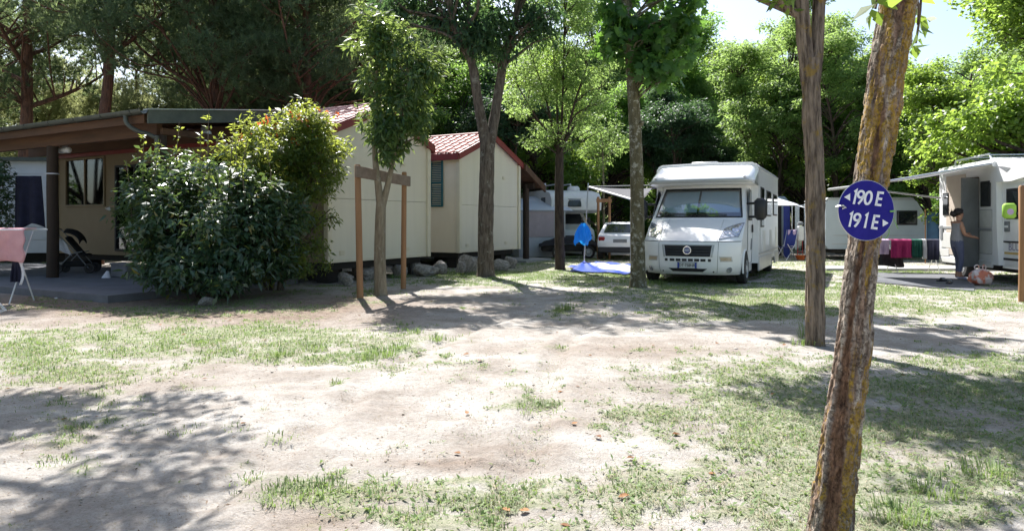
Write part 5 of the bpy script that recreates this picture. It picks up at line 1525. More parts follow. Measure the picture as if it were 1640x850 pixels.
# ---- sapling with two stakes near the lane
b_ = G(967, 415); 
t = thing('sapling_stakes', 'pair of thin wooden stakes with a crosspiece beyond the blue tarpaulin', 'tree support', b_)
for dx in (-.22, .22):
    mb = MB(); mb.tube([(dx, 0, -.1), (dx, 0, 2.45)], .055, 10); mb.build('stake', M['stake_wood'], t, True)
mb = MB(); mb.box((0, -.06, 2.3), (.6, .04, .14), .005); mb.build('crossboard', M['stake_wood'], t)
t = thing('sapling', 'thin dark sapling trunk growing between the two thin stakes', 'tree', b_ + Vector((0, .08, 0)))
n_ = NP(); s = stem([(0, 0, -.05), (.01, 0, 2.5), (-.05, 0, 4.6)], .06, .02); n_.tube(*s, 8)
rg = np.random.default_rng(3); C = crown_points(rg, 26, (0, 0, 4.6), (.9, .9, 1.2), .2); limbs(n_, rg, [s], C, .02, 4); n_.build('trunk', M['bark_green'], t)
leaf_obj('crown', foliage(rg, C, np.full(len(C), .35), 90, .12, .05), M['leaf_light'], t)
# ---- wooden post at the right edge
b_ = G(1637, 484)
t = thing('wooden_post', 'orange brown wooden post at the right edge before the second motorhome', 'post', b_)
mb = MB(); mb.tube([(0, 0, -.1), (.01, 0, 1.2), (0, 0, 2.05), (0, 0, 2.08)], [.062, .06, .058, .04], 12); mb.build('stake', M['stake_wood'], t, True, angle=50)
# ------------------------------------------------------------------ lettering helper
def text(name, s, size, mat, parent, loc, rot, bold=0.0, shear=0.0, ext=.001, align='CENTER', sx=1.0):
    c = bpy.data.curves.new(name, 'FONT')
    c.body = s; c.size = size; c.extrude = ext; c.offset = bold; c.shear = shear
    c.align_x = align; c.align_y = 'CENTER'
    c.materials.append(mat)
    tmp = bpy.data.objects.new(name, c); link(tmp)
    me = bpy.data.meshes.new_from_object(tmp.evaluated_get(bpy.context.evaluated_depsgraph_get()))
    bpy.data.objects.remove(tmp)
    me.name = name
    o = bpy.data.objects.new(name, me); link(o, parent)
    o.location = loc; o.rotation_euler = rot; o.scale = (sx, 1, 1)
    return o
def wheel(name, parent, c, ax, r, w, rim_mat, trim=True):
    """tyre with its rim and hub as sub-parts"""
    mb = MB()
    mb.lathe(c, ax, [(r * .62, -w / 2), (r * .9, -w / 2), (r * .98, -w * .38), (r, -w * .2), (r, w * .2), (r * .98, w * .38), (r * .9, w / 2), (r * .62, w / 2)], 32)
    ty = mb.build(name, M['rubber'], parent, True)
    mb = MB()
    mb.lathe(c, ax, [(r * .64, w * .46), (r * .60, w * .5), (r * .56, w * .40), (r * .40, w * .30), (r * .25, w * .44), (r * .22, w * .5), (.002, w * .5)], 32)
    axv = Vector(ax).normalized(); u = axv.orthogonal().normalized(); q = axv.cross(u)
    for k in range(8):
        a = 2 * PI * k / 8
        mb.box(Vector(c) + axv * (w * .41) + (u * math.cos(a) + q * math.sin(a)) * r * .46, (.035, .035, .035), .008)
    mb.build('rim', rim_mat, ty, True)
    return ty
# ------------------------------------------------------------------ main motorhome
def motorhome():
    loc = (3.98, 15.5, 0)
    t = thing('motorhome', 'white motorhome with a sloping cab roof facing us beside the mossy trunk', 'motorhome', loc, R(-26.5))
    HWC = 1.10
    prof = [(.24, .12), (.30, .04), (.42, 0), (.70, -.01), (.93, .02), (1.0, .05), (1.06, .13), (1.14, .26), (1.28, .52), (1.42, .80), (1.50, .95), (1.56, 1.02), (1.75, 1.17), (2.0, 1.38), (2.24, 1.60), (2.36, 1.68)]
    zs = [p[0] for p in prof]; ysr = [p[1] for p in prof]
    def S(t_, z, off=0.0):
        y = np.interp(z, zs, ysr)
        low = 1 - sstep(1.0, 1.5, z)
        sw = (.10 * t_ * t_ + .34 * abs(t_) ** 5) * low + (.16 * t_ * t_ + .08 * abs(t_) ** 4) * (1 - low)
        hwid = np.interp(z, [.24, .4, .9, 1.1, 1.5, 1.6, 2.3], [1.05, 1.09, 1.12, 1.12, 1.12, 1.11, .99])
        p = Vector((t_ * hwid, y + sw, z))
        if off:
            e = 1e-3
            a = S(min(t_ + e, 1), z) - S(max(t_ - e, -1), z); b_ = S(t_, z + e) - S(t_, z - e)
            n = a.cross(b_).normalized()
            if n.y > 0: n = -n
            p = p + n * off
        return p
    def patch(mb, t0, t1, z0, z1, nu, nv, off=0.0, f=None):
        mb.grid(lambda a, b_: S(t0 + (t1 - t0) * a, z0 + (z1 - z0) * b_, off) if f is None else S(*f(a, b_), off), nu, nv)
    # bumper and lower front
    mb = MB(); patch(mb, -1, 1, .24, 1.0, 40, 18)
    bump = mb.build('bumper', M['white_paint'], t, True)
    mb = MB(); patch(mb, -.57, .57, 1.0, 1.50, 30, 16)
    mb.build('bonnet', M['white_paint'], t, True)
    mb = MB()
    patch(mb, -1, -.575, 1.006, 1.50, 12, 16); mb.build('front_wing', M['white_paint'], t, True)
    mb = MB(); patch(mb, .575, 1, 1.006, 1.50, 12, 16); mb.build('front_wing', M['white_paint'], t, True)
    mb = MB(); patch(mb, -.98, .98, .985, 1.0, 40, 1, .003); mb.build('bonnet_seam', M['grey_plastic'], bump)
    # windscreen surround
    mb = MB()
    patch(mb, -1, 1, 1.50, 1.54, 40, 2); patch(mb, -1, 1, 2.27, 2.36, 40, 2)
    patch(mb, -1, -.93, 1.54, 2.27, 3, 14); patch(mb, .93, 1, 1.54, 2.27, 3, 14)
    mb.build('windscreen_surround', M['white_paint'], t, True)
    mb = MB()
    patch(mb, -.93, .93, 1.54, 1.575, 40, 1, .004); patch(mb, -.93, .93, 2.225, 2.27, 40, 1, .004)
    patch(mb, -.93, -.90, 1.575, 2.225, 1, 12, .004); patch(mb, .90, .93, 1.575, 2.225, 1, 12, .004)
    sl = mb.build('windscreen_seal', M['black_plastic'], t, True)
    mb = MB(); patch(mb, -.905, .905, 1.57, 2.23, 40, 14, -.004); wsn = mb.build('windscreen', M['screen_glass'], t, True)
    for (a, b_) in ((-.89, -.02), (.02, .89)):
        mb = MB(); patch(mb, a, b_, 1.70, 2.22, 20, 10, -.05); mb.build('blind', M['blind'], wsn, True)
    mb = MB(); patch(mb, -.022, .022, 1.57, 2.23, 2, 12, -.03); mb.build('blind_rail', M['black_plastic'], wsn)
    mb = MB(); mb.box((0, 1.55, 1.54), (2.0, .7, .08), .02); mb.build('dashboard', M['interior'], t)
    for (a0, z0, a1, z1) in ((-.72, 1.585, -.12, 1.60), (-.10, 1.575, .62, 1.60)):
        mb = MB(); mb.tube([S(a0 + (a1 - a0) * k / 8, z0 + (z1 - z0) * k / 8 + .025 * math.sin(PI * k / 8), .02) for k in range(9)], .011, 6); mb.build('wiper', M['black_plastic'], t)
    # grille, emblem, vents, plate
    def rr(a, b_, x0, x1, z0, z1, tp=.06):
        z = z0 + (z1 - z0) * b_
        k = 1 - tp * (1 - b_)
        return (x0 + (x1 - x0) * a) * k, z
    mb = MB(); patch(mb, 0, 0, 0, 0, 20, 6, .004, lambda a, b_: rr(a, b_, -.48, .48, .655, .905)); grl = mb.build('grille', M['black_plastic'], t)
    for k in range(4):
        z = .685 + k * .062
        mb = MB()
        h = .020
        mb.grid(lambda a, b_: S(-.445 + .89 * a, z + h * (b_ - .5) * 1.6, .022 - .016 * abs(b_ - .5) * 2), 20, 4)
        mb.build('slat', M['grey_plastic'] if k == 9 else M['black_plastic'], grl, True)
    mb = MB()
    for (x0, x1, z0, z1) in ((-.53, -.49, .64, .92), (.49, .53, .64, .92)):
        patch(mb, 0, 0, 0, 0, 2, 6, .006, lambda a, b_: rr(a, b_, x0, x1, z0, z1))
    patch(mb, -.50, .50, .905, .925, 20, 1, .006)
    mb.build('grille_frame', M['silver_paint'], grl)
    ce = S(0, .79, .03)
    mb = MB(); mb.lathe(ce, (0, -1, 0), [(.098, -.012), (.098, .004), (.092, .012), (.078, .012), (.074, .004)], 28); em = mb.build('emblem', M['chrome'], t, True)
    mb = MB(); mb.lathe(ce, (0, -1, 0), [(.076, -.01), (.076, .003), (.001, .006)], 24); mb.build('emblem_field', pm('emblem_field', (.12, .13, .30), (.2, .2, .34), 20, .3), em, True)
    text('lettering', 'FIAT', .062, M['letter_white'], em, (ce.x, ce.y - .0075, ce.z), (PI / 2, 0, 0), .001, 0, .002)
    for k in range(8):
        x = -.44 + k * .126; w = .10 if 0 < k < 7 else .06
        mb = MB(); patch(mb, x - w / 2 + .0, x + w / 2, .545, .605, 3, 2, .004); mb.build('vent', M['black_plastic'], bump)
    pc = S(0, .455, .028)
    mb = MB(); mb.box(pc, (.44, .014, .125), .004); pl = mb.build('number_plate', M['plate_white'], t)
    for s_ in (-1, 1):
        mb = MB(); mb.box(pc + Vector((s_ * .195, -.002, 0)), (.046, .014, .121), .003); mb.build('plate_band', M['plate_blue'], pl)
    mb = MB()
    mb.box(pc + Vector((0, .003, .068)), (.46, .014, .012)); mb.box(pc + Vector((0, .003, -.068)), (.46, .014, .012)); mb.build('plate_holder', M['black_plastic'], pl)
    text('lettering', 'DT·758NR', .098, M['letter_black'], pl, (pc.x, pc.y - .0085, pc.z), (PI / 2, 0, 0), .0015, 0, .001, sx=.82)
    mb = MB(); patch(mb, 0, 0, 0, 0, 20, 3, .004, lambda a, b_: ((-.40 + .80 * a) * (.78 + .22 * b_), .31 + .075 * b_)); mb.build('lower_intake', M['black_plastic'], bump)
    for s_ in (-1, 1):
        mb = MB(); patch(mb, 0, 0, 0, 0, 6, 3, .004, lambda a, b_: (s_ * (.66 + .19 * a - .02 * b_), .565 + .075 * b_)); fl = mb.build('indicator', M['amber'], bump)
        mb = MB(); patch(mb, 0, 0, 0, 0, 6, 3, .003, lambda a, b_: (s_ * (.645 + .225 * a - .02 * b_), .545 + .115 * b_)); mb.build('indicator_recess', M['silver_paint'], bump)
        cf = S(s_ * .82, .36, .006)
        mb = MB(); mb.lathe(cf, (S(s_ * .82, .36, .1) - S(s_ * .82, .36)), [(.07, 0), (.066, .008), (.001, .012)], 18); mb.build('fog_lamp', M['lamp_glass'], bump, True)
        mb = MB(); mb.lathe(S(s_ * .53, .315, .003), (S(s_ * .53, .315, .1) - S(s_ * .53, .315)), [(.018, 0), (.015, .006), (.001, .006)], 12); mb.build('bolt_cap', M['black_plastic'], bump)
        mb = MB()
        hx = lambda a, b_: (s_ * (.595 + .335 * a + .05 * b_), 1.035 + .06 * a * (1 - b_) + b_ * (.24 + .145 * a) + .015 * math.sin(a * PI))
        patch(mb, 0, 0, 0, 0, 12, 10, .006, hx); hl = mb.build('headlight', M['lamp_glass'], t, True)
        for (a, b_, r) in ((.3, .4, .075), (.68, .5, .085)):
            c_ = S(*hx(a, b_), .008); nn = S(*hx(a, b_), .1) - S(*hx(a, b_))
            mb = MB(); mb.lathe(c_, nn, [(r, 0), (r * .9, .010), (r * .72, .004), (r * .3, .010), (.001, .012)], 20); mb.build('reflector', M['chrome'], hl, True)
        mb = MB()
        path = [S(*hx(a, 0), .007) for a in np.linspace(0, 1, 8)] + [S(*hx(1, b_), .007) for b_ in np.linspace(0, 1, 8)] + [S(*hx(a, 1), .007) for a in np.linspace(1, 0, 8)] + [S(*hx(0, b_), .007) for b_ in np.linspace(1, 0, 8)]
        mb.tube(path, .006, 5); mb.build('headlight_trim', M['grey_plastic'], hl)
        mb = MB(); mb.tube([S(s_ * .60, z, .002) for z in np.linspace(.30, .98, 12)], .005, 5); mb.build('panel_seam', M['grey_plastic'], bump)
    # cab sides: from the front shell's edge back to the living box
    YB = 2.25
    for s_ in (-1, 1):
        mb = MB()
        def side(a, b_):
            z = .24 + 2.12 * b_
            p = S(s_, z)
            hb = np.interp(z, [.24, 1.1, 1.6, 2.36], [1.10, 1.14, 1.14, 1.10])
            return (p.x + (s_ * hb - p.x) * a ** .5, p.y + (YB - p.y) * a, z)
        mb.grid(side, 14, 26); cs = mb.build('cab_side', M['white_paint'], t, True)
        # door window, door gap, handle
        X = lambda y, z: s_ * (np.interp(z, [.24, 1.1, 1.6, 2.36], [1.10, 1.14, 1.14, 1.10]) + .003)
        def wpoly(sc, off):
            pts = [(1.42, 1.52), (2.02, 1.52), (2.05, 1.60), (2.05, 2.10), (1.98, 2.18), (1.78, 2.18)]
            cy = sum(p[0] for p in pts) / 6; cz = sum(p[1] for p in pts) / 6
            return [(cy + (y - cy) * sc, cz + (z - cz) * sc) for y, z in pts]
        for sc, off, mm, nm in ((1.13, .004, 'black_plastic', 'window_seal'), (1.0, .010, 'dark_glass', 'door_window')):
            mb = MB(); pts = wpoly(sc, off)
            mb.add([(X(y, z) + s_ * off, y, z) for y, z in pts], [tuple(range(6))]); mb.build(nm, M[mm], cs)
        mb = MB()
        loop = [(1.30, 1.50), (1.28, 1.05), (1.42, .62), (1.55, .45), (2.12, .45), (2.14, 1.2), (2.14, 2.22), (1.75, 2.25), (1.50, 1.85), (1.30, 1.50)]
        mb.tube([(X(y, z) + s_ * .0, y, z) for y, z in loop], .008, 5); mb.build('door_gap', M['grey_plastic'], cs)
        mb = MB(); mb.box((X(2, 1.3) + s_ * .012, 2.02, 1.28), (.04, .07, .20), .015); mb.build('door_handle', M['black_plastic'], cs)
        mb = MB(); mb.box((X(2, .8) + s_ * .004, 1.98, .90), (.02, .16, .28), .01); mb.build('locker_hatch', M['grey_plastic'], cs)
        # wheel arch and front wheel
        mb = MB(); mb.tube([(s_ * 1.125, 1.02 + .42 * math.cos(a), .37 + .42 * math.sin(a)) for a in np.linspace(-.25, PI + .25, 24)], .022, 8); mb.build('wheel_arch', M['white_paint'], cs, True)
        mb = MB(); mb.cyl((s_ * 1.068, 1.02, .40), (1, 0, 0), .405, .14, 32); mb.build('wheel_well', M['underbody'], cs)
        wheel('front_wheel', t, (s_ * 1.05, 1.02, .345), (s_, 0, 0), .345, .22, M['silver_paint'])
        wheel('rear_wheel', t, (s_ * 1.12, 5.6, .345), (s_, 0, 0), .345, .22, M['silver_paint'])
        # mirror
        mb = MB()
        x0 = X(1.5, 1.7)
        for z in (1.56, 1.88):
            mb = MB(); mb.tube([(x0 - s_ * .03, 1.50, z), (x0 + s_ * .12, 1.38, z), (x0 + s_ * .20, 1.34, z)], .030, 8)
            mi = mb.build('mirror_arm', M['black_plastic'], t, True)
        mb = MB(); mb.box((x0 + s_ * .28, 1.33, 1.74), (.27, .17, .52), .07); mb.build('mirror_housing', M['black_plastic'], mi, True, angle=70)
        mb = MB(); mb.box((x0 + s_ * .28, 1.42, 1.74), (.21, .01, .44), .004); mb.build('mirror_glass', M['chrome'], mi)
    # over-cab nose: side profile swept across, with rounded shoulders
    HB = 1.27
    pf = [(2.30, 2.34), (1.55, 2.34), (1.30, 2.36), (1.22, 2.42), (1.24, 2.49), (1.36, 2.58), (1.75, 2.74), (2.2, 2.88), (2.6, 2.95)]
    pf2 = [tuple(p) for p in smooth_path([(a, b_, 0) for a, b_ in pf], 4)[:, :2]]
    def nose(u_, v_):
        i = v_ * (len(pf2) - 1); k = min(int(i), len(pf2) - 2); f_ = i - k
        y = pf2[k][0] * (1 - f_) + pf2[k + 1][0] * f_; z = pf2[k][1] * (1 - f_) + pf2[k + 1][1] * f_
        x = (2 * u_ - 1) * HB
        e = max(0, abs(2 * u_ - 1) - .84) / .16
        y2 = y + .10 * (2 * u_ - 1) ** 2 + .16 * e ** 2 * (y < 2.2)
        z2 = z - (.12 * e ** 2.4 if z > 2.45 else 0)
        return (x, y2, z2)
    ns = MB(); ns.grid(nose, 48, 40)
    no = ns.build('overcab_nose', M['white_paint'], t, True, angle=60)
    band = MB(); band.grid(lambda a, b_: Vector(nose(a, .30 + .17 * b_)) + Vector((0, -.006, .004)), 48, 5); band.build('nose_band', M['silver_paint'], no, True)
    for s_ in (-1, 1):
        mb = MB()
        pts = [nose(.5 + .5 * s_, v_) for v_ in np.linspace(0, 1, 41)]
        V = pts + [(s_ * HB, 2.62, 2.34)]
        mb.add(V, [(k, k + 1, 41) for k in range(40)]); mb.build('nose_cheek', M['silver_paint'], no)
        mb = MB(); mb.lathe(Vector(nose(.5 + .42 * s_, .52)) + Vector((0, -.005, .012)), (0, -.6, .8), [(.035, 0), (.03, .02), (.001, .026)], 12); mb.build('marker_lamp', M['lamp_glass'], no)
    # living box
    mb = MB()
    prof_b = [(-HB, .42), (HB, .42), (HB, 2.78), (HB - .05, 2.88), (HB - .14, 2.93), (0, 2.955), (-HB + .14, 2.93), (-HB + .05, 2.88), (-HB, 2.78)]
    mb.prism(prof_b, 2.20, 7.15, 'xz'); box_o = mb.build('living_box', M['white_paint'], t, True, angle=25)
    mb = MB(); mb.box((0, 4.7, .30), (2.2, 5.0, .26)); mb.box((0, 1.6, .33), (1.9, 2.3, .22)); mb.build('chassis', M['underbody'], t)
    for s_ in (-1, 1):
        for (y0, y1) in ((2.25, 5.1), (6.1, 7.15)):
            mb = MB(); mb.box((s_ * (HB - .005), (y0 + y1) / 2, .40), (.05, y1 - y0, .36), .02); mb.build('skirt', M['silver_paint'], t)
        mb = MB(); mb.box((s_ * (HB + .002), 4.7, 2.80), (.03, 4.86, .05), .008); mb.build('roof_rail', M['silver_paint'], box_o)
        mb = MB(); mb.box((s_ * (HB + .002), 4.7, .66), (.02, 4.86, .05), .006); mb.build('side_trim', M['silver_paint'], box_o)
        mb = MB(); mb.box((s_ * (HB + .002), 2.55, 1.2), (.012, .08, 1.0), .004); mb.build('side_stripe', M['silver_paint'], box_o)
        for (y, z, w, h) in ((3.0, 1.82, .62, .95), (4.5, 1.95, 1.0, .62), (6.2, 1.95, .9, .55)):
            mb = MB(); mb.box((s_ * (HB + .004), y, z), (.03, w + .08, h + .08), .012); wf = mb.build('side_window', M['black_plastic'], box_o)
            mb = MB(); mb.box((s_ * (HB + .018), y, z), (.012, w, h), .004); mb.build('pane', M['dark_glass'], wf)
        for (y, z, w, h) in ((3.4, .95, .6, .55), (5.0, 1.0, .5, .45), (6.6, 1.0, .5, .6)):
            mb = MB(); mb.box((s_ * (HB + .003), y, z), (.014, w, h), .004); mb.build('locker_door', M['white_dusty'], box_o)
    # side awning cassette and things on the roof
    mb = MB(); mb.tube([(-HB - .04, 2.5, 2.68), (-HB - .04, 6.6, 2.68)], .06, 10); mb.build('awning_cassette', M['grey_plastic'], t, True)
    for (x, y, w, l, h) in ((-.2, 3.4, .7, .7, .12), (.3, 5.2, .5, .5, .10), (-.5, 4.4, .9, .5, .04)):
        mb = MB(); mb.box((x, y, 2.955 + h / 2 - .02), (w, l, h), .03); mb.build('roof_hatch', M['white_dusty'], t, True)
    return t
mh = motorhome()
MHM = Matrix.Translation((3.98, 15.5, 0)) @ Matrix.Rotation(R(-26.5), 4, 'Z')
# plush toy behind the windscreen
t = thing('plush_slippers', 'pair of pale fluffy slippers lying behind the motorhome windscreen', 'slippers', MHM @ Vector((-.86, 1.30, 1.585)), R(-25))
M['fluff'] = pm('fluff', (.62, .52, .46), (.5, .4, .34), 30, .95, bump=.8, bscale=60)
for x in (-.06, .07):
    mb = MB(); mb.lathe((x, 0, .05), (0, -1, .15), [(.001, -.09), (.05, -.07), (.062, 0), (.055, .06), (.032, .07), (.025, .02)], 14); mb.build('slipper', M['fluff'], t, True)
mb = MB(); mb.lathe((0, .12, .05), (0, 0, 1), [(.10, -.05), (.12, .03), (.08, .12), (.001, .16)], 12); mb.build('fluff_ball', M['white_cloth'], t, True)
# awning canopy left of the motorhome
t = thing('side_awning', 'grey awning stretched left from the motorhome towards a thin pole', 'awning', MHM @ Vector((-1.31, 4.0, 0)))
o0 = MHM @ Vector((-1.31, 4.0, 0))
q = [MHM @ Vector((-1.31, 2.5, 2.66)), MHM @ Vector((-1.31, 6.6, 2.66)), P(945, 303, 24.4), P(1010, 322, 21.0)]
q[2] = P(942, 299, 23.0); q[3] = P(1024, 323, 19.6)
mb = MB()
def can(a, b_):
    p = (q[0] * (1 - a) + q[1] * a) * (1 - b_) + (q[3] * (1 - a) + q[2] * a) * b_
    return p - o0 + Vector((0, 0, -.10 * math.sin(PI * b_) - .03 * math.sin(PI * a)))
mb.grid(can, 14, 14); mb.build('canopy', M['canopy'], t, True)
mb = MB(); mb.tube([q[3] - o0, q[2] - o0], .03, 8); mb.build('front_bar', M['white_metal'], t, True)
mb = MB(); mb.tube([q[2] - o0, q[1] - o0], .018, 6); mb.build('rafter_bar', M['grey_plastic'], t, True)
for (px, py, top) in ((935, 426, q[2]),):
    g_ = G(px, py)
    mb = MB(); mb.tube([g_ - o0, top - o0 + Vector((0, 0, .12))], .022, 8); mb.build('pole', M['aluminium'], t, True)
g_ = G(1010, 421)
mb = MB(); mb.tube([g_ - o0, Vector((g_.x, g_.y, 2.35)) - o0], .022, 8); mb.build('pole', M['aluminium'], t, True)
# blue bag on the pole
g_ = G(935, 426)
t = thing('laundry_bag', 'bright blue plastic bag hanging from the thin awning pole', 'bag', g_ + Vector((0, -.06, .66)))
mb = MB()
def bag(a, b_):
    th = 2 * PI * a
    r = np.interp(b_, [0, .15, .6, .85, 1], [.27, .31, .25, .15, .07]) * (1 + .16 * math.sin(4 * th + 3 * b_) + .10 * math.sin(9 * th + 6 * b_) + .05 * math.sin(17 * th - 9 * b_))
    return (r * math.cos(th) - .02 - .05 * (1 - b_), .5 * r * math.sin(th), .80 * b_ + .10 * math.sin(3 * th + 1) * (1 - b_))
mb.grid(bag, 60, 24); mb.build('bag_body', M['blue_bag'], t, True); t.scale = (.82, .82, .82); t.location.z += .10
for s_ in (-1, 1):
    mb = MB(); mb.tube([(s_ * .05 - .02, 0, .78), (s_ * .09, .01, .92), (s_ * .03, .05, 1.05)], .016, 5); mb.build('handle', M['black_plastic'] if s_ < 0 else M['yellow_stripe'], t)
# blue ground sheet
g0 = G(958, 432)
t = thing('ground_sheet', 'blue and white groundsheet spread under the awning with one corner pulled up', 'groundsheet', g0)
def gp(px, py): return G(px, py) - g0
qs = [gp(908, 430), gp(1000, 442), gp(1050, 428), gp(955, 421)]
def sheet(a, b_):
    p = (qs[0] * (1 - a) + qs[1] * a) * (1 - b_) + (qs[3] * (1 - a) + qs[2] * a) * b_
    return p + Vector((0, 0, .045 + .03 * math.sin(a * 17 + b_ * 9) * math.sin(b_ * 13) + .02 * vnoise(np.array([[a * 9, b_ * 9, 0]]), 3)[0]))
mb = MB()
mb.grid(lambda a, b_: sheet(a, b_ * .22), 40, 8); mb.grid(lambda a, b_: sheet(a, .82 + b_ * .18), 40, 6); mb.grid(lambda a, b_: sheet(a * .10, .22 + .6 * b_), 6, 16)
mb.build('blue_border', M['tarp'], t, True)
mb = MB(); mb.grid(lambda a, b_: sheet(.10 + .9 * a, .22 + .6 * b_), 36, 20); mb.build('pale_centre', M['tarp_pale'], t, True)
a_ = gp(926, 433)
mb = MB()
pk = G(935, 426) - g0 + Vector((0, -.05, .14))
mb.grid(lambda a, b_: (gp(912, 436) * (1 - a) + gp(976, 438) * a) * (1 - b_) + pk * b_ + Vector((0, -.10 * math.sin(PI * a) * (1 - b_), .04 + .05 * math.sin(a * 12) * (1 - b_) * b_)), 16, 8)
mb.build('raised_corner', M['tarp'], t, True)
# ------------------------------------------------------------------ second motorhome, right
def motorhome2():
    loc = (11.9, 19.0, 0)
    rz = math.atan2(-.987, -.16)
    t = thing('motorhome', 'white motorhome at the right edge with its side door open under an awning', 'motorhome', loc, rz)
    ZB, ZT, W_ = .42, 2.86, 2.2
    # near side wall (y = 0) built round the entry door
    d0, d1, dz0, dz1 = 1.50, 2.12, .38, 2.52
    mb = MB()
    mb.box((d0 / 2, .02, (ZB + ZT) / 2), (d0, .04, ZT - ZB)); mb.box(((d1 + 2.78) / 2, .02, (ZB + ZT) / 2), (2.78 - d1, .04, ZT - ZB))
    mb.box(((d0 + d1) / 2, .02, (dz1 + ZT) / 2), (d1 - d0, .04, ZT - dz1)); mb.box(((d0 + d1) / 2, .02, ZB - .0), (d1 - d0, .04, .06))
    side = mb.build('side_wall', M['white_paint'], t)
    mb = MB(); mb.box((.95, -.004, 1.62), (1.06, .012, 2.1)); mb.build('shaded_patch', M['wall_shade'], side)  # patch that paints the warm shade onto the white wall
    mb = MB(); mb.box((1.39, W_ - .02, (ZB + ZT) / 2), (2.78, .04, ZT - ZB)); mb.box((.02, W_ / 2, (ZB + ZT) / 2), (.04, W_ - .08, ZT - ZB)); mb.box((1.39, W_ / 2, ZB + .02), (2.7, W_ - .08, .04)); mb.box((2.70, W_ / 2, 1.6), (.04, W_ - .1, 2.2))
    mb.build('body', M['white_paint'], t)
    mb = MB(); mb.prism([(-.03, ZT - .02), (0, ZT + .06), (.12, ZT + .10), (W_ - .12, ZT + .10), (W_, ZT + .06), (W_ + .03, ZT - .02)], -.02, 2.85, 'yz'); mb.build('roof', M['white_dusty'], t, True, angle=25)
    mb = MB(); mb.box((1.1, .6, 1.5), (2.0, .02, 2.2)); mb.build('interior', M['interior'], t)
    mb = MB(); mb.box((d0 - .02, -.012, (dz0 + dz1) / 2), (.06, .05, dz1 - dz0 + .06), .01); mb.box((d1 + .0, -.012, (dz0 + dz1) / 2), (.05, .05, dz1 - dz0 + .06), .01); mb.box(((d0 + d1) / 2, -.012, dz1 + .01), (d1 - d0, .05, .05), .01)
    mb.build('door_frame', M['brown_wood'], side)
    # open door leaf, hinged at the front jamb and swung out towards us
    lf = MB(); a = R(62)
    c_, s_ = math.cos(a), math.sin(a)
    def dl(u_, v_, z): return (d1 + u_ * c_ + v_ * s_, -.03 - u_ * s_ + v_ * c_, z)
    def dbox(mb, u0, u1, v0, v1, z0, z1):
        V = [dl(u_, v_, z) for u_ in (u0, u1) for v_ in (v0, v1) for z in (z0, z1)]
        mb.add(V, [(0, 1, 3, 2), (4, 6, 7, 5), (0, 4, 5, 1), (2, 3, 7, 6), (0, 2, 6, 4), (1, 5, 7, 3)])
    dbox(lf, 0, .56, 0, .04, .34, 2.52); leaf = lf.build('door', M['door_grey'], t)
    mb = MB(); dbox(mb, .26, .34, -.008, -.001, .36, 2.5); dbox(mb, .46, .50, -.008, -.001, .36, 2.5); mb.build('door_stripe', M['white_paint'], leaf)
    mb = MB(); dbox(mb, .08, .24, -.03, -.001, 1.42, 1.74); mb.build('door_pocket', M['black_plastic'], leaf)
    mb = MB(); mb.box((.40, -.01, 1.93), (.34, .03, .62), .02); w = mb.build('side_window', M['black_plastic'], side)
    mb = MB(); mb.box((.40, -.026, 1.93), (.28, .012, .54)); mb.build('pane', M['dark_glass'], w)
    mb = MB(); mb.box((2.46, -.01, 2.12), (.46, .03, .62), .02); w = mb.build('side_window', M['black_plastic'], side)
    mb = MB(); mb.box((2.46, -.026, 2.12), (.40, .012, .56)); mb.build('pane', M['dark_glass'], w)
    for (x, z, w_, h) in ((2.46, 1.52, .56, .42), (2.46, .95, .56, .55), (.45, .95, .60, .40), (.32, .62, .5, .2)):
        mb = MB(); mb.box((x, -.004, z), (w_ + .02, .008, h + .02)); g_ = mb.build('locker_gap', M['grey_plastic'], side)
        mb = MB(); mb.box((x, -.008, z), (w_, .012, h), .004); mb.build('locker_door', M['white_dusty'], g_)
    mb = MB(); mb.box((.16, -.012, 1.15), (.16, .02, .4), .01); mb.build('fridge_vent', M['grey_plastic'], side)
    mb = MB(); mb.box((.75, -.01, 1.30), (1.5, .02, .06), .005); mb.box((2.46, -.01, 1.26), (.62, .02, .04), .005); mb.build('side_trim', M['silver_paint'], side)
    mb = MB(); mb.box((1.4, .0, .42), (2.75, .05, .16), .02); mb.build('skirt', M['white_dusty'], t)
    mb = MB(); mb.box((2.6, 1.1, .36), (5.6, 1.7, .2)); mb.build('chassis', M['underbody'], t)
    # bulkhead shoulder and cab
    mb = MB(); mb.prism([(2.78, ZB), (3.06, ZB), (2.98, 1.3), (2.96, 2.4), (2.78, 2.8)], -.02, W_ + .02, 'xz'); mb.build('cab_shoulder', M['white_paint'], t, True, angle=30)
    mb = MB()
    mb.prism([(2.70, 2.38), (3.6, 2.36), (4.25, 2.44), (4.32, 2.52), (4.1, 2.66), (3.5, 2.84), (2.85, 2.96), (2.70, 2.96)], -.03, W_ + .03, 'xz'); mb.build('overcab', M['white_paint'], t, True, angle=30)
    mb = MB()
    mb.add([(3.25, -.036, 2.72), (3.6, -.036, 2.66), (3.42, -.036, 2.58), (3.05, -.036, 2.74)], [(0, 1, 2, 3)]); mb.build('side_mark', M['grey_plastic'], t)
    mb = MB()
    mb.prism([(3.0, .36), (5.65, .36), (5.72, .6), (5.66, 1.02), (4.95, 1.42), (4.55, 1.52), (3.9, 2.38), (2.97, 2.38)], .10, W_ - .10, 'xz'); cab = mb.build('cab', M['white_paint'], t, True, angle=25)
    mb = MB()
    mb.prism([(3.12, .46), (4.34, .46), (4.30, 1.50), (3.85, 2.28), (3.14, 2.28)], .07, .10, 'xz'); dr = mb.build('cab_door', M['white_paint'], t)
    mb = MB(); mb.prism([(3.22, 1.50), (4.16, 1.50), (3.74, 2.20), (3.22, 2.20)], .062, .072, 'xz'); mb.build('window_seal', M['black_plastic'], dr)
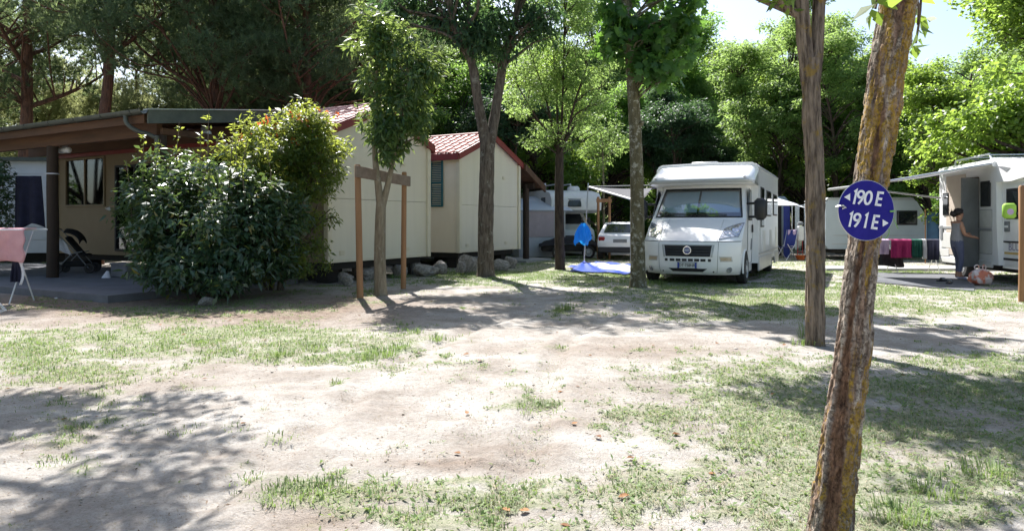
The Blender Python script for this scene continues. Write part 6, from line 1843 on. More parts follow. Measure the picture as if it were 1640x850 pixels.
    mb = MB(); mb.prism([(3.28, 1.55), (4.05, 1.55), (3.70, 2.14), (3.28, 2.14)], .055, .063, 'xz'); mb.build('door_window', M['dark_glass'], dr)
    mb = MB(); mb.box((3.27, .055, 1.33), (.20, .03, .24), .01); hd = mb.build('handle_recess', M['grey_plastic'], dr)
    mb = MB(); mb.box((3.27, .04, 1.33), (.14, .02, .05), .006); mb.build('door_handle', M['white_paint'], hd)
    mb = MB(); mb.box((3.72, .062, .98), (1.2, .02, .04), .004); mb.box((3.72, .062, .58), (1.2, .02, .05), .004); mb.build('side_trim', M['black_plastic'], dr)
    mb = MB(); mb.box((3.72, .066, .72), (1.15, .008, .05)); mb.build('yellow_stripe', M['yellow_stripe'], dr)
    text('lettering', 'BLUES', .24, M['letter_grey'], dr, (3.66, .066, .86), (PI / 2, 0, 0), .004, 0, .001, sx=1.1)
    wheel('rear_wheel', t, (1.25, .10, .34), (0, -1, 0), .34, .22, M['silver_paint'])
    wheel('front_wheel', t, (4.75, .16, .34), (0, -1, 0), .34, .22, M['silver_paint'])
    mb = MB(); mb.cyl((4.75, .16, .38), (0, 1, 0), .42, .16, 28); mb.build('wheel_well', M['underbody'], cab)
    # mirror with its lime cover
    mb = MB(); mb.tube([(4.1, .06, 1.62), (4.12, -.18, 1.62)], .025, 8); mi = mb.build('mirror_arm', M['black_plastic'], t)
    mb = MB(); mb.box((3.98, -.26, 1.68), (.14, .27, .34), .05); mb.build('mirror_cover', M['lime_cover'], mi, True, angle=60)
    mb = MB(); mb.lathe((4.051, -.27, 1.66), (1, 0, 0), [(.07, 0), (.065, .004), (.001, .006)], 18); mb.build('cover_badge', M['lilac_cloth'], mi)
    # roof rails
    mb = MB()
    for y in (.25, W_ - .25):
        mb.tube([(.3, y, ZT + .08), (.38, y, ZT + .24), (2.1, y, ZT + .26), (2.25, y, ZT + .08)], .025, 8)
    for x in (.5, 1.2, 1.95): mb.tube([(x, .25, ZT + .25), (x, W_ - .25, ZT + .25)], .018, 6)
    mb.build('roof_rack', M['white_metal'], t, True)
    mb = MB(); mb.tube([(.15, -.06, 2.80), (2.98, -.06, 2.80)], .065, 10); mb.build('awning_cassette', M['white_metal'], t, True)
    return t
motorhome2()
LM = Matrix.Translation((11.9, 19.0, 0)) @ Matrix.Rotation(math.atan2(-.987, -.16), 4, 'Z')
t = thing('side_awning', 'grey awning slung from the right motorhome to a white pole by the sign', 'awning', (8.65, 16.5, 0))
o0 = Vector((8.65, 16.5, 0))
A0, A1 = LM @ Vector((.25, -.08, 2.80)), LM @ Vector((2.95, -.08, 2.82))
B1, B0 = Vector((8.62, 16.45, 2.34)), Vector((8.95, 19.3, 2.36))
mb = MB(); mb.grid(lambda a, b_: ((A0 * (1 - a) + A1 * a) * (1 - b_) + (B0 * (1 - a) + B1 * a) * b_) - o0 + Vector((0, 0, -.06 * math.sin(PI * b_))), 10, 10); mb.build('canopy', M['canopy'], t, True)
mb = MB(); mb.tube([B0 - o0, B1 - o0], .035, 8); mb.build('front_bar', M['aluminium'], t, True)
mb = MB(); mb.tube([A1 - o0, B1 - o0], .028, 8); mb.build('awning_arm', M['aluminium'], t, True)
mb = MB(); mb.tube([A0 - o0 + Vector((0, 0, -.7)), (A0 + B0) / 2 - o0 + Vector((0, 0, -.28))], .022, 8); mb.build('awning_arm', M['aluminium'], t, True)
mb = MB(); mb.tube([(0, 0, -.02), (0, 0, 2.34)], .028, 10); mb.build('pole', M['white_metal'], t, True)
mb = MB(); mb.lathe((0, 0, 0), (0, 0, 1), [(.12, -.02), (.12, .025), (.04, .05), (.035, .12)], 14); mb.build('pole_foot', M['black_plastic'], t, True)
# mat, paved strip
mb = MB(); a_ = [G(1388, 452), G(1560, 468), G(1560, 440), G(1400, 437)]
mb.prism([(p.x, p.y) for p in a_], -.02, .028, 'xy'); o = mb.build('awning_mat', M['mat']); tag(o, 'dark grey mat on the grass under the right awning', 'mat')
mb = MB(); mb.prism([(9.3, 20.2), (16.5, 20.2), (16.5, 21.6), (9.3, 21.6)], -.05, .07, 'xy'); tag(mb.build('paved_path', M['paver'], kind='structure'), 'pale paved path before the caravan')
# ------------------------------------------------------------------ grey caravan
def caravan():
    D = 26.3; x0, x1 = (1322 - 820) / F * D, (1488 - 820) / F * D
    L = x1 - x0
    t = thing('caravan', 'grey blue caravan behind the clothes airer and the sign', 'caravan', (x0, D, 0), R(-2))
    pf = [(0, .55), (.12, .42), (L - .55, .42), (L - .15, .62), (L, 1.15), (L - .1, 1.55), (L - .55, 2.25), (L - .75, 2.36), (.15, 2.36), (.0, 2.2)]
    mb = MB(); mb.prism(pf, 0, 2.1, 'xz'); b_ = mb.build('body', M['caravan_skin'], t, True, angle=35)
    mb = MB(); mb.prism([(.0, 2.30), (.1, 2.40), (L - .7, 2.40), (L - .62, 2.30)], -.02, 2.12, 'xz'); mb.build('roof_edge', M['silver_paint'], t)
    for (x, z, w, h) in ((L - .92, 1.62, .78, .56), (1.0, 1.66, .8, .56)):
        mb = MB(); mb.box((x, -.01, z), (w, .04, h), .05); f_ = mb.build('window', M['black_plastic'], b_, True, angle=60)
        mb = MB(); mb.box((x, -.028, z), (w - .1, .012, h - .1), .03); mb.build('pane', M['dark_glass'], f_)
    mb = MB(); mb.box((1.9, -.006, 1.36), (.62, .02, 1.6), .02); mb.build('door', M['caravan_skin'], b_)
    mb = MB(); mb.box((L / 2 - .1, -.008, .95), (L - .8, .018, .03), .004); mb.box((L / 2 - .2, -.008, .62), (L - .9, .018, .03), .004); mb.build('side_trim', M['silver_paint'], b_)
    wheel('wheel', t, (2.0, .1, .31), (0, -1, 0), .31, .18, M['silver_paint'])
    mb = MB(); mb.box((L / 2, 1.0, .34), (L - .8, 1.6, .16)); mb.build('chassis', M['underbody'], t)
    mb = MB(); mb.box((L - .12, -.03, 1.45), (.06, .02, .34), .01, 0, 0, R(-14)); mb.build('orange_reflector', M['amber'], b_)
    return t
caravan()
# folded blue tarpaulin screen right of the caravan
t = thing('windbreak', 'blue fabric windbreak between the caravan and the right motorhome', 'windbreak', P(1500, 400, 24) * 1)
t.location.z = 0
mb = MB(); mb.grid(lambda a, b_: (-.35 + 1.5 * a, .05 * math.sin(a * 20), .25 + 1.55 * b_), 24, 3); mb.build('cloth', pm('windbreak_cloth', (.05, .12, .22), (.04, .09, .17), 4, .9), t, True)
for x in (-.35, .4, 1.15):
    mb = MB(); mb.tube([(x, .08, 0), (x, .08, 1.9)], .02, 6); mb.build('pole', M['stake_wood'], t)
# ------------------------------------------------------------------ overcab motorhome, tent, car at the back
def overcab():
    D = 29.0
    xc = (924 - 820) / F * D
    t = thing('overcab_motorhome', 'small white motorhome with a bulging overcab bed parked across the lane', 'motorhome', (xc, D, 0), R(18))
    hw_ = 1.15
    mb = MB(); mb.prism([(1.9, .5), (6, .5), (6, 2.85), (1.0, 2.85), (.25, 2.70), (.0, 2.40), (.05, 1.98), (.5, 1.86), (1.9, 1.86)], -hw_, hw_, 'yz'); b_ = mb.build('body', M['white_dusty'], t, True, angle=50)
    mb = MB(); mb.prism([(.35, .40), (1.95, .40), (1.95, 1.86), (1.55, 1.86), (1.0, 1.36), (.42, 1.12), (.32, .8)], -.98, .98, 'yz'); c_ = mb.build('cab', M['white_dusty'], t, True, angle=30)
    mb = MB(); mb.add([(-.85, 1.01, 1.38), (.85, 1.01, 1.38), (.80, 1.50, 1.83), (-.80, 1.50, 1.83)], [(0, 1, 2, 3)]); mb.build('windscreen', M['dark_glass'], c_)
    mb = MB(); mb.box((-.1, .02, 2.28), (.62, .04, .34), .02, 0, R(-6)); f_ = mb.build('overcab_window', M['black_plastic'], b_)
    mb = MB(); mb.box((-.1, -.004, 2.28), (.54, .012, .27), 0, 0, R(-6)); mb.build('pane', M['dark_glass'], f_)
    mb = MB(); mb.box((0, .335, .78), (.9, .03, .22), .01); mb.build('grille', M['black_plastic'], c_)
    mb = MB(); mb.box((0, .32, .48), (1.98, .16, .26), .03); mb.build('bumper', M['grey_plastic'], c_)
    for s_ in (-1, 1):
        mb = MB(); mb.box((s_ * .72, .345, .84), (.34, .03, .2), .02); mb.build('headlight', M['lamp_glass'], c_)
        wheel('front_wheel', t, (s_ * .9, 1.05, .33), (s_, 0, 0), .33, .2, M['silver_paint']); wheel('rear_wheel', t, (s_ * 1.0, 4.7, .33), (s_, 0, 0), .33, .2, M['silver_paint'])
        mb = MB(); mb.box((s_ * 1.16, 1.35, 1.5), (.16, .08, .34), .03); mb.build('mirror', M['black_plastic'], c_)
        for (y, z, w, h) in ((1.0, 2.35, .5, .35), (3.2, 1.75, .9, .5)):
            mb = MB(); mb.box((s_ * 1.152, y, z), (.03, w, h), .01); mb.build('side_window', M['dark_glass'], b_)
    mb = MB()
    for x in (-.9, -.3, .3): mb.tube([(x, 1.4, 2.86), (x, 1.4, 3.15), (x, 3.0, 3.15)], .03, 6)
    mb.lathe((.35, 1.2, 2.84), (0, 0, 1), [(.28, 0), (.28, .12), (.22, .2), (.001, .22)], 16)
    mb.build('roof_gear', M['white_metal'], t, True)
    mb = MB(); mb.box((0, 3.2, .42), (2.1, 5.0, .2)); mb.build('chassis', M['underbody'], t)
overcab()
def tent():
    D = 28.0
    xc = (868 - 820) / F * D
    t = thing('frame_tent', 'pale grey frame tent with a mesh window behind the lean to post', 'tent', (xc, D, 0), R(8))
    def wall(name, pts, mat, n=10, par=None):
        mb = MB(); a, b_, c_, d_ = [Vector(p) for p in pts]
        mb.grid(lambda u_, v_: (a * (1 - u_) + b_ * u_) * (1 - v_) + (d_ * (1 - u_) + c_ * u_) * v_ + Vector((0, .02 * math.sin(u_ * 16) * math.sin(PI * v_), 0)), n, 6); return mb.build(name, mat, par or t, True)
    w1, h1, h2, dp = .95, 1.95, 2.55, 2.6
    f_ = wall('front_wall', [(-w1, 0, .02), (w1, 0, .02), (w1, 0, h1), (-w1, 0, h1)], M['tent_grey'], 14)
    wall('mesh_window', [(-.55, -.035, .85), (.5, -.035, .85), (.5, -.035, 1.9), (-.55, -.035, 1.9)], M['tent_mesh'], 8, f_)
    wall('door_panel', [(-.6, -.035, .05), (.55, -.035, .05), (.55, -.035, .82), (-.6, -.035, .82)], M['tent_pale'], 8, f_)
    wall('side_wall', [(-w1, 0, .02), (-w1, dp, .02), (-w1, dp, h1), (-w1, 0, h1)], M['tent_grey']); wall('side_wall', [(w1, 0, .02), (w1, dp, .02), (w1, dp, h1), (w1, 0, h1)], M['tent_grey'])
    mb = MB(); mb.grid(lambda a, b_: (-w1 - .08 + (2 * w1 + .4) * a, -.15 + (dp + .2) * b_, h1 + .62 * b_ - .06 * math.sin(a * 9) * b_ - .10 * max(0, a - .7)), 24, 12); mb.build('roof_sheet', M['tent_pale'], t, True)
    for x in (-w1, w1):
        mb = MB(); mb.tube([(x, -.04, 0), (x, -.04, h1)], .02, 6); mb.build('pole', M['aluminium'], t)
tent()
# covered motorcycle-like dark heap beside the overcab
t = thing('covered_trailer', 'dark covered trailer parked between the tent and the overcab motorhome', 'trailer', P(893, 400, 27.5)); t.location.z = 0
mb = MB(); mb.grid(lambda a, b_: (-.75 + 2.5 * a, -.4 + .9 * b_, .35 + .55 * math.sin(PI * min(max(a, .04), .96)) ** .4 * math.sin(PI * min(max(b_, .05), .95)) ** .4 + .03 * math.sin(a * 25)), 24, 10); mb.build('cover', M['black_cloth'], t, True)
mb = MB(); mb.box((.5, .05, .42), (2.3, .75, .24), .03); mb.build('bed', M['underbody'], t)
for x in (0, 1.2): wheel('wheel', t, (x, -.36, .26), (0, -1, 0), .26, .14, M['silver_paint'])
def car():
    b_ = Vector(((993 - 820) / F * 26.0, 26.0, 0))
    t = thing('hatchback', 'white hatchback car seen from behind beyond the blue groundsheet', 'car', b_, R(-12))
    hw_ = .86
    sec = [(0.0, .34), (-.06, .5), (-.06, .72), (.02, .94), (.10, .98), (.52, 1.40), (.7, 1.46), (1.9, 1.45), (2.7, 1.0), (3.7, .86), (3.95, .6), (3.9, .34)]
    def sh(a, b2):
        i = b2 * (len(sec) - 1); k = min(int(i), len(sec) - 2); f_ = i - k
        y = sec[k][0] * (1 - f_) + sec[k + 1][0] * f_; z = sec[k][1] * (1 - f_) + sec[k + 1][1] * f_
        w = hw_ * np.interp(z, [.34, .6, .95, 1.45], [.95, 1, .97, .72])
        u_ = 2 * a - 1
        return (w * u_, y + .10 * abs(u_) ** 4 * (1 if y < 1 else -1), z - .03 * abs(u_) ** 4 * (z > 1.2))
    mb = MB(); mb.grid(sh, 16, 44); bo = mb.build('body', M['white_paint'], t, True, angle=35)
    for s_ in (0, 1):
        mb = MB(); pts = [sh(s_, v) for v in np.linspace(0, 1, 45)]
        mb.add(pts, [tuple(range(45))]); mb.build('side_panel', M['white_paint'], t)
        wheel('wheel', t, ((-1 + 2 * s_) * .8, .75, .3), (-1 + 2 * s_, 0, 0), .3, .19, M['silver_paint']); wheel('wheel', t, ((-1 + 2 * s_) * .8, 3.2, .3), (-1 + 2 * s_, 0, 0), .3, .19, M['silver_paint'])
    mb = MB(); mb.grid(lambda a, b2: Vector(sh(.10 + .80 * a, (4.15 + .80 * b2) / 11)) + Vector((0, -.012, .008)), 14, 6); mb.build('rear_window', M['dark_glass'], bo, True)
    for s_ in (-1, 1):
        mb = MB(); mb.box((s_ * .70, .03, .80), (.26, .06, .20), .03, s_ * .25); mb.build('tail_light', M['red_lamp'], bo)
    mb = MB(); mb.box((0, -.065, .40), (1.66, .08, .22), .03); mb.build('bumper', M['black_plastic'], bo)
    mb = MB(); mb.box((0, -.055, .74), (.52, .015, .13), .003); pl = mb.build('number_plate', M['grey_plastic'], bo)
    return t
car()
# small chair with a red towel, dark crate
g_ = G(1012, 404)
t = thing('camp_stool', 'dark camp stool standing behind the mossy trunk', 'stool', g_, R(10))
mb = MB(); mb.box((0, 0, .62), (.42, .36, .56), .03); mb.build('seat', M['grey_plastic'], t)
mb = MB()
for x in (-.25, .25):
    for y in (-.16, .16): mb.tube([(x, y, 0), (x * .8, y, .4)], .014, 6)
for y in (-.16, .16): mb.tube([(-.25, y, .04), (.25, y, .04)], .012, 6)
mb.build('frame', M['aluminium'], t)
t = thing('red_towel', 'small red towel hanging over the camp stool', 'towel', g_ + Vector((-.12, -.2, 0)))
mb = MB(); mb.grid(lambda a, b_: (-.34 + .5 * a + .02 * math.sin(b_ * 7), .02 * math.sin(a * 14) - .02, .93 - .10 * (1 - a) - (.15 + .5 * (1 - a)) * b_), 14, 8); mb.build('cloth', M['red_cloth'], t, True, solid=.012)
# ------------------------------------------------------------------ caravan with awning tent right of the motorhome
def tent2():
    D = 27.0
    x0 = (1222 - 820) / F * D
    t = thing('awning_tent', 'open grey and blue awning tent just right of the motorhome', 'tent', (x0, D, 0), R(6))
    w = 1.72
    def sheet_(name, f_, mat, nu=14, nv=8, par=None):
        mb = MB(); mb.grid(f_, nu, nv); return mb.build(name, mat, par or t, True)
    sheet_('roof_sheet', lambda a, b_: (-.6 + (w + .6) * a, 2.6 * b_ - .1, 2.12 + .5 * b_ + .05 * math.sin(a * 13) * math.sin(b_ * 6) - .10 * max(0, a - .8) * 5 * (1 - b_)), M['tent_pale'], 20, 10)
    sheet_('side_wall', lambda a, b_: (w - .42 + .42 * a + .03 * math.sin(a * 14), -.05 + .5 * a * a, .35 + 1.78 * b_ + .2 * (1 - b_) * a), M['tent_grey'])
    sheet_('blue_panel', lambda a, b_: (.86 + .26 * a + .02 * math.sin(a * 9), .03, .05 + 2.06 * b_), M['tent_blue'])
    sheet_('rear_wall', lambda a, b_: (-.6 + 2.2 * a, 1.6, .05 + 2.3 * b_), M['black_cloth'])
    sheet_('inner_curtain', lambda a, b_: (-.2 + .8 * a + .02 * math.sin(a * 25), .9, .05 + 1.75 * b_), M['grey_plastic'])
    for x in (-.6, 1.17, w):
        mb = MB(); mb.tube([(x, -.06, 0), (x, -.06, 2.14)], .022, 6); mb.build('pole', M['aluminium'], t)
    mb = MB(); mb.tube([(-.6, -.06, 2.12), (w, -.06, 2.12)], .018, 6); mb.build('front_bar', M['aluminium'], t)
    t2 = thing('folding_chair', 'dark folding camping chair with a lilac towel before the blue tent', 'chair', (x0 + .55, D - .9, 0), R(30))
    mb = MB()
    for y in (-.24, .24):
        mb.tube([(-.30, y, 0), (.22, y, .62)], .014, 6); mb.tube([(.32, y, 0), (-.22, y, .62)], .014, 6); mb.tube([(.18, y, .5), (.36, y, 1.15)], .014, 6)
    mb.build('frame', M['aluminium'], t2, True)
    mb = MB(); mb.grid(lambda a, b_: (-.24 + .46 * a, -.23 + .46 * b_, .52 - .04 * math.sin(PI * a)), 6, 4); mb.build('seat', M['tent_blue'], t2, True)
    mb = MB(); mb.grid(lambda a, b_: (.20 + .15 * a, -.23 + .46 * b_, .55 + .6 * a), 6, 4); mb.build('backrest', M['tent_blue'], t2, True)
    t3 = thing('lilac_towel', 'lilac towel thrown over the folding chair back', 'towel', (x0 + .55, D - .9, 0), R(30))
    mb = MB(); mb.grid(lambda a, b_: (.37 - .02 * math.sin(a * 8) - (.10 * b_ if b_ < .5 else .10 * (1 - b_)), -.2 + .36 * a, 1.18 - .55 * abs(b_ - .2)), 10, 12); mb.build('cloth', M['lilac_cloth'], t3, True, solid=.01)
    t4 = thing('roof_box_caravan', 'pale caravan behind the tent carrying a small roof unit with an arched opening', 'caravan', (x0 + .1, D + 2.8, 0), R(6))
    mb = MB(); mb.box((.6, 1, 1.5), (3.2, 2.0, 2.2), .15); mb.build('body', M['caravan_skin'], t4, True, angle=60)
    mb = MB(); mb.box((.35, .6, 2.74), (1.25, .9, .28), .06); mb.build('roof_hatch', M['white_dusty'], t4, True)
    mb = MB(); mb.prism([(.28, 2.85), (1.05, 2.85), (1.05, 3.42), (.86, 3.55), (.47, 3.55), (.28, 3.42)], .3, .75, 'xz'); ru = mb.build('roof_unit', M['tent_grey'], t4)
    mb = MB(); mb.prism([(.55, 2.87), (.80, 2.87), (.80, 3.15), (.675, 3.27), (.55, 3.15)], .28, .302, 'xz'); mb.build('arch_opening', M['dark_glass'], ru)
    for x in (-.3, 1.4): wheel('wheel', t4, (x, .1, .3), (0, -1, 0), .3, .18, M['silver_paint'])
tent2()
g_ = G(1281, 416)
t = thing('utility_stand', 'small stand with white container and orange basin half behind the furrowed trunk', 'stand', g_)
mb = MB()
for x in (-.10, .12): mb.tube([(x, 0, 0), (x * .6, 0, 1.2)], .014, 6)
for z in (.3, .75): mb.tube([(-.09, 0, z), (.1, 0, z)], .012, 6)
mb.build('frame', M['red_lamp'], t, True)
mb = MB(); mb.box((.0, -.02, 1.02), (.24, .18, .56), .03); mb.build('container', M['white_plastic'], t, True)
mb = MB(); mb.lathe((.02, 0, 1.32), (0, 0, 1), [(.05, 0), (.12, .06), (.10, .13), (.001, .16)], 14); mb.build('cap', M['grey_plastic'], t, True)
t = thing('orange_basin', 'orange plastic basin on the ground beside the furrowed trunk', 'basin', g_ + Vector((-.02, -.1, 0)))
mb = MB(); mb.lathe((0, 0, 0), (0, 0, 1), [(.001, .01), (.14, .0), (.19, .17), (.205, .18), (.19, .165), (.14, .02), (.001, .02)], 20); mb.build('tub', M['orange_plastic'], t, True)
# ------------------------------------------------------------------ clothes airers
def airer(name, label, c, L_, rz, wing=True):
    t = thing(name, label, 'clothes airer', c, rz)
    for x in (-L_ / 2, L_ / 2):
        for s_ in (-1, 1):
            mb = MB(); mb.tube([(x + s_ * .007, -.28 * s_, .0), (x + s_ * .007, .25 * s_, .93)], .012, 6); mb.build('leg', M['white_metal'], t, True)
    mb = MB()
    mb.tube([(-L_ / 2 - .25, -.27, .93), (L_ / 2 + .25, -.27, .93), (L_ / 2 + .25, .27, .93), (-L_ / 2 - .25, .27, .93), (-L_ / 2 - .25, -.27, .93)], .014, 6); mb.build('top_frame', M['white_metal'], t, True)
    mb = MB()
    for k in range(7): mb.tube([(-L_ / 2 - .25, -.2 + k * .066, .93), (L_ / 2 + .25, -.2 + k * .066, .93)], .004, 4)
    mb.build('rails', M['white_metal'], t)
    return t
def hang(name, label, loc, rz, w, h, mat, y=-.28, ragged=.0, back=.35, seed=1, th=.01):
    t = thing(name, label, 'towel', loc, rz)
    mb = MB()
    rg = np.random.default_rng(seed); ph = rg.uniform(0, 6, 4)
    def f_(a, b_):
        s = b_ * (h + back)
        x = -w / 2 + w * a + ragged * .02 * math.sin(s * 23 + ph[0])
        fold_ = .03 * math.sin(a * 13 + ph[1]) + .018 * math.sin(a * 29 + ph[2])
        if s < back: return (x, y + .03 + (back - s) * .55, .955 + .004 * math.sin(a * 20))
        d_ = s - back
        return (x * (1 + .03 * d_ * math.sin(ph[3])), y - .012 + fold_ * min(1, d_ * 4), .955 - d_ * (1 + ragged * .06 * math.sin(a * 5 + ph[2])))
    mb.grid(f_, 26, 22); mb.build('cloth', mat, t, True, solid=th)
    return t
D_ = 19.6
def AX(px): return ((px - 820) / F * D_, D_, 0)
airer('clothes_airer', 'white clothes airer loaded with towels before the grey caravan', AX(1462), 1.2, 0)
for (n_2, lab, px, w, h, m_, sd) in (('towel', 'lilac towel at the left end of the airer beside the white pole', 1405, .34, .42, 'lilac_cloth', 2), ('towel', 'magenta towel hanging on the airer', 1434, .62, .52, 'magenta_cloth', 3), ('towel', 'dark green towel hanging in the middle of the airer', 1459, .36, .5, 'green_cloth', 4),
                                     ('towel', 'narrow white cloth hanging beside the navy towel', 1468, .10, .55, 'white_cloth', 5), ('towel', 'navy towel at the right end of the airer', 1486, .52, .58, 'navy_cloth', 6), ('towel', 'white edge of cloth by the motorhome corner', 1501, .10, .3, 'white_cloth', 7)):
    hang(n_2, lab, AX(px), 0, w, h, M[m_], -.29 - .012 * sd, 0, .3, sd)
hang('black_trousers', 'black clothes hanging low behind the magenta towel', (AX(1420)[0], D_ + .1, -.28), 0, .9, .5, M['black_cloth'], -.2, 1, .2, 9)['category'] = 'clothes'
# airer with pink towel at the far left
c_ = Vector((-9.05, 12.4, 0))
def LX(px, D): return (px - 820) / F * D
c_ = Vector((LX(-12, 12.2) + .42, 12.2, .42))
t = airer('clothes_airer', 'white clothes airer holding a pink towel at the left edge of the porch', (c_.x - .35, c_.y, .0), 1.0, R(-6))
for ch in t.children: ch.location.z += .36 if ch.name.startswith(('top', 'rails')) else 0
for ch in t.children:
    if ch.name.startswith('leg'): ch.scale = (1, 1, 1.39)
hang('pink_towel', 'pink towel with a ragged hem over the airer at the left edge', (c_.x - .12, c_.y, .36), R(-6), 1.15, .60, M['pink_cloth'], -.29, 1.0, .35, 12, .014)
t = hang('navy_strap', 'navy cloth strip with a white label below the pink towel', (c_.x + .17, c_.y + .05, -.22), R(-6), .16, .36, M['navy_cloth'], -.22, 0, .05, 13)
t['category'] = 'cloth'
mb = MB(); mb.grid(lambda a, b_: (.10 + .05 * a + .06 * math.sin(b_ * 3), -.30, .95 - .40 * b_), 3, 8); mb.build('label_tape', M['white_cloth'], t, True, solid=.006)
# ------------------------------------------------------------------ sign on the front tree
def sign():
    c = P(1387, 337, 2.905)
    # the disc is tied to the trunk, turned a little and tipped with it
    t = thing('pitch_sign', 'round dark blue sign reading 190 E and 191 E on the leaning trunk', 'sign', c, R(7))
    r = .127
    mb = MB(); mb.lathe((0, 0, 0), (0, -1, 0), [(.001, -.003), (r * .985, -.003), (r, -.001), (r, .0015), (r * .99, .003), (.001, .003)], 72)
    d_ = mb.build('disc', M['sign_blue'], t, True, angle=30)
    mb = MB(); mb.tube([(r * math.cos(a), .001, r * math.sin(a)) for a in np.linspace(0, 2 * PI, 73)], .0022, 6); mb.build('rim', M['aluminium'], d_, True)
    tl = R(-6)
    def ell(cx, cz, rx, rz_, a0, a1, n=22): return [(cx + rx * math.cos(a), cz + rz_ * math.sin(a)) for a in np.linspace(a0, a1, n)]
    GL = {'1': [[(.10, .34), (.24, .47), (.24, -.5)]], '0': [ell(0, 0, .25, .425, 0, 2 * PI, 40)],
          '9': [ell(0, .20, .235, .225, 0, 2 * PI, 34), [(.235, .20), (.21, .02), (.13, -.2), (-.06, -.47)]],
          'E': [[(-.19, .5), (-.19, -.5)], [(-.19, .425), (.24, .425)], [(-.19, 0), (.20, 0)], [(-.19, -.425), (.24, -.425)]]}
    def glyph(ch, x, z, h=.062, w=.0098):
        mb = MB()
        for st in GL[ch]:
            closed = len(st) > 8 and abs(st[0][0] - st[-1][0]) < 1e-6 and abs(st[0][1] - st[-1][1]) < 1e-6
            pts = [Vector((p[0] * h * .92, p[1] * h)) for p in st]
            n = len(pts); L_, R_ = [], []
            for i in range(n):
                if closed: d0 = (pts[i] - pts[(i - 2) % n] if i == 0 else pts[i] - pts[i - 1]); d1 = (pts[1] - pts[0] if i in (0, n - 1) else pts[i + 1] - pts[i]); d0 = pts[n - 1] - pts[n - 2] if i == 0 else d0
                else: d0 = pts[i] - pts[i - 1] if i else pts[1] - pts[0]; d1 = pts[i + 1] - pts[i] if i < n - 1 else pts[-1] - pts[-2]
                n0 = Vector((-d0.y, d0.x)).normalized(); n1 = Vector((-d1.y, d1.x)).normalized()
                m_ = (n0 + n1).normalized(); k = w / 2 / max(m_.dot(n0), .5)
                L_.append(pts[i] + m_ * k); R_.append(pts[i] - m_ * k)
            def put(q, y):
                u_ = q.x + .12 * q.y; v_ = q.y
                return (x + u_ * math.cos(tl) - v_ * math.sin(tl), y, z + u_ * math.sin(tl) + v_ * math.cos(tl))
            V = [put(q, -.0046) for q in L_] + [put(q, -.0046) for q in R_] + [put(q, -.0026) for q in L_] + [put(q, -.0026) for q in R_]
            Fs = []
            for i in range(n - 1):
                Fs += [(i, i + 1, n + i + 1, n + i), (i, 2 * n + i, 2 * n + i + 1, i + 1), (n + i, n + i + 1, 3 * n + i + 1, 3 * n + i)]
            if not closed: Fs += [(0, n, 3 * n, 2 * n), (n - 1, 3 * n - 1, 4 * n - 1, 2 * n - 1)]
            mb.add(V, Fs)
        return mb.build('letter_' + ch.lower() if ch == 'E' else 'digit', M['letter_white'], t)
    for ch, x, z in (('1', -.066, .0585), ('9', -.029, .056), ('0', .007, .053), ('E', .059, .0495), ('1', -.086, -.0375), ('9', -.046, -.041), ('1', -.016, -.0425), ('E', .041, -.0495)): glyph(ch, x, z)
    for (x, z, s_) in ((-.088, .056, -1), (.085, -.0535, 1)):
        mb = MB(); V = [(x + s_ * .015, -.0040, z), (x - s_ * .012, -.0040, z + .0155), (x - s_ * .012, -.0040, z - .0155)]
        V2 = [(a, b_ - .0008, k) for a, b_, k in V]
        mb.add(V + V2, [(0, 1, 2), (3, 4, 5), (0, 1, 4, 3), (1, 2, 5, 4), (2, 0, 3, 5)]); mb.build('arrow', M['letter_white'], t)
    # wire ties through the two edge holes, round the trunk
    mb = MB(); mb.tube([(-.112, -.004, .008), (-.100, -.010, .012), (-.112, -.012, .020), (-.126, -.004, .018), (-.129, .012, .014)], .0042, 6); mb.build('wire_tie', M['aluminium'], t, True)
    mb = MB(); mb.tube([(.106, -.005, -.004), (.118, -.009, -.003), (.129, -.002, -.002), (.129, .02, 0)], .004, 6); mb.build('wire_tie', M['green_wire'], t, True)
    mb = MB(); mb.tube(smooth_path([(.120, .004, -.02), (.135, .004, -.045), (.150, .01, -.07), (.158, .012, -.078)], 4), .0016, 5); mb.tube(smooth_path([(.110, .02, -.06), (.113, .01, -.085), (.109, .01, -.105), (.098, .015, -.122)], 4), .0016, 5); mb.build('loose_wire', M['green_wire'], t, True)
    # batten that carries the disc against the bark
    mb = MB(); mb.box((0, .022, .004), (.20, .030, .022), .003); mb.build('batten', M['grey_wood'], t)
sign()
# sawn stub on the front trunk
p0 = P(1434, 190, 3.05)
t = tree_front
mb = MB(); q0 = p0 - t.location
mb.tube([q0 + Vector((-.055, .03, -.055)), q0 + Vector((-.025, .01, -.022)), q0 + Vector((.004, 0, .005))], [.030, .022, .019], 10); mb.build('branch_stub', M['bark_pale'], t, True)
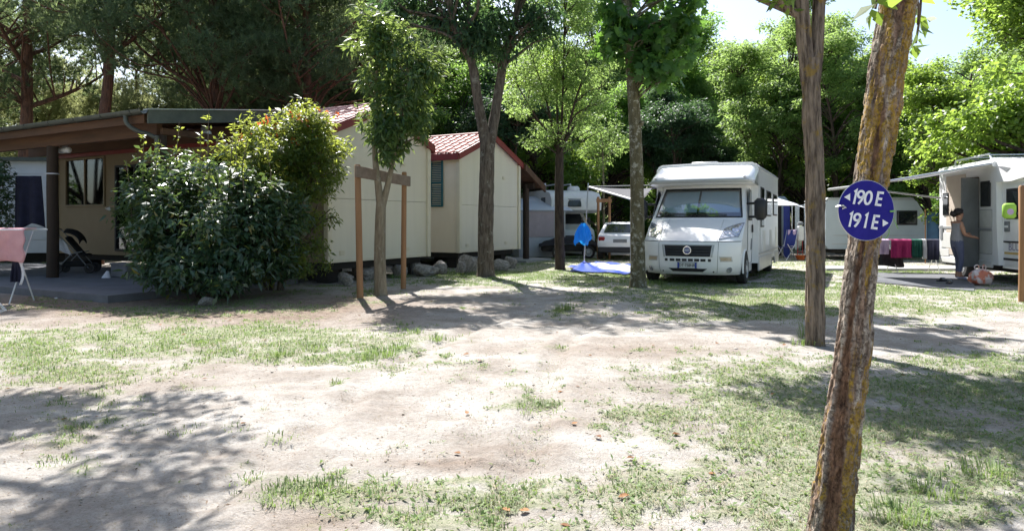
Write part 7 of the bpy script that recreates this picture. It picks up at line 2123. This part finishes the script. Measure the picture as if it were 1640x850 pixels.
# ------------------------------------------------------------------ person at the motorhome door
def person():
    foot = Vector((LX(1532, 16.6), 16.6, 0))
    t = thing('person', 'person with tied dark hair in grey top and leggings at the open motorhome door', 'person', foot + Vector((0, 0, .03)), R(0))
    # faces right (+x), seen from the side and a little behind; skeleton in metres, weight on one leg, arms reaching into the doorway
    bm = bmesh.new()
    J = dict(pel=(0, 0, .92), wai=(-.01, 0, 1.08), che=(.0, 0, 1.26), nek=(.035, 0, 1.43), hd0=(.06, 0, 1.50), hd1=(.075, 0, 1.60), hd2=(.07, 0, 1.68),
             hpL=(.0, -.10, .88), knL=(.05, -.10, .50), anL=(-.02, -.11, .10), toL=(.17, -.12, .035), heL=(-.05, -.11, .04),
             hpR=(.0, .10, .88), knR=(.10, .11, .50), anR=(.10, .12, .10), toR=(.29, .12, .035), heR=(.06, .12, .04),
             shL=(.0, -.16, 1.37), elL=(.06, -.21, 1.10), wrL=(.27, -.17, 1.05), shR=(.02, .16, 1.37), elR=(.10, .20, 1.11), wrR=(.30, .14, 1.12))
    RAD = dict(pel=.135, wai=.125, che=.135, nek=.055, hd0=.07, hd1=.088, hd2=.075, hpL=.105, knL=.062, anL=.042, toL=.032, heL=.034, hpR=.105, knR=.062, anR=.042, toR=.032, heR=.034,
               shL=.062, elL=.042, wrL=.028, shR=.062, elR=.042, wrR=.028)
    E = [('pel', 'wai'), ('wai', 'che'), ('che', 'nek'), ('nek', 'hd0'), ('hd0', 'hd1'), ('hd1', 'hd2'), ('pel', 'hpL'), ('hpL', 'knL'), ('knL', 'anL'), ('anL', 'toL'), ('anL', 'heL'), ('pel', 'hpR'), ('hpR', 'knR'), ('knR', 'anR'), ('anR', 'toR'), ('anR', 'heR'),
         ('che', 'shL'), ('shL', 'elL'), ('elL', 'wrL'), ('che', 'shR'), ('shR', 'elR'), ('elR', 'wrR')]
    # hands: palm and five fingers each
    for s_, w in (('L', -1), ('R', 1)):
        wr = Vector(J['wr' + s_]); d = Vector((.98, -.05 * w, -.12)).normalized()
        J['pa' + s_] = tuple(wr + d * .06); RAD['pa' + s_] = .030; E.append(('wr' + s_, 'pa' + s_))
        for k, (dy, L_) in enumerate(((-.030, .070), (-.010, .082), (.010, .078), (.029, .060))):
            a = 'f%d%s' % (k, s_); b_ = 'g%d%s' % (k, s_)
            J[a] = tuple(wr + d * .098 + Vector((0, dy, -.004))); RAD[a] = .011; J[b_] = tuple(wr + d * (.098 + L_ * .8) + Vector((0, dy * 1.1, -.03))); RAD[b_] = .008
            E += [('pa' + s_, a), (a, b_)]
        J['th' + s_] = tuple(wr + d * .05 + Vector((.01, -.035 * w, .025))); RAD['th' + s_] = .012; J['ti' + s_] = tuple(wr + d * .10 + Vector((.0, -.05 * w, .02))); RAD['ti' + s_] = .009
        E += [('pa' + s_, 'th' + s_), ('th' + s_, 'ti' + s_)]
    keys = list(J)
    me = bpy.data.meshes.new('body'); me.from_pydata([J[k] for k in keys], [(keys.index(a), keys.index(b_)) for a, b_ in E], [])
    o = bpy.data.objects.new('body', me); link(o, t)
    md = o.modifiers.new('skin', 'SKIN')
    for k, sv in zip(keys, me.skin_vertices[0].data): sv.radius = (RAD[k], RAD[k]); sv.use_root = (k == 'pel')
    ss = o.modifiers.new('sub', 'SUBSURF'); ss.levels = 2; ss.render_levels = 2
    dg = bpy.context.evaluated_depsgraph_get()
    m2 = bpy.data.meshes.new_from_object(o.evaluated_get(dg))
    o.modifiers.clear(); o.data = m2; m2.name = 'body'
    m2.materials.clear()
    for m_ in ('skin', 'grey_top', 'leggings', 'shoe'): m2.materials.append(M[m_])
    for p in m2.polygons:
        c = p.center; p.use_smooth = True
        i = 0
        if c.z < .085: i = 3
        elif c.z < .96 and abs(c.x) < .25 and not (c.x > .16 and c.z > .8): i = 2 if c.z > .20 else 0
        elif c.z < 1.39 and abs(c.y) < .165 and c.x < .145 and c.z > .95: i = 1
        p.material_index = i
    # face: nose, ears; hair gathered at the back
    mb = MB(); mb.lathe((.155, 0, 1.585), (1, 0, -.25), [(.016, -.02), (.012, .0), (.001, .012)], 8); mb.build('nose', M['skin'], t, True)
    mb = MB()
    for y in (-.035, .035): mb.lathe((.145, y, 1.615), (1, 0, 0), [(.012, -.01), (.010, .002), (.001, .006)], 8)
    mb.build('eyes', M['letter_black'], t, True)
    mb = MB(); mb.box((.150, 0, 1.545), (.012, .045, .012), .004); mb.build('mouth', M['red_cloth'], t)
    mb = MB()
    for y in (-.088, .088): mb.lathe((.065, y, 1.595), (0, 1 if y > 0 else -1, 0), [(.028, -.01), (.030, .006), (.018, .010), (.001, .006)], 10)
    mb.build('ears', M['skin'], t, True)
    rg = np.random.default_rng(2)
    bmh = bmesh.new(); bmesh.ops.create_icosphere(bmh, subdivisions=3, radius=1)
    for v in bmh.verts:
        k = 1 + .10 * math.sin(v.co.x * 9 + v.co.z * 7) * math.sin(v.co.y * 8)
        c = v.co * k
        v.co = Vector((.045 + c.x * .118, c.y * .110, 1.648 + c.z * .098))
        if v.co.x > .11: v.co.x = .11; 
    bmesh.ops.delete(bmh, geom=[v for v in bmh.verts if v.co.x > .105 and v.co.z < 1.66], context='VERTS')
    bmb = bmesh.ops.create_icosphere(bmh, subdivisions=2, radius=.075)
    for v in bmb['verts']: v.co = v.co * (1 + .2 * math.sin(v.co.x * 60) * math.sin(v.co.z * 70)) + Vector((-.085, 0, 1.60))
    mh_ = bpy.data.meshes.new('hair'); bmh.to_mesh(mh_); bmh.free()
    for p in mh_.polygons: p.use_smooth = True
    mh_.materials.append(M['hair']); link(bpy.data.objects.new('hair', mh_), t)
person()
# carrier bag by the wheel
b_ = Vector((LX(1571, 15.6), 15.6, 0))
t = thing('carrier_bag', 'full white and orange plastic carrier bag on the ground below the motorhome door', 'bag', b_)
mb = MB()
def cb(a, b2):
    th = 2 * PI * a
    r = np.interp(b2, [0, .08, .35, .75, .92, 1], [.02, .19, .23, .20, .14, .02]) * (1 + .10 * math.sin(5 * th + 3 * b2) + .06 * math.sin(11 * th + 7 * b2))
    return (r * 1.1 * math.cos(th), r * .8 * math.sin(th), .36 * b2 + .02 * math.sin(4 * th) * b2)
mb.grid(cb, 32, 16); mb.build('bag_body', M['bag_white'], t, True)
for s_ in (-1, 1):
    mb = MB(); mb.tube(smooth_path([(s_ * .10, .02, .33), (s_ * .13, .03, .42), (s_ * .06, .02, .45), (s_ * .04, 0, .36)], 4), .014, 6); mb.build('handle', M['bag_white'], t, True)
# shoes on the mat
for k, (px, py, rz) in enumerate(((1508, 452, .3), (1520, 456, .8))):
    g_ = G(px, py)
    t = thing('sandal', 'dark sandal on the mat, ' + ('the left one of the pair' if k == 0 else 'the right one of the pair') + ' behind the pole', 'sandal', g_ + Vector((0, 0, .03)), rz)
    mb = MB(); mb.box((0, 0, .02), (.26, .10, .035), .012); mb.build('sole', M['black_plastic'], t)
    mb = MB(); mb.grid(lambda a, b2: (-.02 + .09 * a, .05 * math.cos(PI * b2), .035 + .05 * math.sin(PI * b2)), 3, 8); mb.build('strap', M['grey_plastic'], t, True, solid=.006)
# ------------------------------------------------------------------ things on the porch
pw = lambda x, y, z=.13: hw(H1, x, y, z)
# trousers hung on a line between posts
c_ = P(46, 282, 16.6)
t = thing('navy_trousers', 'dark navy trousers hanging from a line beside the porch post', 'trousers', c_)
mb = MB()
def tr(a, b2):
    x = (a - .5) * (.62 + .10 * b2); s = .06 * math.sin(a * 2 * PI * 2) * b2
    return (x + .03 * b2 * math.sin(a * 9), -.02 + .05 * math.cos(a * 4 * PI) * (.3 + b2), -1.22 * b2 - (.12 * math.sin(a * PI * 2 + .5) if b2 > .85 else 0) * (b2 - .85) * 4)
mb.grid(tr, 28, 20); mb.build('cloth', M['navy_cloth'], t, True, solid=.02)
mb = MB(); mb.tube([(-.5, 0, .02), (0, 0, .0), (.62, .05, .02)], .006, 5); mb.build('line', M['white_cloth'], t)
# pushchair
c_ = Vector((LX(122, 17.6), 17.6, .13))
t = thing('pushchair', 'dark folding pushchair parked in the shade of the porch', 'pushchair', c_, R(15))
for (x, y) in ((-.34, -.26), (-.34, .26), (.38, -.24), (.38, .24)):
    mb = MB(); mb.lathe((x, y, .13), (0, 1, 0), [(.07, -.025), (.12, -.025), (.13, 0), (.12, .025), (.07, .025), (.02, .02), (.001, .02)], 18); mb.build('wheel', M['rubber'], t, True)
mb = MB()
for y in (-.25, .25):
    mb.tube([(.36, y, .14), (.05, y, .55), (-.42, y, 1.12)], .014, 6); mb.tube([(-.34, y, .14), (-.02, y, .5), (.22, y, .56)], .014, 6)
mb.tube([(-.42, -.25, 1.12), (-.44, 0, 1.14), (-.42, .25, 1.12)], .018, 6); mb.build('frame', M['grey_plastic'], t, True)
mb = MB(); mb.grid(lambda a, b2: (.30 - .34 * a - (.22 * max(0, a - .4)), -.23 + .46 * b2, .46 + .03 * math.sin(PI * b2) + .75 * max(0, a - .4) ** 1.0), 12, 6); mb.build('seat', M['black_cloth'], t, True, solid=.03)
mb = MB(); mb.grid(lambda a, b2: (-.20 + .36 * math.sin(a * 1.7), -.27 + .54 * b2, .88 + .26 * math.cos(a * 1.7) - .10 * (2 * b2 - 1) ** 2), 10, 8); mb.build('hood', M['black_cloth'], t, True, solid=.015)
mb = MB(); mb.box((0, 0, .24), (.5, .4, .14), .03); mb.build('basket', M['black_cloth'], t)
t = thing('pale_cloth', 'pale blanket draped over the handle of the pushchair', 'blanket', c_ + Vector((-.45, -.05, 0)), R(15))
mb = MB(); mb.grid(lambda a, b2: (-.12 + .34 * a + .12 * b2, .02 * math.sin(a * 11), 1.05 - .30 * a - .45 * b2 * (1 - .3 * a)), 12, 10); mb.build('cloth', M['white_cloth'], t, True, solid=.012)
# planter tub
c_ = Vector((LX(198, 16.2), 16.2, .13))
t = thing('planter', 'grey rectangular planter tub on the porch slab beside the laurel bush', 'planter', c_, HG - PI / 2)
mb = MB(); mb.box((0, 0, .15), (.62, .26, .30), .02); mb.build('tub', M['concrete'], t)
mb = MB(); mb.box((0, 0, .31), (.66, .30, .05), .015); mb.build('rim', M['concrete'], t)
t = thing('small_bag', 'small white and green bag leaning against the grey planter', 'bag', Vector((LX(170, 16.0), 16.0, .13)))
mb = MB(); mb.grid(lambda a, b2: ((.11 - .08 * b2) * math.cos(2 * PI * a) + .04 * b2, (.06 - .04 * b2) * math.sin(2 * PI * a), .16 * b2), 18, 6); mb.build('bag_body', M['white_cloth'], t, True)
# wall bits by the cabin door: hose reel bracket and switch strip
t = thing('wind_chime', 'small pale hanging ornament under the porch lamp', 'ornament', hw(H1, -1.9, 7.8, 2.55))
mb = MB(); mb.box((0, 0, .42), (.14, .06, .14), .03); mb.lathe((0, 0, .0), (0, 0, 1), [(.001, 0), (.06, .04), (.07, .1), (.02, .16)], 12); mb.build('weights', M['white_plastic'], t, True)
mb = MB(); mb.tube([(0, 0, .1), (0, 0, .75)], .010, 5); mb.build('cord', M['white_plastic'], t)
# corner of a white lounger at the left edge
g_ = G(-30, 503)
t = thing('sun_lounger', 'white slatted lounger end standing at the lower left of the porch', 'lounger', g_, R(20))
mb = MB()
for y in (-.02, .34): mb.tube([(.22, y, .0), (-.08, y, .40)], .022, 8)
mb.tube([(.22, -.02, 0.01), (.22, .34, .01)], .018, 8); mb.build('frame', M['white_plastic'], t, True)
for k in range(7):
    a = k / 6
    mb = MB(); mb.box((.20 - .27 * a, .16, .03 + .36 * a), (.035, .36, .012), .004, 0, 0, R(-52)); mb.build('slat', M['white_plastic'], t)
# bits of litter by the slab
for k, (px, py, s_) in enumerate(((252, 474, .06), (168, 478, .045), (90, 478, .03))):
    g_ = G(px, py)
    labs = ('crumpled white paper scrap below the laurel bush', 'small white scrap on the ground before the porch slab', 'tiny white scrap near the left end of the slab', 'crumpled white paper scrap in the grass at the bottom right')
    bm = bmesh.new(); bmesh.ops.create_icosphere(bm, subdivisions=2, radius=s_)
    rr_ = random.Random(k)
    for v in bm.verts: v.co = Vector((v.co.x * rr_.uniform(.7, 1.3), v.co.y * rr_.uniform(.6, 1), v.co.z * rr_.uniform(.3, .6)))
    me = bpy.data.meshes.new('paper_scrap'); bm.to_mesh(me); bm.free(); me.materials.append(M['white_cloth'])
    o = bpy.data.objects.new('paper_scrap', me); link(o); o.location = g_ + Vector((0, 0, s_ * .3)); tag(o, labs[k], 'litter')
